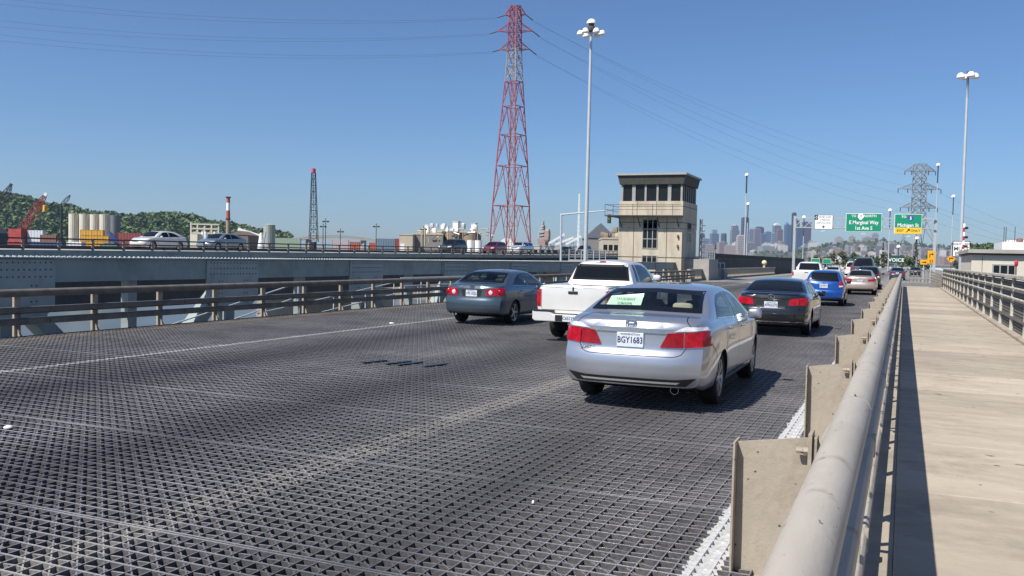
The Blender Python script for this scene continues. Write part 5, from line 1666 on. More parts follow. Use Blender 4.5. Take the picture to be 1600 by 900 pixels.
mb = MB(); mb.prism([(c_.x + 0.35 + a * 0.9, c_.z + 0.92 + b_ * 0.9) for a, b_ in [(-0.42, 0.40), (-0.2, 0.36), (0, 0.44), (0.2, 0.36), (0.42, 0.40), (0.46, 0.05), (0.3, -0.28), (0, -0.52), (-0.3, -0.28), (-0.46, 0.05)]], SY - 0.024, SY - 0.013, 'Y')
sh = mb.build('interstate_shield', mat('shield_blue', (0.01, 0.06, 0.36), 0.5, var=0), t, c_)
text('5', 0.6, sign_white, sh, (0.35, -0.03, 0.86), FACE, 'route_number', bold=0.02)
mb = MB(); mb.box(c_.x - 0.02, c_.x + 0.72, SY - 0.028, SY - 0.0245, c_.z + 1.06, c_.z + 1.17); mb.build('shield_band', red_paint, sh, c_)
lamp_arm(t, c_, c_.x, 6.35, SY)

# ------------------------------------------------------------------ signs beside the road
def sign_at(name, label, px0_, py0_, px1_, py1_, D, face, edge, drop, cat='sign', pole=True):
    a_, b_ = at(px0_, py1_, D), at(px1_, py0_, D)
    xa, xb = a_.x, b_.x
    t, c_ = board(name, label, xa, xb, a_.z, b_.z, (a_.y + b_.y) / 2, face, edge, cat)
    if pole:
        mb = MB(); mb.tube((c_.x, c_.y + 0.12, c_.z - drop), (c_.x, c_.y + 0.12, b_.z - 0.1), 0.06, 8); mb.build('pole', galv, t, c_)
    return t, c_, xb - xa, b_.z - a_.z
t, c_, w, h = sign_at('lane_sign', 'white regulatory sign reading right lane must exit by the cream building', 1488, 377, 1516, 401, 70, sign_white, ink, 4)
text('RIGHT LANE', h * 0.22, ink, t, (0, -0.02, h * 0.30), FACE, 'lettering', sx=0.95, bold=0.002)
text('MUST', h * 0.34, ink, t, (0, -0.02, 0.0), FACE, 'lettering', bold=0.004)
text('EXIT', h * 0.34, ink, t, (0, -0.02, -h * 0.32), FACE, 'lettering', bold=0.004)
def arrow_right_turn(t, c_, w, h, s=1.0, num=None):
    mb = MB(); q = c_.y - 0.02
    z0 = c_.z + (0.12 * h if num else 0)
    mb.bar((c_.x - 0.2 * w, q, z0 - 0.2 * h * s), (c_.x - 0.2 * w, q, z0 + 0.18 * h * s), 0.10 * w, 0.01, up=(0, 1, 0))
    mb.bar((c_.x - 0.25 * w, q, z0 + 0.15 * h * s), (c_.x + 0.15 * w, q, z0 + 0.15 * h * s), 0.10 * w, 0.01, up=(0, 1, 0))
    mb.prism([(c_.x + 0.1 * w, z0 + 0.28 * h * s), (c_.x + 0.34 * w, z0 + 0.15 * h * s), (c_.x + 0.1 * w, z0 + 0.02 * h * s)], q - 0.006, q + 0.004, 'Y')
    mb.build('arrow', ink, t, c_)
    if num: text(num, h * 0.3, ink, t, (0.02 * w, -0.024, -0.30 * h), FACE, 'lettering', bold=0.004)
t, c_, w, h = sign_at('turn_sign', 'tall yellow warning sign with right turn arrow and number below', 1449, 392, 1461, 412, 92, sign_amber, sign_amber, 4)
arrow_right_turn(t, c_, w, h, 0.8, '25')
t, c_, w, h = sign_at('arrow_sign', 'small yellow one way arrow board left of the tall yellow sign', 1438, 406, 1449, 413.5, 97, sign_amber, sign_amber, 3)
mb = MB(); mb.bar((c_.x - 0.32 * w, c_.y - 0.02, c_.z), (c_.x + 0.2 * w, c_.y - 0.02, c_.z), 0.16 * h, 0.01, up=(0, 1, 0)); mb.prism([(c_.x + 0.12 * w, c_.z + 0.26 * h), (c_.x + 0.4 * w, c_.z), (c_.x + 0.12 * w, c_.z - 0.26 * h)], c_.y - 0.026, c_.y - 0.016, 'Y'); mb.build('arrow', ink, t, c_)
q = at(1486, 404.5, 75)
t = thing('diamond_sign', 'yellow diamond sign with right turn arrow below the white lane sign', 'sign', q)
hw_ = 0.33
mb = MB(); mb.prism([(q.x, q.z + hw_), (q.x + hw_, q.z), (q.x, q.z - hw_), (q.x - hw_, q.z)], q.y, q.y + 0.03, 'Y'); mb.build('panel', sign_amber, t, q)
arrow_right_turn(t, q, 0.55, 0.5)
mb = MB(); mb.tube((q.x, q.y + 0.08, q.z - 3.5), (q.x, q.y + 0.08, q.z + 0.2), 0.04, 8); mb.build('pole', mat('rust'), t, q)
t, c_, w, h = sign_at('banner_sign', 'dark green board with the white word VOICE beyond the road', 1386, 399.5, 1411, 411, 250, mat('board_green', (0.012, 0.06, 0.045), 0.6, var=0.1), ink, 14)
text('VOICE', h * 0.62, sign_white, t, (w * 0.08, -0.04, -h * 0.10), FACE, 'lettering', sx=1.05, bold=0.02)
sign_at('far_direction_sign', 'left of two small green road signs beyond the white pickup', 1267, 404, 1281, 411.5, 215, sign_green, sign_white, 6)
sign_at('far_direction_sign', 'right of two small green road signs beyond the white pickup', 1285, 404.5, 1299, 412, 215, sign_green, sign_white, 6)

# crossing gate raised upright beside the building
q = at(1505, 392, 68)
gt = thing('crossing_gate', 'raised red and white striped gate arm above the cream building', 'gate', Vector((q.x, q.y, -1)))
go = Vector((q.x, q.y, -1))
tpz = at(1503, 349, 68)
N_ = 8
for i in range(N_):
    z0, z1 = q.z - 0.5 + (tpz.z - q.z + 0.5) * i / N_, q.z - 0.5 + (tpz.z - q.z + 0.5) * (i + 1) / N_
    mb = MB(); mb.box(q.x - 0.07, q.x + 0.07, q.y - 0.04, q.y + 0.04, z0, z1 - 0.002); mb.build('stripe', [red_paint, white_paint][i % 2], gt, go)
for z in (0.35, 1.05, 1.75):
    mb = MB(); rbox(mb, (q.x + 0.16, q.y, tpz.z - z), (0.13, 0.08, 0.09)); mb.build('gate_lamp', ink, gt, go)
mb = MB(); mb.box(q.x - 0.25, q.x + 0.25, q.y - 0.25, q.y + 0.25, -1, q.z - 0.5); mb.build('gate_housing', galv, gt, go)

# ------------------------------------------------------------------ light masts
pole_m = mat('pale_pole', (0.50, 0.53, 0.56), 0.4, metal=0.2, var=0.06)
lum_m = mat('luminaire_white', (0.82, 0.82, 0.82), 0.4, var=0.04)
def luminaire(mb, c_, s=1.0):
    mb.lathe([(0.0001, 0.62 * s), (0.22 * s, 0.60 * s), (0.40 * s, 0.42 * s), (0.50 * s, 0.12 * s), (0.52 * s, 0.0), (0.47 * s, -0.06 * s), (0.0001, -0.10 * s)], c_, 16)
def mast(label, px, pyb, pxt, pyt, D, r0, r1, kind, group=None):
    b_ = at(px, pyb, D); tp_ = at(pxt, pyt, D)
    base = Vector((tp_.x, tp_.y, GZ if D > 120 or px < 1000 else -1.5))
    if px > 1450 and D < 120: base.z = -1.5
    t = thing('light_mast', label, 'light pole', base, 0, group)
    mb = MB(); mb.tube(base, (tp_.x, tp_.y, tp_.z - 0.4), r0, 16, r1); mb.build('pole', pole_m, t, base, smooth=50)
    top_ = Vector((tp_.x, tp_.y, tp_.z))
    if kind == 'ring':
        mb = MB(); mb.lathe([(0.5, -0.6), (0.62, -0.5), (0.62, -0.25), (0.3, 0.1), (0.3, 0.3)], top_, 14); mb.build('head_ring', steel_dark, t, base, smooth=40)
        mb = MB(); mb.lathe([(0.55, 0.35), (0.5, 0.6), (0.3, 0.82), (0.0001, 0.9)], top_, 16); mb.build('head_cap', lum_m, t, base, smooth=50)
        for k in range(6):
            a_ = 2 * math.pi * k / 6 + 0.3
            c2 = top_ + Vector((1.2 * math.cos(a_), 1.2 * math.sin(a_), -0.85))
            mb = MB(); luminaire(mb, c2, 0.78); l_ = mb.build('luminaire', lum_m, t, base, smooth=50)
            mb = MB(); mb.bar(top_ + Vector((0, 0, -0.4)), c2 + Vector((0, 0, 0.55)), 0.07); mb.build('arm', steel_dark, l_, base)
    elif kind == 'pair':
        for k in range(4):
            a_ = CAM_YAW * 0 + math.pi / 2 * k + 0.35
            c2 = top_ + Vector((0.62 * math.cos(a_), 0.62 * math.sin(a_), -0.2))
            mb = MB(); luminaire(mb, c2, 0.7); mb.build('luminaire', lum_m, t, base, smooth=50)
        mb = MB(); mb.tube(top_ - Vector((0, 0, 2.0)), top_ + Vector((0, 0, 0.35)), r1 * 1.05, 10); mb.build('head_post', mat('dark_blue_grey', (0.05, 0.06, 0.09), 0.5, var=0.1), t, base)
    else:
        s = D / 150.0
        mb = MB(); luminaire(mb, top_ - Vector((0, 0, 0.3)), 0.68 * s); mb.build('luminaire', lum_m, t, base, smooth=50)
        mb = MB(); mb.tube(top_ - Vector((0, 0, 3.2 * s)), top_ - Vector((0, 0, 0.3)), r1 * 1.4, 8); mb.build('head_post', mat('dark_blue_grey'), t, base)
    return t
mast('tall light mast crowned by a ring of white luminaires', 912, 385, 924, 42, 100, 0.27, 0.15, 'ring')
mast('tall light mast with clustered white heads behind the cream building', 1495, 390, 1512.5, 118, 80, 0.16, 0.10, 'pair')
mast('slender light mast with single white head right of the grey pylon', 1460, 395, 1466, 256, 150, 0.13, 0.07, 'single')
mast('slender light mast with single white head nearest the striped gate', 1487, 395, 1490, 306, 190, 0.13, 0.07, 'single')
mast('light mast with single white head left of the exit sign', 1389, 405, 1391, 328, 230, 0.15, 0.09, 'single')
mast('taller of two light masts left of the skyline centre', 1163, 412, 1167, 272, 165, 0.16, 0.10, 'single')
mast('shorter of two light masts left of the skyline centre', 1167, 412, 1169, 318, 210, 0.14, 0.09, 'single')
mast('light mast standing before the city beside the gantry upright', 1255, 412, 1256.5, 339, 240, 0.15, 0.09, 'single')
mast('short light mast between the green signs and yellow signs', 1432, 405, 1433, 372, 260, 0.13, 0.08, 'single')
mast('short light mast right of the VOICE board', 1403, 405, 1404, 385, 250, 0.14, 0.1, 'single')

# traffic signal on a mast arm by the parallel bridge
b_ = at(877, 390, 118); tz = at(877, 333, 118); e_ = at(957, 328, 112)
ts = thing('traffic_signal', 'traffic signal hanging from a long pale mast arm left of the control house', 'traffic signal', Vector((b_.x, b_.y, 0)))
to_ = Vector((b_.x, b_.y, 0))
mb = MB(); mb.tube(to_, tz, 0.16, 12, 0.13); mb.build('post', pole_m, ts, to_, smooth=40)
mb = MB(); mb.tube(tz - Vector((0, 0, 0.2)), e_, 0.12, 10, 0.06); mb.build('mast_arm', pole_m, ts, to_, smooth=40)
h_ = at(952, 342, 112)
mb = MB(); mb.box(h_.x - 0.2, h_.x + 0.2, h_.y - 0.15, h_.y + 0.15, h_.z - 0.55, h_.z + 0.55); hd = mb.build('signal_head', ink, ts, to_)
for k, m_ in enumerate((mat('signal_red', (0.2, 0.01, 0.01), 0.4, var=0), mat('signal_amber', (0.25, 0.13, 0.01), 0.4, var=0), mat('signal_green', (0.01, 0.12, 0.06), 0.4, var=0))):
    mb = MB(); mb.tube((h_.x, h_.y - 0.17, h_.z + 0.35 - 0.35 * k), (h_.x, h_.y - 0.151, h_.z + 0.35 - 0.35 * k), 0.13, 12); mb.build('lens', m_, hd, to_)
mb = MB(); mb.tube(h_ + Vector((0, 0, 0.5)), Vector((h_.x, h_.y, e_.z)), 0.04, 6); mb.build('hanger', pole_m, ts, to_)

# ------------------------------------------------------------------ balustrade and ramp wall past the lifting span
ba = thing('balustrade', 'grey concrete balustrade with narrow pickets past the lifting span', 'balustrade', (-16.9, 100, 0))
BO = (-16.9, 100, 0)
mb = MB(); mb.box(-17.05, -16.75, 76.4, 132, 0.86, 1.02); mb.build('coping', conc_grey, ba, BO)
mb = MB(); mb.box(-17.1, -16.7, 76.4, 132, -0.9, 0.16); mb.build('plinth', conc_grey, ba, BO)
mb = MB(); mb.box(-16.98, -16.82, -0.12, 0.12, 0.162, 0.858); pk_ = mb.build('picket', conc, ba, (-16.9, 100, 0))
for i in range(92):
    y = 76.7 + 0.6 * i
    if i == 0: pk_.location = (0, y, 0)
    else: like(pk_, ba, (0, y, 0))
rw_ = thing('ramp_wall', 'long dark grey wall of a ramp rising behind the balustrade', 'wall', (-18.5, 130, GZ))
RO = (-18.5, 130, GZ)
dark_wall = mat('dark_grey_wall', (0.085, 0.085, 0.083), 0.85, var=0.2, scale=0.5)
mb = MB(); mb.add([(-20.6, 104, GZ), (-17.4, 172, GZ), (-16.9, 172, GZ), (-20.1, 104, GZ), (-20.6, 104, 2.1), (-17.4, 172, 1.9), (-16.9, 172, 1.9), (-20.1, 104, 2.1)],
                  [(0, 3, 2, 1), (4, 5, 6, 7), (0, 1, 5, 4), (1, 2, 6, 5), (2, 3, 7, 6), (3, 0, 4, 7)]); mb.build('wall', dark_wall, rw_, RO)
mb = MB(); mb.add([(-20.8, 104, 2.12), (-17.6, 172, 1.92), (-16.8, 172, 1.92), (-20.0, 104, 2.12), (-20.8, 104, 2.62), (-17.6, 172, 2.42), (-16.8, 172, 2.42), (-20.0, 104, 2.62)],
                  [(0, 3, 2, 1), (4, 5, 6, 7), (0, 1, 5, 4), (1, 2, 6, 5), (2, 3, 7, 6), (3, 0, 4, 7)]); mb.build('parapet', mat('darker_parapet', (0.05, 0.05, 0.05), 0.85, var=0.2), rw_, RO)
q = at(1196, 421, 118)
bc = thing('beacon', 'small cream globe lamp standing on the balustrade', 'lamp', Vector((-16.9, q.y, 1.02)))
bo_ = Vector((-16.9, q.y, 1.02))
mb = MB(); mb.tube(bo_, bo_ + Vector((0, 0, 0.35)), 0.18, 10, 0.14); mb.build('stem', conc, bc, bo_)
mb = MB(); mb.lathe([(0.0001, 0.3), (0.22, 0.36), (0.34, 0.6), (0.26, 0.85), (0.0001, 0.95)], bo_, 14); mb.build('globe', mat('cream_globe', (0.75, 0.66, 0.40), 0.4, var=0.1), bc, bo_, smooth=60)

# ramp leaving the far end of the walkway
rm_ = thing('access_ramp', 'timber sided ramp with handrails dropping away past the walkway end', 'ramp', (1.6, 79, -1))
ro_ = (1.6, 79, -1)
timber = mat('weathered_timber', (0.20, 0.175, 0.14), 0.85, var=0.25, scale=4, stretch=(1, 0.3, 1))
mb = MB(); mb.box(0.1, 1.9, 76.1, 80.2, -0.2, 0.08); mb.build('landing', conc_grey, rm_, ro_)
for i in range(7):
    xx = 0.15 + i * 0.27
    mb = MB(); mb.box(xx, xx + 0.05, 80.0, 80.06, 0.085, 1.35); mb.build('picket', timber, rm_, ro_)
for z in (0.6, 1.3):
    mb = MB(); mb.box(0.1, 1.95, 79.93, 79.99, z, z + 0.08); mb.build('rail', timber, rm_, ro_)
for i in range(5):
    z = 1.30 - i * 0.22
    mb = MB(); mb.bar((1.95, 79.2, z), (4.6, 79.2, z - 1.05), 0.06, 0.16); mb.build('sloping_board', timber, rm_, ro_)
mb = MB(); mb.box(2.75, 9.5, 77, 77.3, -3, 0.95); mb.build('side_wall', mat('dark_fence', (0.05, 0.055, 0.06), 0.8, var=0.2), rm_, ro_)

# ------------------------------------------------------------------ loose plates and markers on the deck
plate_dk = mat('blue_steel_plate', (0.035, 0.050, 0.068), 0.45, metal=0.3, var=0.2)
for k, (px, py) in enumerate(((584, 566), (622, 567.5), (640, 569), (680, 571.5))):
    v = CAM_ROT @ Vector(((px - 800) / CAM_F, (450 - py) / CAM_F, -1))
    s = -CAM_H / v.z
    c_ = Vector((v.x * s, v.y * s, 0.012))
    t = thing('steel_strip', ['first', 'second', 'third', 'fourth'][k] + ' from the left of four dark steel strips lying on the grid deck', 'steel strip', c_, R(-14), 'loose steel strips on the deck')
    mb = MB(); mb.box(-0.045, 0.045, -0.28, 0.28, -0.004, 0.010); st_ = mb.build('strip', plate_dk, t, bevel=0.002)
    mb = MB(); mb.lathe([(0.014, 0.010), (0.010, 0.016), (0.0001, 0.018)], (0, -0.22, 0), 6); mb.lathe([(0.014, 0.010), (0.010, 0.016), (0.0001, 0.018)], (0, 0.22, 0), 6); mb.each('rivet', plate_dk, st_)
def ground_pt(px, py, z=0.0):
    v = CAM_ROT @ Vector(((px - 800) / CAM_F, (450 - py) / CAM_F, -1))
    s = (z - CAM_H) / v.z
    return Vector((v.x * s, v.y * s, z))
for (px, py, r_, lb_) in ((13, 668, 0.045, 'round white lane marker on the grid deck at the left edge'), (833, 786, 0.011, 'tiny white chip on the grid deck before the silver sedan'), (612, 505, 0.07, 'pale scrap lying by the white line near the grey sedan')):
    c_ = ground_pt(px, py, 0.004)
    mb = MB(); mb.lathe([(r_, 0.0), (r_ * 0.9, 0.012), (r_ * 0.5, 0.02), (0.0001, 0.022)], (0, 0, 0), 14)
    o = mb.build('lane_marker', white_paint, None, smooth=50); o.location = c_
    tag(o, lb_, 'marker')

# ------------------------------------------------------------------ pylons and wires
pyl_red = mat('pylon_red', (0.30, 0.05, 0.05), 0.6, var=0.2, scale=0.3)
pyl_pale = mat('pylon_pale', (0.30, 0.24, 0.21), 0.6, var=0.2, scale=0.3)
pyl_grey = mat('pylon_grey', (0.22, 0.23, 0.24), 0.6, var=0.1)
insul = mat('insulator', (0.05, 0.06, 0.07), 0.4, var=0)
D1 = 400.0
pc = at(797, 390, D1); pc.z = GZ
py_ = thing('power_pylon', 'tall red painted lattice power pylon rising behind the parallel bridge', 'pylon', pc)
def lev(ypx): return at(797, ypx, D1).z
th0 = R(CAM_YAW) + R(10.6)
def corner(k, r_, z):
    a_ = th0 + math.pi / 2 * k
    return Vector((pc.x + r_ * math.cos(a_), pc.y + r_ * math.sin(a_), z))
levels = [(385 + 62, 11.3), (385, 9.3), (322, 8.3), (260, 7.1), (212, 6.0), (168, 4.95), (130, 4.1), (105, 3.55), (80, 3.1), (66, 3.0), (52, 2.95), (38, 2.9), (24, 2.7), (13, 1.9)]
levels[0] = (levels[0][0], 11.3)
Z = [(lev(y) if i else GZ, r_) for i, (y, r_) in enumerate(levels)]
bands = [0, 0, 1, 0, 1, 0, 1, 1, 0, 0, 0, 0, 0]
for i in range(len(Z) - 1):
    (z0, r0), (z1, r1) = Z[i], Z[i + 1]
    m_ = pyl_pale if i in (6, 7) else pyl_red
    t_ = 0.42 if i < 4 else 0.34
    mb = MB()
    for k in range(4): mb.bar(corner(k, r0, z0), corner(k, r1, z1), t_)
    lg_ = mb.each('leg_section', m_, py_, pc)[0]
    mb = MB()
    for k in range(4):
        a0, a1, b0_, b1_ = corner(k, r0, z0), corner(k, r1, z1), corner(k + 1, r0, z0), corner(k + 1, r1, z1)
        mid_ = (a1 + b1_) / 2
        if i < 6:                                     # K bracing with secondary members
            mb.bar(a0, mid_, 0.22); mb.bar(b0_, mid_, 0.22)
            mb.bar((a0 + mid_) / 2, (a0 + a1) / 2, 0.14); mb.bar((b0_ + mid_) / 2, (b0_ + b1_) / 2, 0.14)
            mb.bar((a0 + mid_) / 2, a1, 0.14); mb.bar((b0_ + mid_) / 2, b1_, 0.14)
        else:
            mb.bar(a0, b1_, 0.24); mb.bar(b0_, a1, 0.24); mb.bar((a0 + a1) / 2, (b0_ + b1_) / 2, 0.16)
        mb.bar(a1, b1_, 0.3 if i < 6 else 0.2)
    mb.build('bracing', m_, lg_, pc, stuff=True)
mb = MB()
for dx in (-0.7, 0.7): mb.bar((pc.x + dx, pc.y, GZ), (pc.x + dx, pc.y, lev(66)), 0.22)
for i in range(60): 
    z = GZ + (lev(66) - GZ) * i / 60
    mb.bar((pc.x - 0.7, pc.y, z), (pc.x + 0.7, pc.y, z), 0.12)
mb.build('ladder_shaft', pyl_pale, py_, pc, stuff=True)
arms = []
cr, sr = math.cos(R(CAM_YAW)), math.sin(R(CAM_YAW))
def sidept(dx, z, dd=0.0): return Vector((pc.x + dx * cr - dd * sr, pc.y + dx * sr + dd * cr, z))
for ypx, ln in ((27, 4.6), (52, 7.8), (80, 6.6)):
    for s in (-1, 1):
        z = lev(ypx)
        tip = sidept(s * ln, z + (0.3 if s > 0 else -0.2))
        mb = MB()
        for dd in (-2, 2):
            mb.bar(sidept(s * 1.8, z, dd), tip, 0.28); mb.bar(sidept(s * 1.8, z + 4.0, dd), tip, 0.24)
            for f in (0.35, 0.65): mb.bar(sidept(s * 1.8, z, dd).lerp(tip, f), sidept(s * 1.8, z + 4.0, dd).lerp(tip, f), 0.16)
        ar = mb.build('cross_arm', pyl_red, py_, pc, stuff=True)
        for dx, dz in ((s * 3.2, -1.0 if s < 0 else -2.4),):
            e2 = tip + Vector((dx * cr, dx * sr, dz))
            mb = MB(); mb.tube(tip, e2, 0.26, 8); mb.build('insulator', insul, ar, pc)
            arms.append((s, e2))
D2 = 620.0
gc = at(1433, 395, D2); gc.z = GZ
pg = thing('power_pylon', 'grey lattice power pylon with three wide cross arms behind the gantry', 'pylon', gc)
def lev2(y): return at(1433, y, D2).z
def cor2(k, r_, z):
    a_ = R(CAM_YAW) + R(45) + R(8) + math.pi / 2 * k
    return Vector((gc.x + r_ * math.cos(a_), gc.y + r_ * math.sin(a_), z))
lv = [(420, 17), (385, 12.5), (345, 5.2)] + [(345 - 11 * i, 5.0 - 0.08 * i) for i in range(1, 9)]
Z2 = [(lev2(y) if i else GZ, r_) for i, (y, r_) in enumerate(lv)]
for i in range(len(Z2) - 1):
    (z0, r0), (z1, r1) = Z2[i], Z2[i + 1]
    mb = MB()
    for k in range(4): mb.bar(cor2(k, r0, z0), cor2(k, r1, z1), 0.5)
    lg_ = mb.each('leg_section', pyl_grey, pg, gc)[0]
    mb = MB()
    for k in range(4):
        mb.bar(cor2(k, r0, z0), cor2(k + 1, r1, z1), 0.28); mb.bar(cor2(k + 1, r0, z0), cor2(k, r1, z1), 0.28); mb.bar(cor2(k, r1, z1), cor2(k + 1, r1, z1), 0.26)
    mb.build('bracing', pyl_grey, lg_, gc, stuff=True)
arm2 = []
for ypx, ln in ((268, 10.6), (296, 14.8), (325, 12.8)):
    for s in (-1, 1):
        z = lev2(ypx)
        tip = Vector((gc.x + s * ln * cr, gc.y + s * ln * sr, z))
        mb = MB()
        for dd in (-2.5, 2.5):
            r0_ = Vector((gc.x + s * 3.2 * cr - dd * sr, gc.y + s * 3.2 * sr + dd * cr, z))
            mb.bar(r0_, tip, 0.38); mb.bar(r0_ + Vector((0, 0, 4.4)), tip, 0.28)
            for f in (0.25, 0.5, 0.75): mb.bar(r0_.lerp(tip, f), (r0_ + Vector((0, 0, 4.4))).lerp(tip, f), 0.2); mb.bar(r0_.lerp(tip, f), (r0_ + Vector((0, 0, 4.4))).lerp(tip, f - 0.25), 0.18)
        ar = mb.build('cross_arm', pyl_grey, pg, gc, stuff=True)
        for f in (1.0, 0.55):
            q = Vector((gc.x, gc.y, z)).lerp(tip, f)
            mb = MB(); mb.tube(q, q - Vector((0, 0, 2.6)), 0.28, 8); mb.build('insulator', insul, ar, gc)
            arm2.append((s, ypx, q - Vector((0, 0, 2.6))))
wire_m = mat('wire', (0.04, 0.045, 0.05), 0.5, var=0)
def wire(p0, p1, sag, label, r_=0.03, n=26):
    pts = [p0.lerp(p1, i / n) - Vector((0, 0, sag * 4 * (i / n) * (1 - i / n))) for i in range(n + 1)]
    org = p0.copy()
    mb = MB()
    for i in range(n): mb.tube(pts[i], pts[i + 1], r_, 5, caps=False)
    o = mb.build('power_line', wire_m, None, org, fix=False); o.location = org
    tag(o, label, 'power line', 'overhead power lines')
ORD = ('first', 'second', 'third', 'fourth', 'fifth', 'sixth', 'seventh', 'eighth')
left_lab = '%s from the top of the thin power lines leaving the red pylon to the left'
right_lab = '%s from the top of the thin power lines sagging from red pylon to grey pylon'
out_lab = '%s of the thin power lines running from the grey pylon to the right'
nl = [0, 0, 0]
def nth(i, lab):
    nl[i] += 1
    return lab % ORD[nl[i] - 1]
for i, (s, e2) in enumerate(arms):
    if s < 0:
        for k, (ty_, dD) in enumerate(((-10, 0), (4, 10))):
            yb_ = [4, 42, 62][i // 2] + 12 * k
            wire(e2 + Vector((0, 0, -0.5 * k)), at(-250, yb_ - 42, 330 + dD), 7, nth(0, left_lab))
    else:
        cand = [q for (s2, yy, q) in arm2 if yy == (268, 296, 325)[i // 2]]
        for k in range(2):
            wire(e2 + Vector((0, 0, -0.6 * k)), cand[0 if k == 0 else 2], 9, nth(1, right_lab), 0.032)
for k, (s2, yy, q) in enumerate(arm2):
    if yy != 268 and k % 2 == 0:
        wire(q, at(1900, 420 + (k % 4) * 6, 560), 8, nth(2, out_lab), 0.04)

# ------------------------------------------------------------------ trees and hills
leaf_ms = [mat('leaf_mid', (0.055, 0.095, 0.030), 0.7, var=0.35, scale=0.25), mat('leaf_dark', (0.030, 0.058, 0.022), 0.7, var=0.3, scale=0.25), mat('leaf_olive', (0.10, 0.105, 0.045), 0.7, var=0.3, scale=0.25)]
bark = mat('bark', (0.09, 0.07, 0.05), 0.9, var=0.2)
def leafy(mb, c_, rx, rz_, n, ls, rnd):
    """clumps of leaf faces spread through an uneven crown"""
    clumps = []
    for _ in range(max(5, n // 60)):
        u = rnd.uniform(-1, 1); a_ = rnd.uniform(0, 6.283); q = rnd.uniform(0.35, 0.95)
        s_ = math.sqrt(1 - u * u)
        clumps.append(Vector((c_.x + rx * q * s_ * math.cos(a_), c_.y + rx * q * s_ * math.sin(a_), c_.z + rz_ * q * u)))
    for _ in range(n):
        k = rnd.choice(clumps)
        p = k + Vector((rnd.gauss(0, rx * 0.2), rnd.gauss(0, rx * 0.2), rnd.gauss(0, rz_ * 0.16)))
        d1 = Vector((rnd.gauss(0, 1), rnd.gauss(0, 1), rnd.gauss(0, 0.7))).normalized() * ls * rnd.uniform(0.6, 1.3)
        d2 = d1.cross(Vector((rnd.gauss(0, 1), rnd.gauss(0, 1), rnd.gauss(0, 1)))).normalized() * ls * rnd.uniform(0.4, 0.9)
        mb.add([p - d1, p + d2, p + d1, p - d2], [(0, 1, 2, 3)])
def tree(label, px, py_base, py_top, wpx, D, kind=0, group=None, n=420, seed=1):
    rnd = random.Random(seed)
    b_ = at(px, py_base, D); tp_ = at(px, py_top, D)
    b_.z = GZ
    h = tp_.z - b_.z
    rx = wpx / 2 * D / CAM_F
    t = thing('tree', label, 'tree', b_, 0, group)
    mb = MB(); mb.tube(b_, b_ + Vector((0, 0, h * 0.55)), 0.028 * h, 7, 0.012 * h)
    for k in range(5):
        a_ = rnd.uniform(0, 6.28)
        mb.tube(b_ + Vector((0, 0, h * rnd.uniform(0.25, 0.5))), b_ + Vector((rx * 0.7 * math.cos(a_), rx * 0.7 * math.sin(a_), h * rnd.uniform(0.6, 0.85))), 0.010 * h, 5, 0.004 * h)
    mb.build('trunk', bark, t, b_)
    mb = MB()
    vis = at(px, py_base, D).z
    lo = max(b_.z + h * 0.2, vis - 2)
    if kind == 3:
        for i in range(10):
            f = i / 9
            leafy(mb, Vector((b_.x, b_.y, lo + (tp_.z - lo) * f)), rx * (1.05 - f), (tp_.z - lo) * 0.08, n // 10, rx * 0.2, rnd)
    else:
        leafy(mb, Vector((b_.x, b_.y, (lo + tp_.z) / 2)), rx, (tp_.z - lo) / 2, n, rx * 0.16, rnd)
    mb.build('crown', leaf_ms[1 if kind == 3 else kind], t, b_, fix=False, stuff=True)
    return t
tg = 'trees beyond the road'
tl = [(1282, 414, 396, 20, 420, 2), (1298, 414, 394, 22, 400, 2), (1316, 414, 392, 24, 410, 2), (1334, 414, 391, 22, 430, 0), (1350, 414, 394, 20, 400, 2), (1366, 414, 391, 22, 415, 0), (1384, 414, 392, 22, 420, 2),
      (1408, 413, 398, 18, 300, 0), (1424, 413, 394, 24, 310, 0), (1444, 413, 396, 20, 320, 0), (1268, 413, 401, 14, 430, 2)]
for i, (px, pb, pt, w, D, k) in enumerate(tl):
    tree('olive green tree in the row between the white pickup and the gantry sign' if k == 2 else 'leafy green tree in the row beyond the exit lane', px, pb, pt, w, D, k, tg, 420, i + 3)
tree('dark conifer standing in front of the grey pylon', 1431, 413, 375, 15, 330, 3, None, 700, 31)
tree('slim dark tree above the tall vehicle before the hillside', 1379, 412, 381, 9, 380, 3, None, 500, 32)
tree('small dark conifer by the ramp wall right of the control house', 1117, 402, 384, 9, 160, 3, None, 500, 33)
tree('dark shrub on the bank right of the twin light masts', 1176, 401, 394, 8, 170, 1, None, 300, 34)
tree('dark tree behind the lane sign', 1495, 412, 398, 16, 150, 1, None, 500, 35)

def ridge(name, pts, D, m, depth=260, seed=2):
    rnd = random.Random(seed)
    mb = MB()
    rows = []
    for r_ in range(7):
        row = []
        for px, py in pts:
            f = r_ / 6
            p = at(px, py, D + depth * (f - 0.5))
            zt_ = at(px, py, D).z
            p.z = GZ - 2 + (zt_ - GZ + 2) * math.sin(min(1, f * 2) * math.pi / 2) if f <= 0.5 else zt_ - (f - 0.5) * (zt_ - GZ) * 0.5
            row.append(p)
        rows.append(row)
    mb.grid(rows)
    return tag(mb.build(name, m, None, smooth=80), kind='structure'), rows
hill_m = mat('hillside', (0.045, 0.065, 0.028), 0.9, var=0.3, scale=0.02)
hp = [(-120, 306), (-60, 310), (0, 314), (40, 320), (75, 332), (110, 333), (140, 345), (170, 345), (200, 350), (235, 347), (270, 346), (300, 350), (330, 360), (365, 362), (400, 372), (450, 378)]
h1, rows = ridge('wooded_hill', hp, 1300, hill_m, 420)
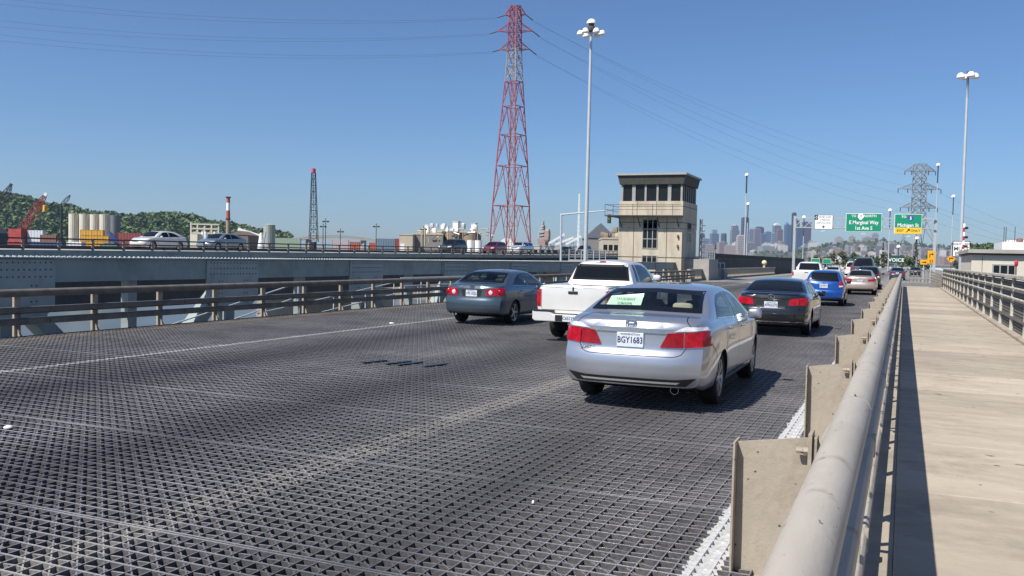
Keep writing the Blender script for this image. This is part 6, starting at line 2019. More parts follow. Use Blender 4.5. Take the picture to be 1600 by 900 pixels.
def forest(name, label, rows, n, size, m_list, seed):
    """one far-off wood: crowns of leaf faces over a slope"""
    rnd = random.Random(seed)
    mb = MB()
    R_ = len(rows) - 3
    C2 = len(rows[0])
    for _ in range(n):
        a_, b_ = rnd.uniform(0, R_ - 0.01), rnd.uniform(0, C2 - 1.01)
        i, j = int(a_), int(b_)
        p = rows[i][j].lerp(rows[i][j + 1], b_ - j).lerp(rows[i + 1][j].lerp(rows[i + 1][j + 1], b_ - j), a_ - i)
        h = size * rnd.uniform(0.6, 1.35)
        mb.cur = rnd.choice([0, 0, 0, 1, 1, 2])
        c_ = p + Vector((0, 0, h * 0.25))
        for _k in range(34):
            u = rnd.uniform(-0.5, 1); a2 = rnd.uniform(0, 6.283); s_ = math.sqrt(max(0, 1 - u * u)) * rnd.uniform(0.5, 1)
            q = c_ + Vector((h * 0.5 * s_ * math.cos(a2), h * 0.5 * s_ * math.sin(a2), h * 0.55 * u))
            d1 = Vector((rnd.gauss(0, 1), rnd.gauss(0, 1), rnd.gauss(0, 0.6))).normalized() * h * 0.17
            d2 = d1.cross(Vector((rnd.gauss(0, 1), rnd.gauss(0, 1), rnd.gauss(0, 1)))).normalized() * h * 0.13
            mb.add([q - d1, q + d2, q + d1, q - d2], [(0, 1, 2, 3)])
    return tag(mb.build(name, m_list, None, fix=False), label, 'woodland', kind='stuff')
far_leaf = [mat('wood_mid', (0.095, 0.150, 0.055), 0.8, var=0.3, scale=0.03), mat('wood_dark', (0.055, 0.092, 0.040), 0.8, var=0.3, scale=0.03), mat('wood_light', (0.14, 0.185, 0.07), 0.8, var=0.3, scale=0.03)]
forest('woodland', 'dense green woodland covering the hill on the left', rows, 5200, 14, far_leaf, 5)
h2, rows2 = ridge('city_hill', [(1180, 396), (1240, 394), (1265, 391), (1290, 384), (1320, 380), (1350, 377), (1385, 376), (1420, 381), (1460, 385), (1500, 388), (1560, 391), (1620, 394), (1700, 396)], 3600, mat('far_hillside', (0.075, 0.078, 0.062), 0.9, var=0.3, scale=0.005), 1600)
forest('distant_trees', 'scattered trees on the distant city hillside', rows2, 420, 13, far_leaf, 8)
h3, rows3 = ridge('tree_bank', [(1500, 392), (1512, 388), (1530, 387), (1550, 386), (1572, 388), (1600, 390), (1680, 392)], 900, hill_m, 200)
forest('bank_woodland', 'dark green wooded bank above the cream building', rows3, 420, 5, far_leaf, 9)

# ------------------------------------------------------------------ skyline
def facade(name, col, win, sx, sz):
    if name in _m: return _m[name]
    m = bpy.data.materials.new(name); m.use_nodes = True
    N, Lk = m.node_tree.nodes, m.node_tree.links
    b_ = N['Principled BSDF']; b_.inputs['Roughness'].default_value = 0.5
    tc = N.new('ShaderNodeTexCoord'); mp = N.new('ShaderNodeMapping')
    mp.inputs['Scale'].default_value = (1, 1, 1)
    br = N.new('ShaderNodeTexBrick')
    br.offset = 0; br.inputs['Scale'].default_value = 1.0
    br.inputs['Brick Width'].default_value = sx; br.inputs['Row Height'].default_value = sz
    br.inputs['Mortar Size'].default_value = min(sx, sz) * 0.22
    br.inputs['Color1'].default_value = (*win, 1); br.inputs['Color2'].default_value = (*[c * 0.8 for c in win], 1); br.inputs['Mortar'].default_value = (*col, 1)
    sp2 = N.new('ShaderNodeSeparateXYZ'); cb = N.new('ShaderNodeCombineXYZ'); ad = N.new('ShaderNodeMath')
    Lk.new(tc.outputs['Object'], sp2.inputs[0])
    Lk.new(sp2.outputs[0], ad.inputs[0]); Lk.new(sp2.outputs[1], ad.inputs[1])
    Lk.new(ad.outputs[0], cb.inputs[0]); Lk.new(sp2.outputs[2], cb.inputs[1])
    Lk.new(cb.outputs[0], br.inputs['Vector']); Lk.new(br.outputs['Color'], b_.inputs['Base Color'])
    _m[name] = m
    return m
SKY = [  # x0, x1, top, distance, wall colour, window colour, shape, label
    (1094, 1101, 365, 5200, (0.12, 0.13, 0.16), (0.05, 0.06, 0.08), 'flat', 'narrow dark tower at the left end of the skyline'),
    (1097, 1108, 373, 5000, (0.30, 0.33, 0.36), (0.10, 0.13, 0.16), 'flat', 'low pale topped block near the left end of the skyline'),
    (1110, 1123, 359, 5400, (0.24, 0.26, 0.30), (0.08, 0.10, 0.13), 'step', 'grey blue stepped tower left in the skyline'),
    (1126, 1136, 364, 5300, (0.10, 0.12, 0.15), (0.05, 0.06, 0.08), 'round', 'dark rounded tower right of the grey blue stepped one'),
    (1142, 1155, 350, 5600, (0.34, 0.32, 0.30), (0.12, 0.13, 0.14), 'spire', 'tan stepped tower topped by a short spire'),
    (1159, 1170, 340, 5500, (0.13, 0.12, 0.13), (0.05, 0.05, 0.06), 'flat', 'tall dark slab tower behind the twin light masts'),
    (1151, 1164, 368, 4300, (0.62, 0.47, 0.37), (0.45, 0.34, 0.28), 'flat', 'peach coloured block in front of the tan spire tower'),
    (1170, 1177, 358, 5300, (0.34, 0.36, 0.38), (0.14, 0.16, 0.18), 'flat', 'narrow grey tower right of the twin light masts'),
    (1178, 1189, 357, 5200, (0.36, 0.27, 0.27), (0.18, 0.13, 0.14), 'flat', 'mauve tower in front of a dark flat topped one'),
    (1180, 1193, 355, 5500, (0.09, 0.08, 0.10), (0.04, 0.04, 0.05), 'flat', 'dark flat topped tower behind the mauve one'),
    (1188, 1197, 366, 5000, (0.20, 0.24, 0.32), (0.10, 0.12, 0.17), 'flat', 'short slate blue tower at the skyline centre'),
    (1195, 1205, 362, 5300, (0.24, 0.30, 0.38), (0.12, 0.15, 0.20), 'flat', 'pale blue tower at the skyline centre'),
    (1208, 1220, 350, 5500, (0.30, 0.31, 0.34), (0.10, 0.10, 0.12), 'dome', 'grey tower with a bright white curved crown'),
    (1213, 1223, 358, 5000, (0.33, 0.22, 0.20), (0.17, 0.11, 0.11), 'flat', 'brownish pink tower before the white crowned one'),
    (1205, 1211, 364, 4900, (0.38, 0.40, 0.42), (0.16, 0.18, 0.20), 'flat', 'thin pale tower left of the brownish pink one'),
    (1226, 1236, 349, 5400, (0.16, 0.22, 0.32), (0.07, 0.10, 0.15), 'wedge', 'blue glass tower with slanting top'),
    (1237, 1245, 332, 5600, (0.035, 0.035, 0.045), (0.025, 0.025, 0.03), 'round', 'black skyscraper, tallest in the skyline'),
    (1245, 1249.5, 345, 5500, (0.07, 0.08, 0.10), (0.04, 0.05, 0.06), 'flat', 'thin dark tower just right of the tallest one'),
    (1243, 1255, 356, 5100, (0.12, 0.16, 0.24), (0.06, 0.08, 0.12), 'flat', 'navy block at the foot of the tallest skyscraper'),
    (1254, 1267, 347, 5300, (0.20, 0.16, 0.17), (0.10, 0.08, 0.09), 'flat', 'brown grey tower at the right end of the skyline'),
]
for (xa, xb, yt, D, col, win, shp, lb_) in SKY:
    a_, b_ = at(xa, yt, D), at(xb, yt, D)
    base = (a_ + b_) / 2; zt_ = base.z; base.z = GZ
    w = (b_ - a_).length / 1.12
    d_ = w * 0.8
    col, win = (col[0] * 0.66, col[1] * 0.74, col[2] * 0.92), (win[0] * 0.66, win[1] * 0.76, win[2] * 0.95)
    t = thing('skyscraper', lb_, 'skyscraper', base, R(CAM_YAW) + R(8))
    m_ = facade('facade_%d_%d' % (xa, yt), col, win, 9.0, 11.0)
    H_ = zt_ - GZ
    rf = mat('roof_%d' % int(xa * 10), tuple(min(0.8, c * 1.3) for c in col), 0.8, var=0)
    mb = MB(); r2 = MB()
    hw2 = w / 2
    if shp in ('flat', 'dome', 'wedge'):
        mb.box(-hw2, hw2, -d_ / 2, d_ / 2, 0, H_ * (0.97 if shp != 'flat' else 1.0) - 2)
        if shp == 'flat': r2.box(-hw2 * 0.7, hw2 * 0.7, -d_ * 0.3, d_ * 0.3, H_ - 1.9, H_ + 3)
        elif shp == 'dome': r2.prism([(-hw2 * 0.8, H_ * 0.97 - 1.9), (hw2 * 0.8, H_ * 0.97 - 1.9), (hw2 * 0.7, H_ * 0.985 + 3), (0, H_ + 6), (-hw2 * 0.7, H_ * 0.985 + 3)], -d_ * 0.4, d_ * 0.4, 'Y')
        else: r2.prism([(-hw2, H_ * 0.97 - 1.9), (hw2, H_ * 0.97 - 1.9), (hw2 * 0.2, H_ * 0.97 - 1), (-hw2 * 0.5, H_ + 8)], -d_ * 0.5 + 0.1, d_ * 0.5 - 0.1, 'Y')
    elif shp == 'step':
        mb.box(-hw2, hw2, -d_ / 2, d_ / 2, 0, H_ * 0.88); r2.box(-hw2 * 0.6, hw2 * 0.6, -d_ * 0.3, d_ * 0.3, H_ * 0.88 + 0.1, H_)
    elif shp == 'round':
        mb.lathe([(hw2, 0), (hw2, H_ - 8)], (0, 0, 0), 14); r2.lathe([(hw2 * 0.98, H_ - 7.9), (hw2 * 0.85, H_ - 2), (hw2 * 0.5, H_)], (0, 0, 0), 14)
    elif shp == 'spire':
        mb.box(-hw2, hw2, -d_ / 2, d_ / 2, 0, H_ * 0.84); mb.box(-hw2 * 0.8, hw2 * 0.8, -d_ * 0.4, d_ * 0.4, H_ * 0.84 + 0.1, H_ * 0.95)
        r2.lathe([(hw2 * 0.75, H_ * 0.95 + 0.1), (hw2 * 0.4, H_), (hw2 * 0.08, H_ + 4), (0.3, H_ + 20)], (0, 0, 0), 8)
    mb.build('tower', m_, t); r2.build('roof', white_paint if shp == 'dome' else rf, t)
# low blocks of the city and houses on the hill
rnd = random.Random(11)
def blocks(n, x0_, x1_, yfun, D0, D1_, label, group, cols, wr, name='city_building'):
    protos = []
    for col in cols:
        m_ = facade('low_%s_%d' % (name, cols.index(col)), col, tuple(c * 0.35 for c in col), 7.0, 5.0)
        mb = MB(); mb.box(-0.5, 0.5, -0.5, 0.5, 0, 1)
        me = mb.build(name, m_)
        mb = MB(); mb.box(-0.3, 0.2, -0.3, 0.3, 1.0005, 1.06)
        rf = mb.build('roof_housing', mat('roof_grey', (0.3, 0.3, 0.3), 0.8, var=0.1), me)
        protos.append([me, rf, False])
    for i in range(n):
        px = rnd.uniform(x0_, x1_); D = rnd.uniform(D0, D1_)
        yt = yfun(px, D)
        p = at(px, yt, D)
        me, rf, used = protos[i % len(protos)]
        if used:
            o = like(me); like(rf, o)
        else:
            o = me; protos[i % len(protos)][2] = True
        w = rnd.uniform(*wr)
        base_z = GZ
        o.location = (p.x, p.y, base_z); o.scale = (w, w * rnd.uniform(0.5, 1.0), p.z - base_z); o.rotation_euler = (0, 0, R(CAM_YAW) + rnd.uniform(-0.3, 0.3))
        tag(o, label % pal_names[i % len(protos)], 'building', group)
pal_names = ('grey', 'beige', 'dark brown', 'white', 'brick brown', 'slate blue')
pal = [(0.26, 0.27, 0.29), (0.40, 0.35, 0.32), (0.17, 0.16, 0.17), (0.52, 0.51, 0.50), (0.26, 0.21, 0.21), (0.15, 0.18, 0.24)]
blocks(46, 1094, 1275, lambda x, D: rnd.uniform(378, 397), 3800, 4900, 'low %s city block at the foot of the skyline', 'low city blocks', pal, (22, 60))
blocks(150, 1262, 1500, lambda x, D: {0: 388}.get(9, 0) or rnd.uniform(max(374, 392 - max(0, 14 - abs(x - 1375) * 0.11)), 399), 2700, 3500, 'small %s building on the distant hillside', 'hillside buildings', pal[:5], (9, 22), 'hillside_building')
blocks(26, 1262, 1600, lambda x, D: rnd.uniform(399, 408), 1100, 1900, 'low %s warehouse on the flat land before the hill', 'far warehouses', pal, (8, 26), 'warehouse')
for (xa, xb, yt, col, lb_) in ((1306, 1318, 371, (0.45, 0.43, 0.42), 'left of two apartment towers on the hillside'), (1328, 1337, 369.5, (0.40, 0.39, 0.38), 'right of two apartment towers on the hillside'),
                               (1340, 1358, 377, (0.62, 0.50, 0.42), 'left half of the long beige hospital on the hill'), (1359, 1374, 375.5, (0.58, 0.44, 0.36), 'right half of the long beige hospital on the hill'),
                               (1364, 1373, 365, (0.36, 0.36, 0.37), 'grey block crowning the hill above the hospital'), (1350, 1364, 371, (0.34, 0.34, 0.33), 'dark roofed block on the hill left of the crowning one'),
                               (1376, 1392, 379, (0.55, 0.46, 0.40), 'tan block on the hill below the exit sign')):
    a_, b_ = at(xa, yt, 3650), at(xb, yt, 3650)
    c_ = (a_ + b_) / 2; H_ = c_.z - GZ; c_.z = GZ
    t = thing('hill_block', lb_, 'building', c_, R(CAM_YAW))
    w = (b_ - a_).length
    mb = MB(); mb.box(-w / 2, w / 2, 0, w * 0.6, 0, H_ - 1); mb.build('wall', facade('hb_%d' % xa, col, tuple(c * 0.45 for c in col), 6, 6), t)
    mb = MB(); mb.box(-w / 4, w / 4, w * 0.1, w * 0.4, H_ - 0.95, H_ + 4); mb.build('roof_housing', mat('roof_grey'), t)
q = at(1255, 418, 420); q2 = at(1500, 418, 420)
wl = thing('long_warehouse', 'long low white roofed warehouse across the far end of the road', 'building', (q + q2) / 2, R(CAM_YAW))
wo = (q + q2) / 2
ln = (q2 - q).length
zt_ = at(1300, 411.5, 420).z
mb = MB(); mb.box(-ln / 2, ln / 2, 0, 40, GZ - wo.z, zt_ - wo.z); mb.build('wall', white_paint, wl)
mb = MB(); mb.box(-ln / 2 - 0.5, ln / 2 + 0.5, -0.5, 40.5, zt_ - wo.z + 0.01, zt_ - wo.z + 0.5); mb.build('roof', conc_grey, wl)

# ------------------------------------------------------------------ industry on the far bank, left
rust_red = mat('crane_red', (0.30, 0.045, 0.04), 0.55, var=0.2, scale=0.6)
boom_dk = mat('boom_black', (0.03, 0.032, 0.036), 0.6, var=0.2)
def crane(label, px, py_foot, tx_, ty_, D, w, m, head=None, house=True, panels=9, name='lattice_crane', taper=False):
    f_ = at(px, py_foot, D); tp_ = at(tx_, ty_, D)
    base = Vector((f_.x, f_.y, GZ))
    t = thing(name, label, 'crane', base)
    side = Vector((-math.sin(R(CAM_YAW)), math.cos(R(CAM_YAW)), 0))
    ax = (tp_ - f_).normalized()
    up = ax.cross(side).normalized()
    def prof(f): return w * (1.0 - 0.55 * f) if taper else w * (0.55 + 0.45 * min(1, f / 0.2) - 0.55 * max(0, (f - 0.75) / 0.25))
    mb = MB(); lc = MB()
    for i in range(panels):
        a_, b_ = i / panels, (i + 1) / panels
        P0, P1 = f_.lerp(tp_, a_), f_.lerp(tp_, b_)
        w0, w1 = prof(a_) / 2, prof(b_) / 2
        ring0 = [P0 + up * w0 * s1 + side * w0 * s2 for s1, s2 in ((1, 1), (1, -1), (-1, -1), (-1, 1))]
        ring1 = [P1 + up * w1 * s1 + side * w1 * s2 for s1, s2 in ((1, 1), (1, -1), (-1, -1), (-1, 1))]
        for k in range(4):
            mb.bar(ring0[k], ring1[k], w * (0.06 if taper else 0.09))
            lw = 0.04 if taper else 0.06
            lc.bar(ring0[k] if i % 2 else ring0[(k + 1) % 4], ring1[(k + 1) % 4] if i % 2 else ring1[k], w * lw); lc.bar(ring1[k], ring1[(k + 1) % 4], w * 0.05)
    bo = mb.build('boom', m, t, base, stuff=True); lc.build('boom_lacing', m, bo, base, stuff=True)
    mb = MB(); mb.bar(tp_, tp_ + ax * w * 0.55, w * 0.3, w * 0.5); mb.build('boom_head', head or m, t, base)
    mb = MB(); mb.tube(f_ + Vector((0, 0, w)), tp_, w * 0.03, 4); mb.tube(tp_, tp_ - Vector((0, 0, (tp_.z - f_.z) * 0.35)), w * 0.03, 4); mb.each('cable', boom_dk, t, base)
    if house:
        mb = MB(); mb.box(f_.x - w * 1.6, f_.x + w * 1.6, f_.y - w, f_.y + w, f_.z - w * 1.6, f_.z + w * 0.7); mb.build('machinery_house', m, t, base)
        mb = MB(); mb.box(f_.x - w * 2.1, f_.x + w * 2.1, f_.y - w * 1.3, f_.y + w * 1.3, GZ, f_.z - w * 1.65); mb.build('undercarriage', m, t, base)
    else:
        mb = MB(); mb.tube(base, f_, w * 0.4, 8); mb.build('pedestal', m, t, base)
    return t, base
t, base = crane('red lattice boom crane leaning right before the wooded hill', 31, 364, 70, 306, 330, 2.1, rust_red, white_paint, True, 9)
hk = at(70, 326, 330)
mb = MB(); rbox(mb, hk, (0.7, 0.7, 1.3)); mb.build('hook_block', mat('hook_yellow', (0.7, 0.35, 0.05), 0.5, var=0.1), t, base)
crane('dark crane jib poking above the hill at the far left', -4, 330, 16, 291, 420, 2.4, boom_dk, None, False, 8)
crane('dark crane jib above the hill left of the silos', 96, 322, 108, 307, 420, 1.4, boom_dk, None, False, 5)
crane('black upright lattice crane boom with red tip', 490, 378, 490, 270, 300, 2.6, boom_dk, mat('tip_red', (0.6, 0.05, 0.12), 0.5, var=0), False, 11, taper=True)

def cyl_group(name, label, cat, specs, D, m, roof=None):
    """tanks: (x0, x1, top) in the photo"""
    for (xa, xb, yt, lb_) in specs:
        a_, b_ = at(xa, yt, D), at(xb, yt, D)
        c_ = (a_ + b_) / 2; zt_ = c_.z; r_ = (b_ - a_).length / 2
        base = Vector((c_.x, c_.y, GZ))
        t = thing(name, lb_, cat, base)
        mb = MB(); mb.lathe([(r_, GZ), (r_, zt_)], (c_.x, c_.y, 0), 28); mb.build('shell', m, t, base, smooth=40)
        mb = MB(); mb.lathe([(r_ * 1.02, zt_ + 0.01), (r_ * 1.02, zt_ + r_ * 0.06), (0.01, zt_ + r_ * (0.12 if roof is None else roof))], (c_.x, c_.y, 0), 28); mb.build('lid', m, t, base, smooth=30)
        mb = MB()
        for z in range(5): 
            zz = GZ + (zt_ - GZ) * (0.5 + 0.1 * z)
            mb.lathe([(r_ * 1.004, zz - 0.06), (r_ * 1.012, zz), (r_ * 1.004, zz + 0.06)], (c_.x, c_.y, 0), 28, 'Z', False)
        mb.each('hoop', m, t, base)
        for k in range(3):
            a2 = R(CAM_YAW) - math.pi / 2 + 0.25 * (k - 1) + 0.4
            mb = MB(); mb.tube((c_.x + r_ * 1.02 * math.cos(a2), c_.y + r_ * 1.02 * math.sin(a2), GZ), (c_.x + r_ * 1.02 * math.cos(a2), c_.y + r_ * 1.02 * math.sin(a2), zt_), r_ * 0.02, 5); mb.build('pipe', m, t, base)
silo_m = mat('silo_cream', (0.60, 0.54, 0.43), 0.8, var=0.12, scale=0.2, dirt=(0.30, 0.24, 0.17), dirt_amt=0.5, dscale=0.15, stretch=(1, 1, 0.3))
silo_gr = mat('silo_grey', (0.16, 0.17, 0.18), 0.8, var=0.12, scale=0.2)
cyl_group('silo', '', 'silo', [(108, 124, 334.5, 'leftmost of the cream concrete silos'), (124.5, 140.5, 335, 'second from left of the cream concrete silos'), (141, 157, 335.5, 'third from left of the cream concrete silos'), (156, 172, 335.5, 'rightmost of the cream concrete silos')], 480, silo_m)
cyl_group('silo', '', 'silo', [(172.5, 188, 337, 'dark grey silo right of the cream silos')], 495, silo_gr)
tank_br = mat('tank_brown', (0.26, 0.20, 0.14), 0.8, var=0.2, scale=0.2, dirt=(0.12, 0.08, 0.05), dirt_amt=0.6, dscale=0.2)
cyl_group('storage_tank', '', 'tank', [(695, 722, 363, 'left of two big rust brown tanks at the cement works'), (722, 752, 365, 'right of two big rust brown tanks at the cement works')], 340, tank_br)
cyl_group('storage_tank', '', 'tank', [(730, 741, 375.5, 'left of two small white tanks below the brown ones'), (742, 753, 376, 'right of two small white tanks below the brown ones')], 300, white_paint)
cyl_group('storage_tank', '', 'tank', [(412, 430, 352, 'grey green cylindrical tank left of the black crane boom')], 420, mat('tank_green', (0.30, 0.33, 0.29), 0.7, var=0.15), 0.3)
# chimney with red and white bands
c0 = at(356, 375, 450); base = Vector((c0.x, c0.y, GZ))
t = thing('chimney', 'tall chimney banded red and white behind the pale blue sedan', 'chimney', base)
zs_ = [GZ] + [at(356, y, 450).z for y in (342, 329, 317, 308)]
for i in range(4):
    mb = MB(); mb.tube((c0.x, c0.y, zs_[i] + 0.005), (c0.x, c0.y, zs_[i + 1]), 1.05 - 0.05 * i, 18, 1.0 - 0.05 * i)
    mb.build('shaft', [mat('chimney_tan', (0.34, 0.25, 0.18), 0.8, var=0.2), mat('chimney_red', (0.40, 0.09, 0.06), 0.7, var=0.2), white_paint, mat('chimney_red')][i], t, base, smooth=40)
for z in (zs_[1], zs_[4]):
    mb = MB(); mb.lathe([(1.05, z - 0.4), (1.35, z - 0.2), (1.35, z + 0.15), (0.9, z + 0.15)], (c0.x, c0.y, 0), 18, 'Z', False); mb.build('gallery', boom_dk, t, base)

def shed(name, label, px0_, px1_, pyt, D, depth, m, roof_m=None, gable=0.0, cat='building', windows=0, door=False):
    a_, b_ = at(px0_, pyt, D), at(px1_, pyt, D)
    c_ = (a_ + b_) / 2; zt_ = c_.z; c_.z = GZ
    w = (b_ - a_).length
    t = thing(name, label, cat, c_, R(CAM_YAW) * 0.9)
    H_ = zt_ - GZ
    mb = MB(); mb.box(-w / 2, w / 2, 0, depth, 0, H_); mb.build('wall', m, t)
    mb = MB()
    if gable: mb.prism([(-w / 2 - 0.3, H_ + 0.01), (w / 2 + 0.3, H_ + 0.01), (0, H_ + gable)], -0.3, depth + 0.3, 'Y')
    else: mb.box(-w / 2 - 0.15, w / 2 + 0.15, -0.15, depth + 0.15, H_ + 0.01, H_ + 0.5)
    mb.build('roof', roof_m or m, t)
    for i in range(windows):
        xx = -w / 2 + w * (i + 0.5) / windows
        mb = MB(); mb.box(xx - w * 0.12 / max(1, windows / 3), xx + w * 0.12 / max(1, windows / 3), -0.06, -0.01, H_ - 3.2, H_ - 1.6); mb.build('window', glass_dark, t)
    if door:
        mb = MB(); mb.box(-w * 0.42, -w * 0.1, -0.08, -0.02, 0, H_ * 0.85); mb.build('door', white_paint, t)
    return t
beige = mat('beige_wall', (0.46, 0.40, 0.31), 0.8, var=0.12, scale=0.2)
grey_wall = mat('grey_wall', (0.22, 0.21, 0.20), 0.8, var=0.15, scale=0.2)
shed('works_building', 'pale beige end block of the cement works', 624, 645, 367.5, 330, 20, beige, None, 0, door=True)
shed('works_building', 'long dark grey block of the cement works', 645, 692, 367, 335, 24, grey_wall, beige)
shed('works_building', 'upper beige storey of the cement works behind the grey block', 653, 690, 362, 350, 16, beige, mat('pale_roof', (0.55, 0.52, 0.45), 0.8, var=0.1), windows=6)
# pipework and vents on the works
rnd = random.Random(21)
for i, (px, yt, w, h, lb_) in enumerate(((668, 352, 6, 10, 'left white vent hood on the cement works roof'), (713.5, 347, 9, 13, 'larger white square vent stack over the brown tanks'), (741, 350, 7, 10, 'smaller white square vent stack over the brown tanks'), (699, 354, 4, 8, 'thin white vent between the cement works roofs'))):
    a_ = at(px - w / 2, yt, 345); b_ = at(px + w / 2, yt, 345)
    c_ = (a_ + b_) / 2; z1 = c_.z; z0 = at(px, yt + h, 345).z
    c_.z = z0
    t = thing('vent_stack', lb_, 'vent', c_)
    ww = (b_ - a_).length / 2
    mb = MB(); mb.box(-ww, ww, -ww, ww, -6, z1 - z0); mb.build('casing', white_paint, t)
    mb = MB(); mb.box(-ww * 1.15, ww * 1.15, -ww * 1.15, ww * 1.15, z1 - z0 + 0.01, z1 - z0 + 0.35); mb.build('cap', galv, t)
pw = thing('pipework', 'tangle of tan pipes and walkways on the cement works', 'pipework', at(735, 372, 335))
po = at(735, 372, 335)
pipe_tan = mat('pipe_tan', (0.42, 0.36, 0.24), 0.7, var=0.2)
for i in range(46):
    px = rnd.uniform(655, 768); y0_ = rnd.uniform(355, 372)
    p0 = at(px, y0_, rnd.uniform(318, 340))
    if i % 3 == 0: p1 = p0 + Vector((rnd.uniform(-4, 4), 0, 0))
    elif i % 3 == 1: p1 = p0 - Vector((0, 0, rnd.uniform(2, 7)))
    else: p1 = p0 + Vector((rnd.uniform(-3, 3), 0, rnd.uniform(-3, 0)))
    mb = MB(); mb.tube(p0, p1, rnd.uniform(0.1, 0.32), 8); mb.build('pipe', rnd.choice([pipe_tan, pipe_tan, galv, tank_br]), pw, po)
for i in range(9):
    p0 = at(rnd.uniform(655, 760), rnd.uniform(352, 362), 338)
    mb = MB(); rbox(mb, p0, (rnd.uniform(0.4, 1.0), 0.6, rnd.uniform(0.4, 1.0))); mb.build('equipment_box', rnd.choice([white_paint, pipe_tan, galv]), pw, po)
# white stockpile dome and far plant
a_ = at(792, 372, 520)
t = thing('dome_tent', 'white domed storage tent under the red pylon', 'tent', Vector((a_.x, a_.y, GZ)), R(CAM_YAW))
mb = MB(); zt_ = a_.z - GZ; w = 23 * 520 / 1400
n_ = 12
mb.prism([(-w + 2 * w * i / n_, zt_ * math.sqrt(max(0.02, 1 - (-1 + 2 * i / n_) ** 2 * 0.95)) if 0 < i < n_ else zt_ * 0.2) for i in range(n_ + 1)] + [(w, 0), (-w, 0)], -8, 30, 'Y'); mb.build('cover', white_paint, t)
mb = MB(); mb.box(-3, 3, -8.2, -8.02, 0, zt_ * 0.6); mb.build('doorway', grey_wall, t)
b_ = at(848, 385, 460); base = Vector((b_.x, b_.y, GZ))
t = thing('process_tower', 'slim pinkish process tower of the refinery right of the red pylon', 'tower', base)
pinkish = mat('pinkish_steel', (0.30, 0.22, 0.20), 0.7, var=0.25, scale=0.4)
for i, (y0_, y1_, w) in enumerate(((392, 372, 8), (372, 360, 6), (360, 352, 3.2), (352, 345.5, 1.6))):
    z0, z1 = at(847, y0_, 460).z if i else GZ, at(847, y1_, 460).z
    ww = w * 460 / 1400 / 2 * 1.6
    mb = MB(); mb.box(b_.x - ww, b_.x + ww, b_.y - ww, b_.y + ww, z0 + 0.01, z1); mb.build('stage', pinkish, t, base)
    mb = MB()
    for k in range(5):
        mb.bar((b_.x - ww * 1.25, b_.y - ww * 1.25, z0 + (z1 - z0) * k / 5), (b_.x + ww * 1.25, b_.y - ww * 1.25, z0 + (z1 - z0) * (k + 1) / 5 if k % 2 else z0 + (z1 - z0) * k / 5), 0.3)
    mb.each('stair', galv, t, base)
mb = MB(); rbox(mb, (b_.x + 3.2, b_.y - 2, at(853, 368, 460).z), (1.5, 1.4, 3.5), 6, 0.6); mb.build('cyclone', pinkish, t, base)
for i, (pa, ya_, pb_, yb_, lb_) in enumerate(((858, 380, 882, 366, 'left white sloping conveyor of the far plant'), (868, 382, 896, 371, 'middle white sloping conveyor of the far plant'), (884, 382, 908, 369, 'right white sloping conveyor of the far plant'), (372, 358, 414, 371, 'long white conveyor running down from the chimney plant'))):
    D = 600 if i < 3 else 445
    p0, p1 = at(pa, ya_, D), at(pb_, yb_, D)
    c_ = (p0 + p1) / 2
    t = thing('conveyor', lb_, 'conveyor', Vector((c_.x, c_.y, GZ)))
    o_ = Vector((c_.x, c_.y, GZ))
    mb = MB(); mb.bar(p0, p1, 1.2, 1.4); mb.build('gallery', white_paint, t, o_)
    for f in (0.1, 0.5, 0.9):
        q = p0.lerp(p1, f)
        mb = MB(); mb.bar((q.x - 1, q.y, GZ), (q.x, q.y, q.z - 0.7), 0.3); mb.bar((q.x + 1, q.y, GZ), (q.x, q.y, q.z - 0.7), 0.3); mb.each('trestle', galv, t, o_)
shed('warehouse', 'grey gabled warehouse left of the control house', 915, 962, 372, 300, 30, grey_wall, mat('slate_roof', (0.13, 0.14, 0.17), 0.7, var=0.1), 5.0)
shed('warehouse', 'tan shed with rooftop plant beside the control house', 942, 975, 374, 260, 20, beige, None, 0, windows=4)
shed('warehouse', 'long pale low shed under the conveyors', 820, 905, 385, 420, 20, mat('pale_wall', (0.5, 0.48, 0.45), 0.8, var=0.1), None, 0, windows=8)
pl0 = at(955, 375, 262)
t = thing('rooftop_plant', 'cluttered rusty machinery on the tan shed roof', 'machinery', pl0)
for i in range(10):
    q = pl0 + Vector((rnd.uniform(-3, 3), rnd.uniform(0.5, 4), rnd.uniform(0.4, 3.2)))
    mb = MB(); rbox(mb, q, (rnd.uniform(0.4, 1.1), 0.7, rnd.uniform(0.4, 0.9)), 4); mb.build('unit', rnd.choice([tank_br, pipe_tan, grey_wall]), t, pl0)
# truss of the chimney plant
b0 = at(320, 372, 440)
t = thing('process_plant', 'pale steel process frame with tanks left of the chimney', 'plant', Vector((b0.x, b0.y, GZ)))
o_ = Vector((b0.x, b0.y, GZ))
pale_st = mat('pale_tan_steel', (0.50, 0.46, 0.38), 0.7, var=0.15)
for px in (299, 309, 320, 331, 342):
    zt_ = at(px, {299: 347, 309: 350, 320: 353, 331: 351, 342: 354}[px], 440)
    mb = MB(); mb.bar((zt_.x, zt_.y, GZ), zt_, 0.7); mb.build('column', pale_st, t, o_)
for y in (350, 357, 364, 371):
    p0, p1 = at(299, y, 440), at(343, y + 1, 440)
    mb = MB(); mb.bar(p0, p1, 0.7); mb.build('beam', pale_st, t, o_)
for i in range(4):
    p0, p1 = at(299 + 11 * i, 371, 440), at(310 + 11 * i, 357, 440)
    mb = MB(); mb.bar(p0, p1, 0.4); mb.build('brace', pale_st, t, o_)
for px in (317, 321.5, 336):
    q = at(px, 362, 436)
    mb = MB(); mb.tube((q.x, q.y, GZ), q, 0.7, 12); mb.build('tank', white_paint, t, o_)
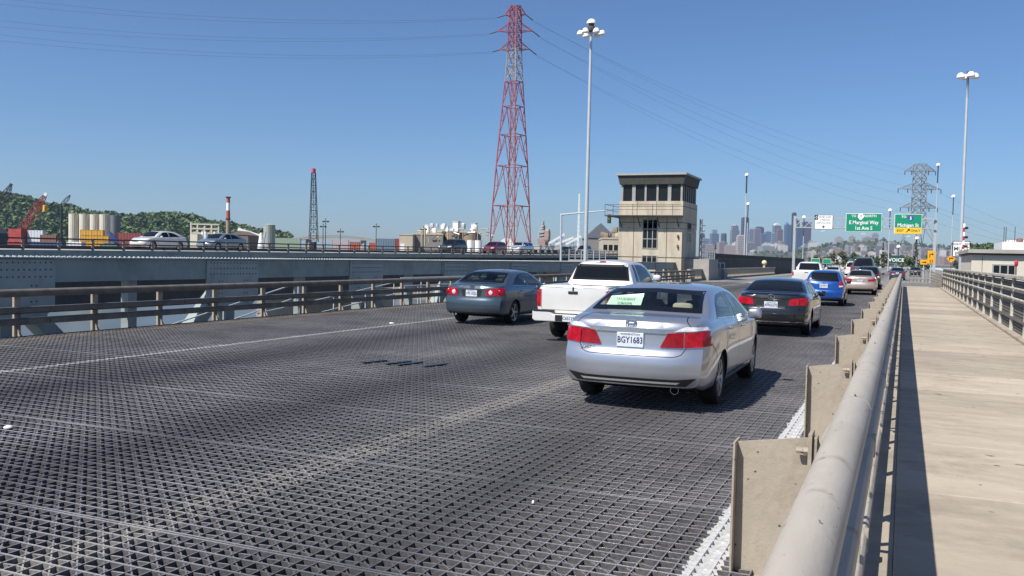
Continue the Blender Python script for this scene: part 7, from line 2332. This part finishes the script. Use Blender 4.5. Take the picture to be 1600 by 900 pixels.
mb = MB(); p0 = at(304, 366, 437); p1 = at(316, 376, 437); mb.box(p0.x, p1.x + 1, p0.y - 3, p0.y + 3, GZ, p0.z); mb.build('block', pale_st, t, o_)
shed('works_building', 'low brown shed right of the chimney', 358, 388, 367, 430, 15, mat('brown_wall', (0.17, 0.13, 0.11), 0.8, var=0.2), None, 2.0)
b1 = at(408, 376, 400)
t = thing('gravel_hopper', 'white cone shaped hopper below the grey green tank', 'hopper', Vector((b1.x, b1.y, GZ)))
mb = MB(); mb.lathe([(6.0, 0), (3.2, 4), (0.6, at(414, 364, 400).z - GZ)], (0, 0, 0), 12); mb.build('cone', white_paint, t)
mb = MB(); mb.tube((0, 0, 10), (2.5, 0, at(414, 362, 400).z - GZ), 0.35, 6); mb.build('feed_pipe', galv, t)
# crates, containers, sheds at the quay
crate_m = mat('yellow_crate', (0.68, 0.36, 0.04), 0.6, var=0.15, scale=0.8)
mbx = MB(); mbx.box(-0.86, 0.86, -0.85, 0.85, 0, 1.72)
proto_c = mbx.build('cargo_crate', crate_m, bevel=0.03)
mby = MB()
for x in (-0.83, 0, 0.83): mby.box(x - 0.05, x + 0.05, -0.89, -0.855, 0, 1.7)
for z in (0.05, 1.62): mby.box(-0.84, 0.84, -0.885, -0.852, z, z + 0.09)
ribs = mby.each('batten', mat('crate_edge', (0.40, 0.20, 0.03), 0.6, var=0.1), proto_c)
c0 = at(131.5, 376.5, 280)
first = True
for row in range(3):
    for col in range(5):
        if row == 2 and col == 4: continue
        o = proto_c if first else like(proto_c)
        if not first:
            for rb in ribs: like(rb, o)
        first = False
        q = c0 + Vector((math.cos(R(CAM_YAW)) * 1.78 * col, math.sin(R(CAM_YAW)) * 1.78 * col, 0))
        o.location = (q.x, q.y, c0.z - 1.77 + row * 1.77); o.rotation_euler = (0, 0, R(CAM_YAW))
        tag(o, 'yellow crate in the %s row of the stack by the silos, %s from the left' % (('bottom', 'middle', 'top')[row], ('first', 'second', 'third', 'fourth', 'fifth')[col]), 'crate', 'yellow crates before the silos')
st0 = at(150, 384, 282)
t = thing('crate_platform', 'low timber staging carrying the yellow crates', 'platform', Vector((st0.x, st0.y, GZ)), R(CAM_YAW))
mb = MB(); mb.box(-8, 8, -3, 3, 0, c0.z - 1.80 - GZ); mb.build('staging', timber, t)
mb = MB(); mb.box(-8.2, 8.2, -3.2, -3.05, 0, 1.2); mb.build('kerb', timber, t)
def container(label, px0_, px1_, pyt, D, m, h=2.6):
    a_, b_ = at(px0_, pyt, D), at(px1_, pyt, D)
    c_ = (a_ + b_) / 2; zt_ = c_.z
    t = thing('cargo_container', label, 'container', Vector((c_.x, c_.y, zt_ - h)), R(CAM_YAW))
    w = (b_ - a_).length
    mb = MB()
    n_ = max(8, int(w / 0.5)); pts = []
    for i in range(n_ + 1): pts.append((-w / 2 + w * i / n_, -1.2 + (0.08 if i % 2 else 0)))
    mb.prism(pts + [(w / 2, 1.2), (-w / 2, 1.2)], 0, h, 'Z'); mb.build('shell', m, t)
    mb = MB()
    for x in (-w / 2, w / 2): mb.box(x - 0.08, x + 0.08, -1.26, -1.1, 0, h + 0.02)
    mb.each('corner_post', m, t)
    return t
for i, (xa, xb, yt, D, m_, lb_, h) in enumerate(((46, 69, 360, 330, mat('cont_white', (0.6, 0.62, 0.64), 0.6, var=0.1), 'pale grey container right of the red crane', 9), (66, 90, 367, 300, mat('cont_rust', (0.22, 0.10, 0.07), 0.7, var=0.2), 'rust red container below the wooded hill', 8),
        (186, 222, 364, 330, mat('cont_red', (0.23, 0.055, 0.05), 0.6, var=0.15), 'long dark red container behind the white sedan', 9), (588, 622, 373, 380, mat('cont_bluegrey', (0.12, 0.18, 0.24), 0.6, var=0.15), 'blue grey container left of the cement works', 10),
        (618, 626, 373, 370, mat('cont_red'), 'short red container against the cement works', 10), (548, 562, 378, 330, mat('cont_orange', (0.38, 0.10, 0.06), 0.6, var=0.1), 'orange red box between the crane boom and works', 8),
        (578, 588, 379, 320, mat('cont_orange'), 'small orange red box left of the blue grey container', 8), (520, 545, 375, 480, mat('cont_pale', (0.42, 0.36, 0.36), 0.7, var=0.2), 'pale pinkish container right of the black crane boom', 12),
        (50, 100, 378, 260, mat('cont_navy', (0.07, 0.10, 0.20), 0.6, var=0.15), 'navy barge like container seen through the far railing', 6), (108, 130, 378, 240, white_paint, 'white container seen through the far railing', 5), (160, 185, 382, 240, mat('cont_green', (0.10, 0.25, 0.15), 0.6, var=0.1), 'green container seen through the far railing', 5),
        (430, 470, 372, 520, mat('cont_sage', (0.25, 0.32, 0.24), 0.7, var=0.15), 'sage green shed like container left of the black crane boom', 14))):
    container(lb_, xa, xb, yt, D, m_, h)
b2 = at(174, 376, 276)
t = thing('yard_machine', 'blue lattice yard machine right of the yellow crates', 'machine', Vector((b2.x, b2.y, GZ)))
o_ = Vector((b2.x, b2.y, GZ))
blue_m = mat('machine_blue', (0.04, 0.06, 0.20), 0.5, var=0.15)
for k in range(7):
    p0, p1 = at(171 + 2.0 * k, 361 + 2 * k, 276), at(175 + 1.5 * k, 378, 276)
    mb = MB(); mb.bar(p0, p1, 0.35); mb.build('frame_member', blue_m, t, o_)
mb = MB(); q = at(181, 380, 276); mb.box(b2.x - 2, q.x + 1, b2.y - 1, b2.y + 1, GZ, q.z); mb.build('body', blue_m, t, o_)
shed('quay_shed', 'dark steep roofed shed at the left edge', -40, -2, 364, 300, 5, mat('navy_wall', (0.05, 0.06, 0.08), 0.7, var=0.15), None, 4.0)
# yard lamps with crossed heads
for px, yt, lb_ in ((505, 349, 'dark yard lamp post right of the crane boom, shorter of the pair'), (509, 341, 'dark yard lamp post right of the crane boom, taller of the pair'), (588, 349, 'lone dark yard lamp post left of the works'), (662, 353, 'thin dark pole before the cement works'), (532, 357, 'thin mast left of the lone yard lamp')):
    q = at(px, yt, 330); base = Vector((q.x, q.y, GZ))
    t = thing('yard_lamp', lb_, 'light pole', base)
    mb = MB(); mb.tube(base, q, 0.17, 8, 0.12); mb.build('pole', boom_dk, t, base)
    mb = MB()
    for s in (-1, 1): rbox(mb, q + Vector((s * 0.9, 0, -1.2)), (0.42, 0.4, 0.28), 4)
    mb.bar(q + Vector((-0.9, 0, -1.2)), q + Vector((0.9, 0, -1.2)), 0.1); mb.each('lamp_head', boom_dk, t, base)
b_ = at(903, 390, 180)
lattice_mast('antenna_mast', 'white lattice antenna mast left of the tall light mast', 'mast', Vector((b_.x, b_.y, GZ)), at(905, 303, 180).z - GZ, 0.32, white_paint, 30, 0.10)
# far viaduct on the horizon
p0, p1 = at(425, 381, 1500), at(625, 384, 1500)
mid_ = (p0 + p1) / 2
t = thing('far_viaduct', 'distant grey high level bridge on the horizon behind the black crane boom', 'bridge', Vector((mid_.x, mid_.y, GZ)))
o_ = Vector((mid_.x, mid_.y, GZ))
n_ = 14
mb = MB()
for i in range(n_):
    a_, b_ = i / n_, (i + 1) / n_
    q0, q1 = p0.lerp(p1, a_), p0.lerp(p1, b_)
    q0.z += 14 * math.sin(math.pi * a_); q1.z += 14 * math.sin(math.pi * b_)
    mb.bar(q0, q1, 14, 4.5)
mb.build('deck', conc_grey, t, o_)
for i in range(1, n_, 3):
    q0 = p0.lerp(p1, i / n_)
    mb = MB(); mb.bar((q0.x, q0.y, GZ), (q0.x, q0.y, q0.z + 8), 7); mb.build('pier', conc_grey, t, o_)

# ------------------------------------------------------------------ air between here and the city
hz = bpy.data.materials.new('haze_air')
hz.use_nodes = True
for n_ in list(hz.node_tree.nodes):
    if n_.type != 'OUTPUT_MATERIAL': hz.node_tree.nodes.remove(n_)
pv = hz.node_tree.nodes.new('ShaderNodeVolumePrincipled')
pv.inputs['Color'].default_value = (0.62, 0.80, 1.0, 1)
pv.inputs['Density'].default_value = 0.000065
pv.inputs['Anisotropy'].default_value = 0.3
hz.node_tree.links.new(pv.outputs[0], [n_ for n_ in hz.node_tree.nodes if n_.type == 'OUTPUT_MATERIAL'][0].inputs['Volume'])
mb = MB(); mb.box(-4500, 4500, -400, 7000, GZ - 1.5, 330)
hzo = mb.build('haze', hz)
hzo['kind'] = 'stuff'
hzo['label'] = 'thin pale blue haze in the air over the whole scene'
hzo['category'] = 'haze'
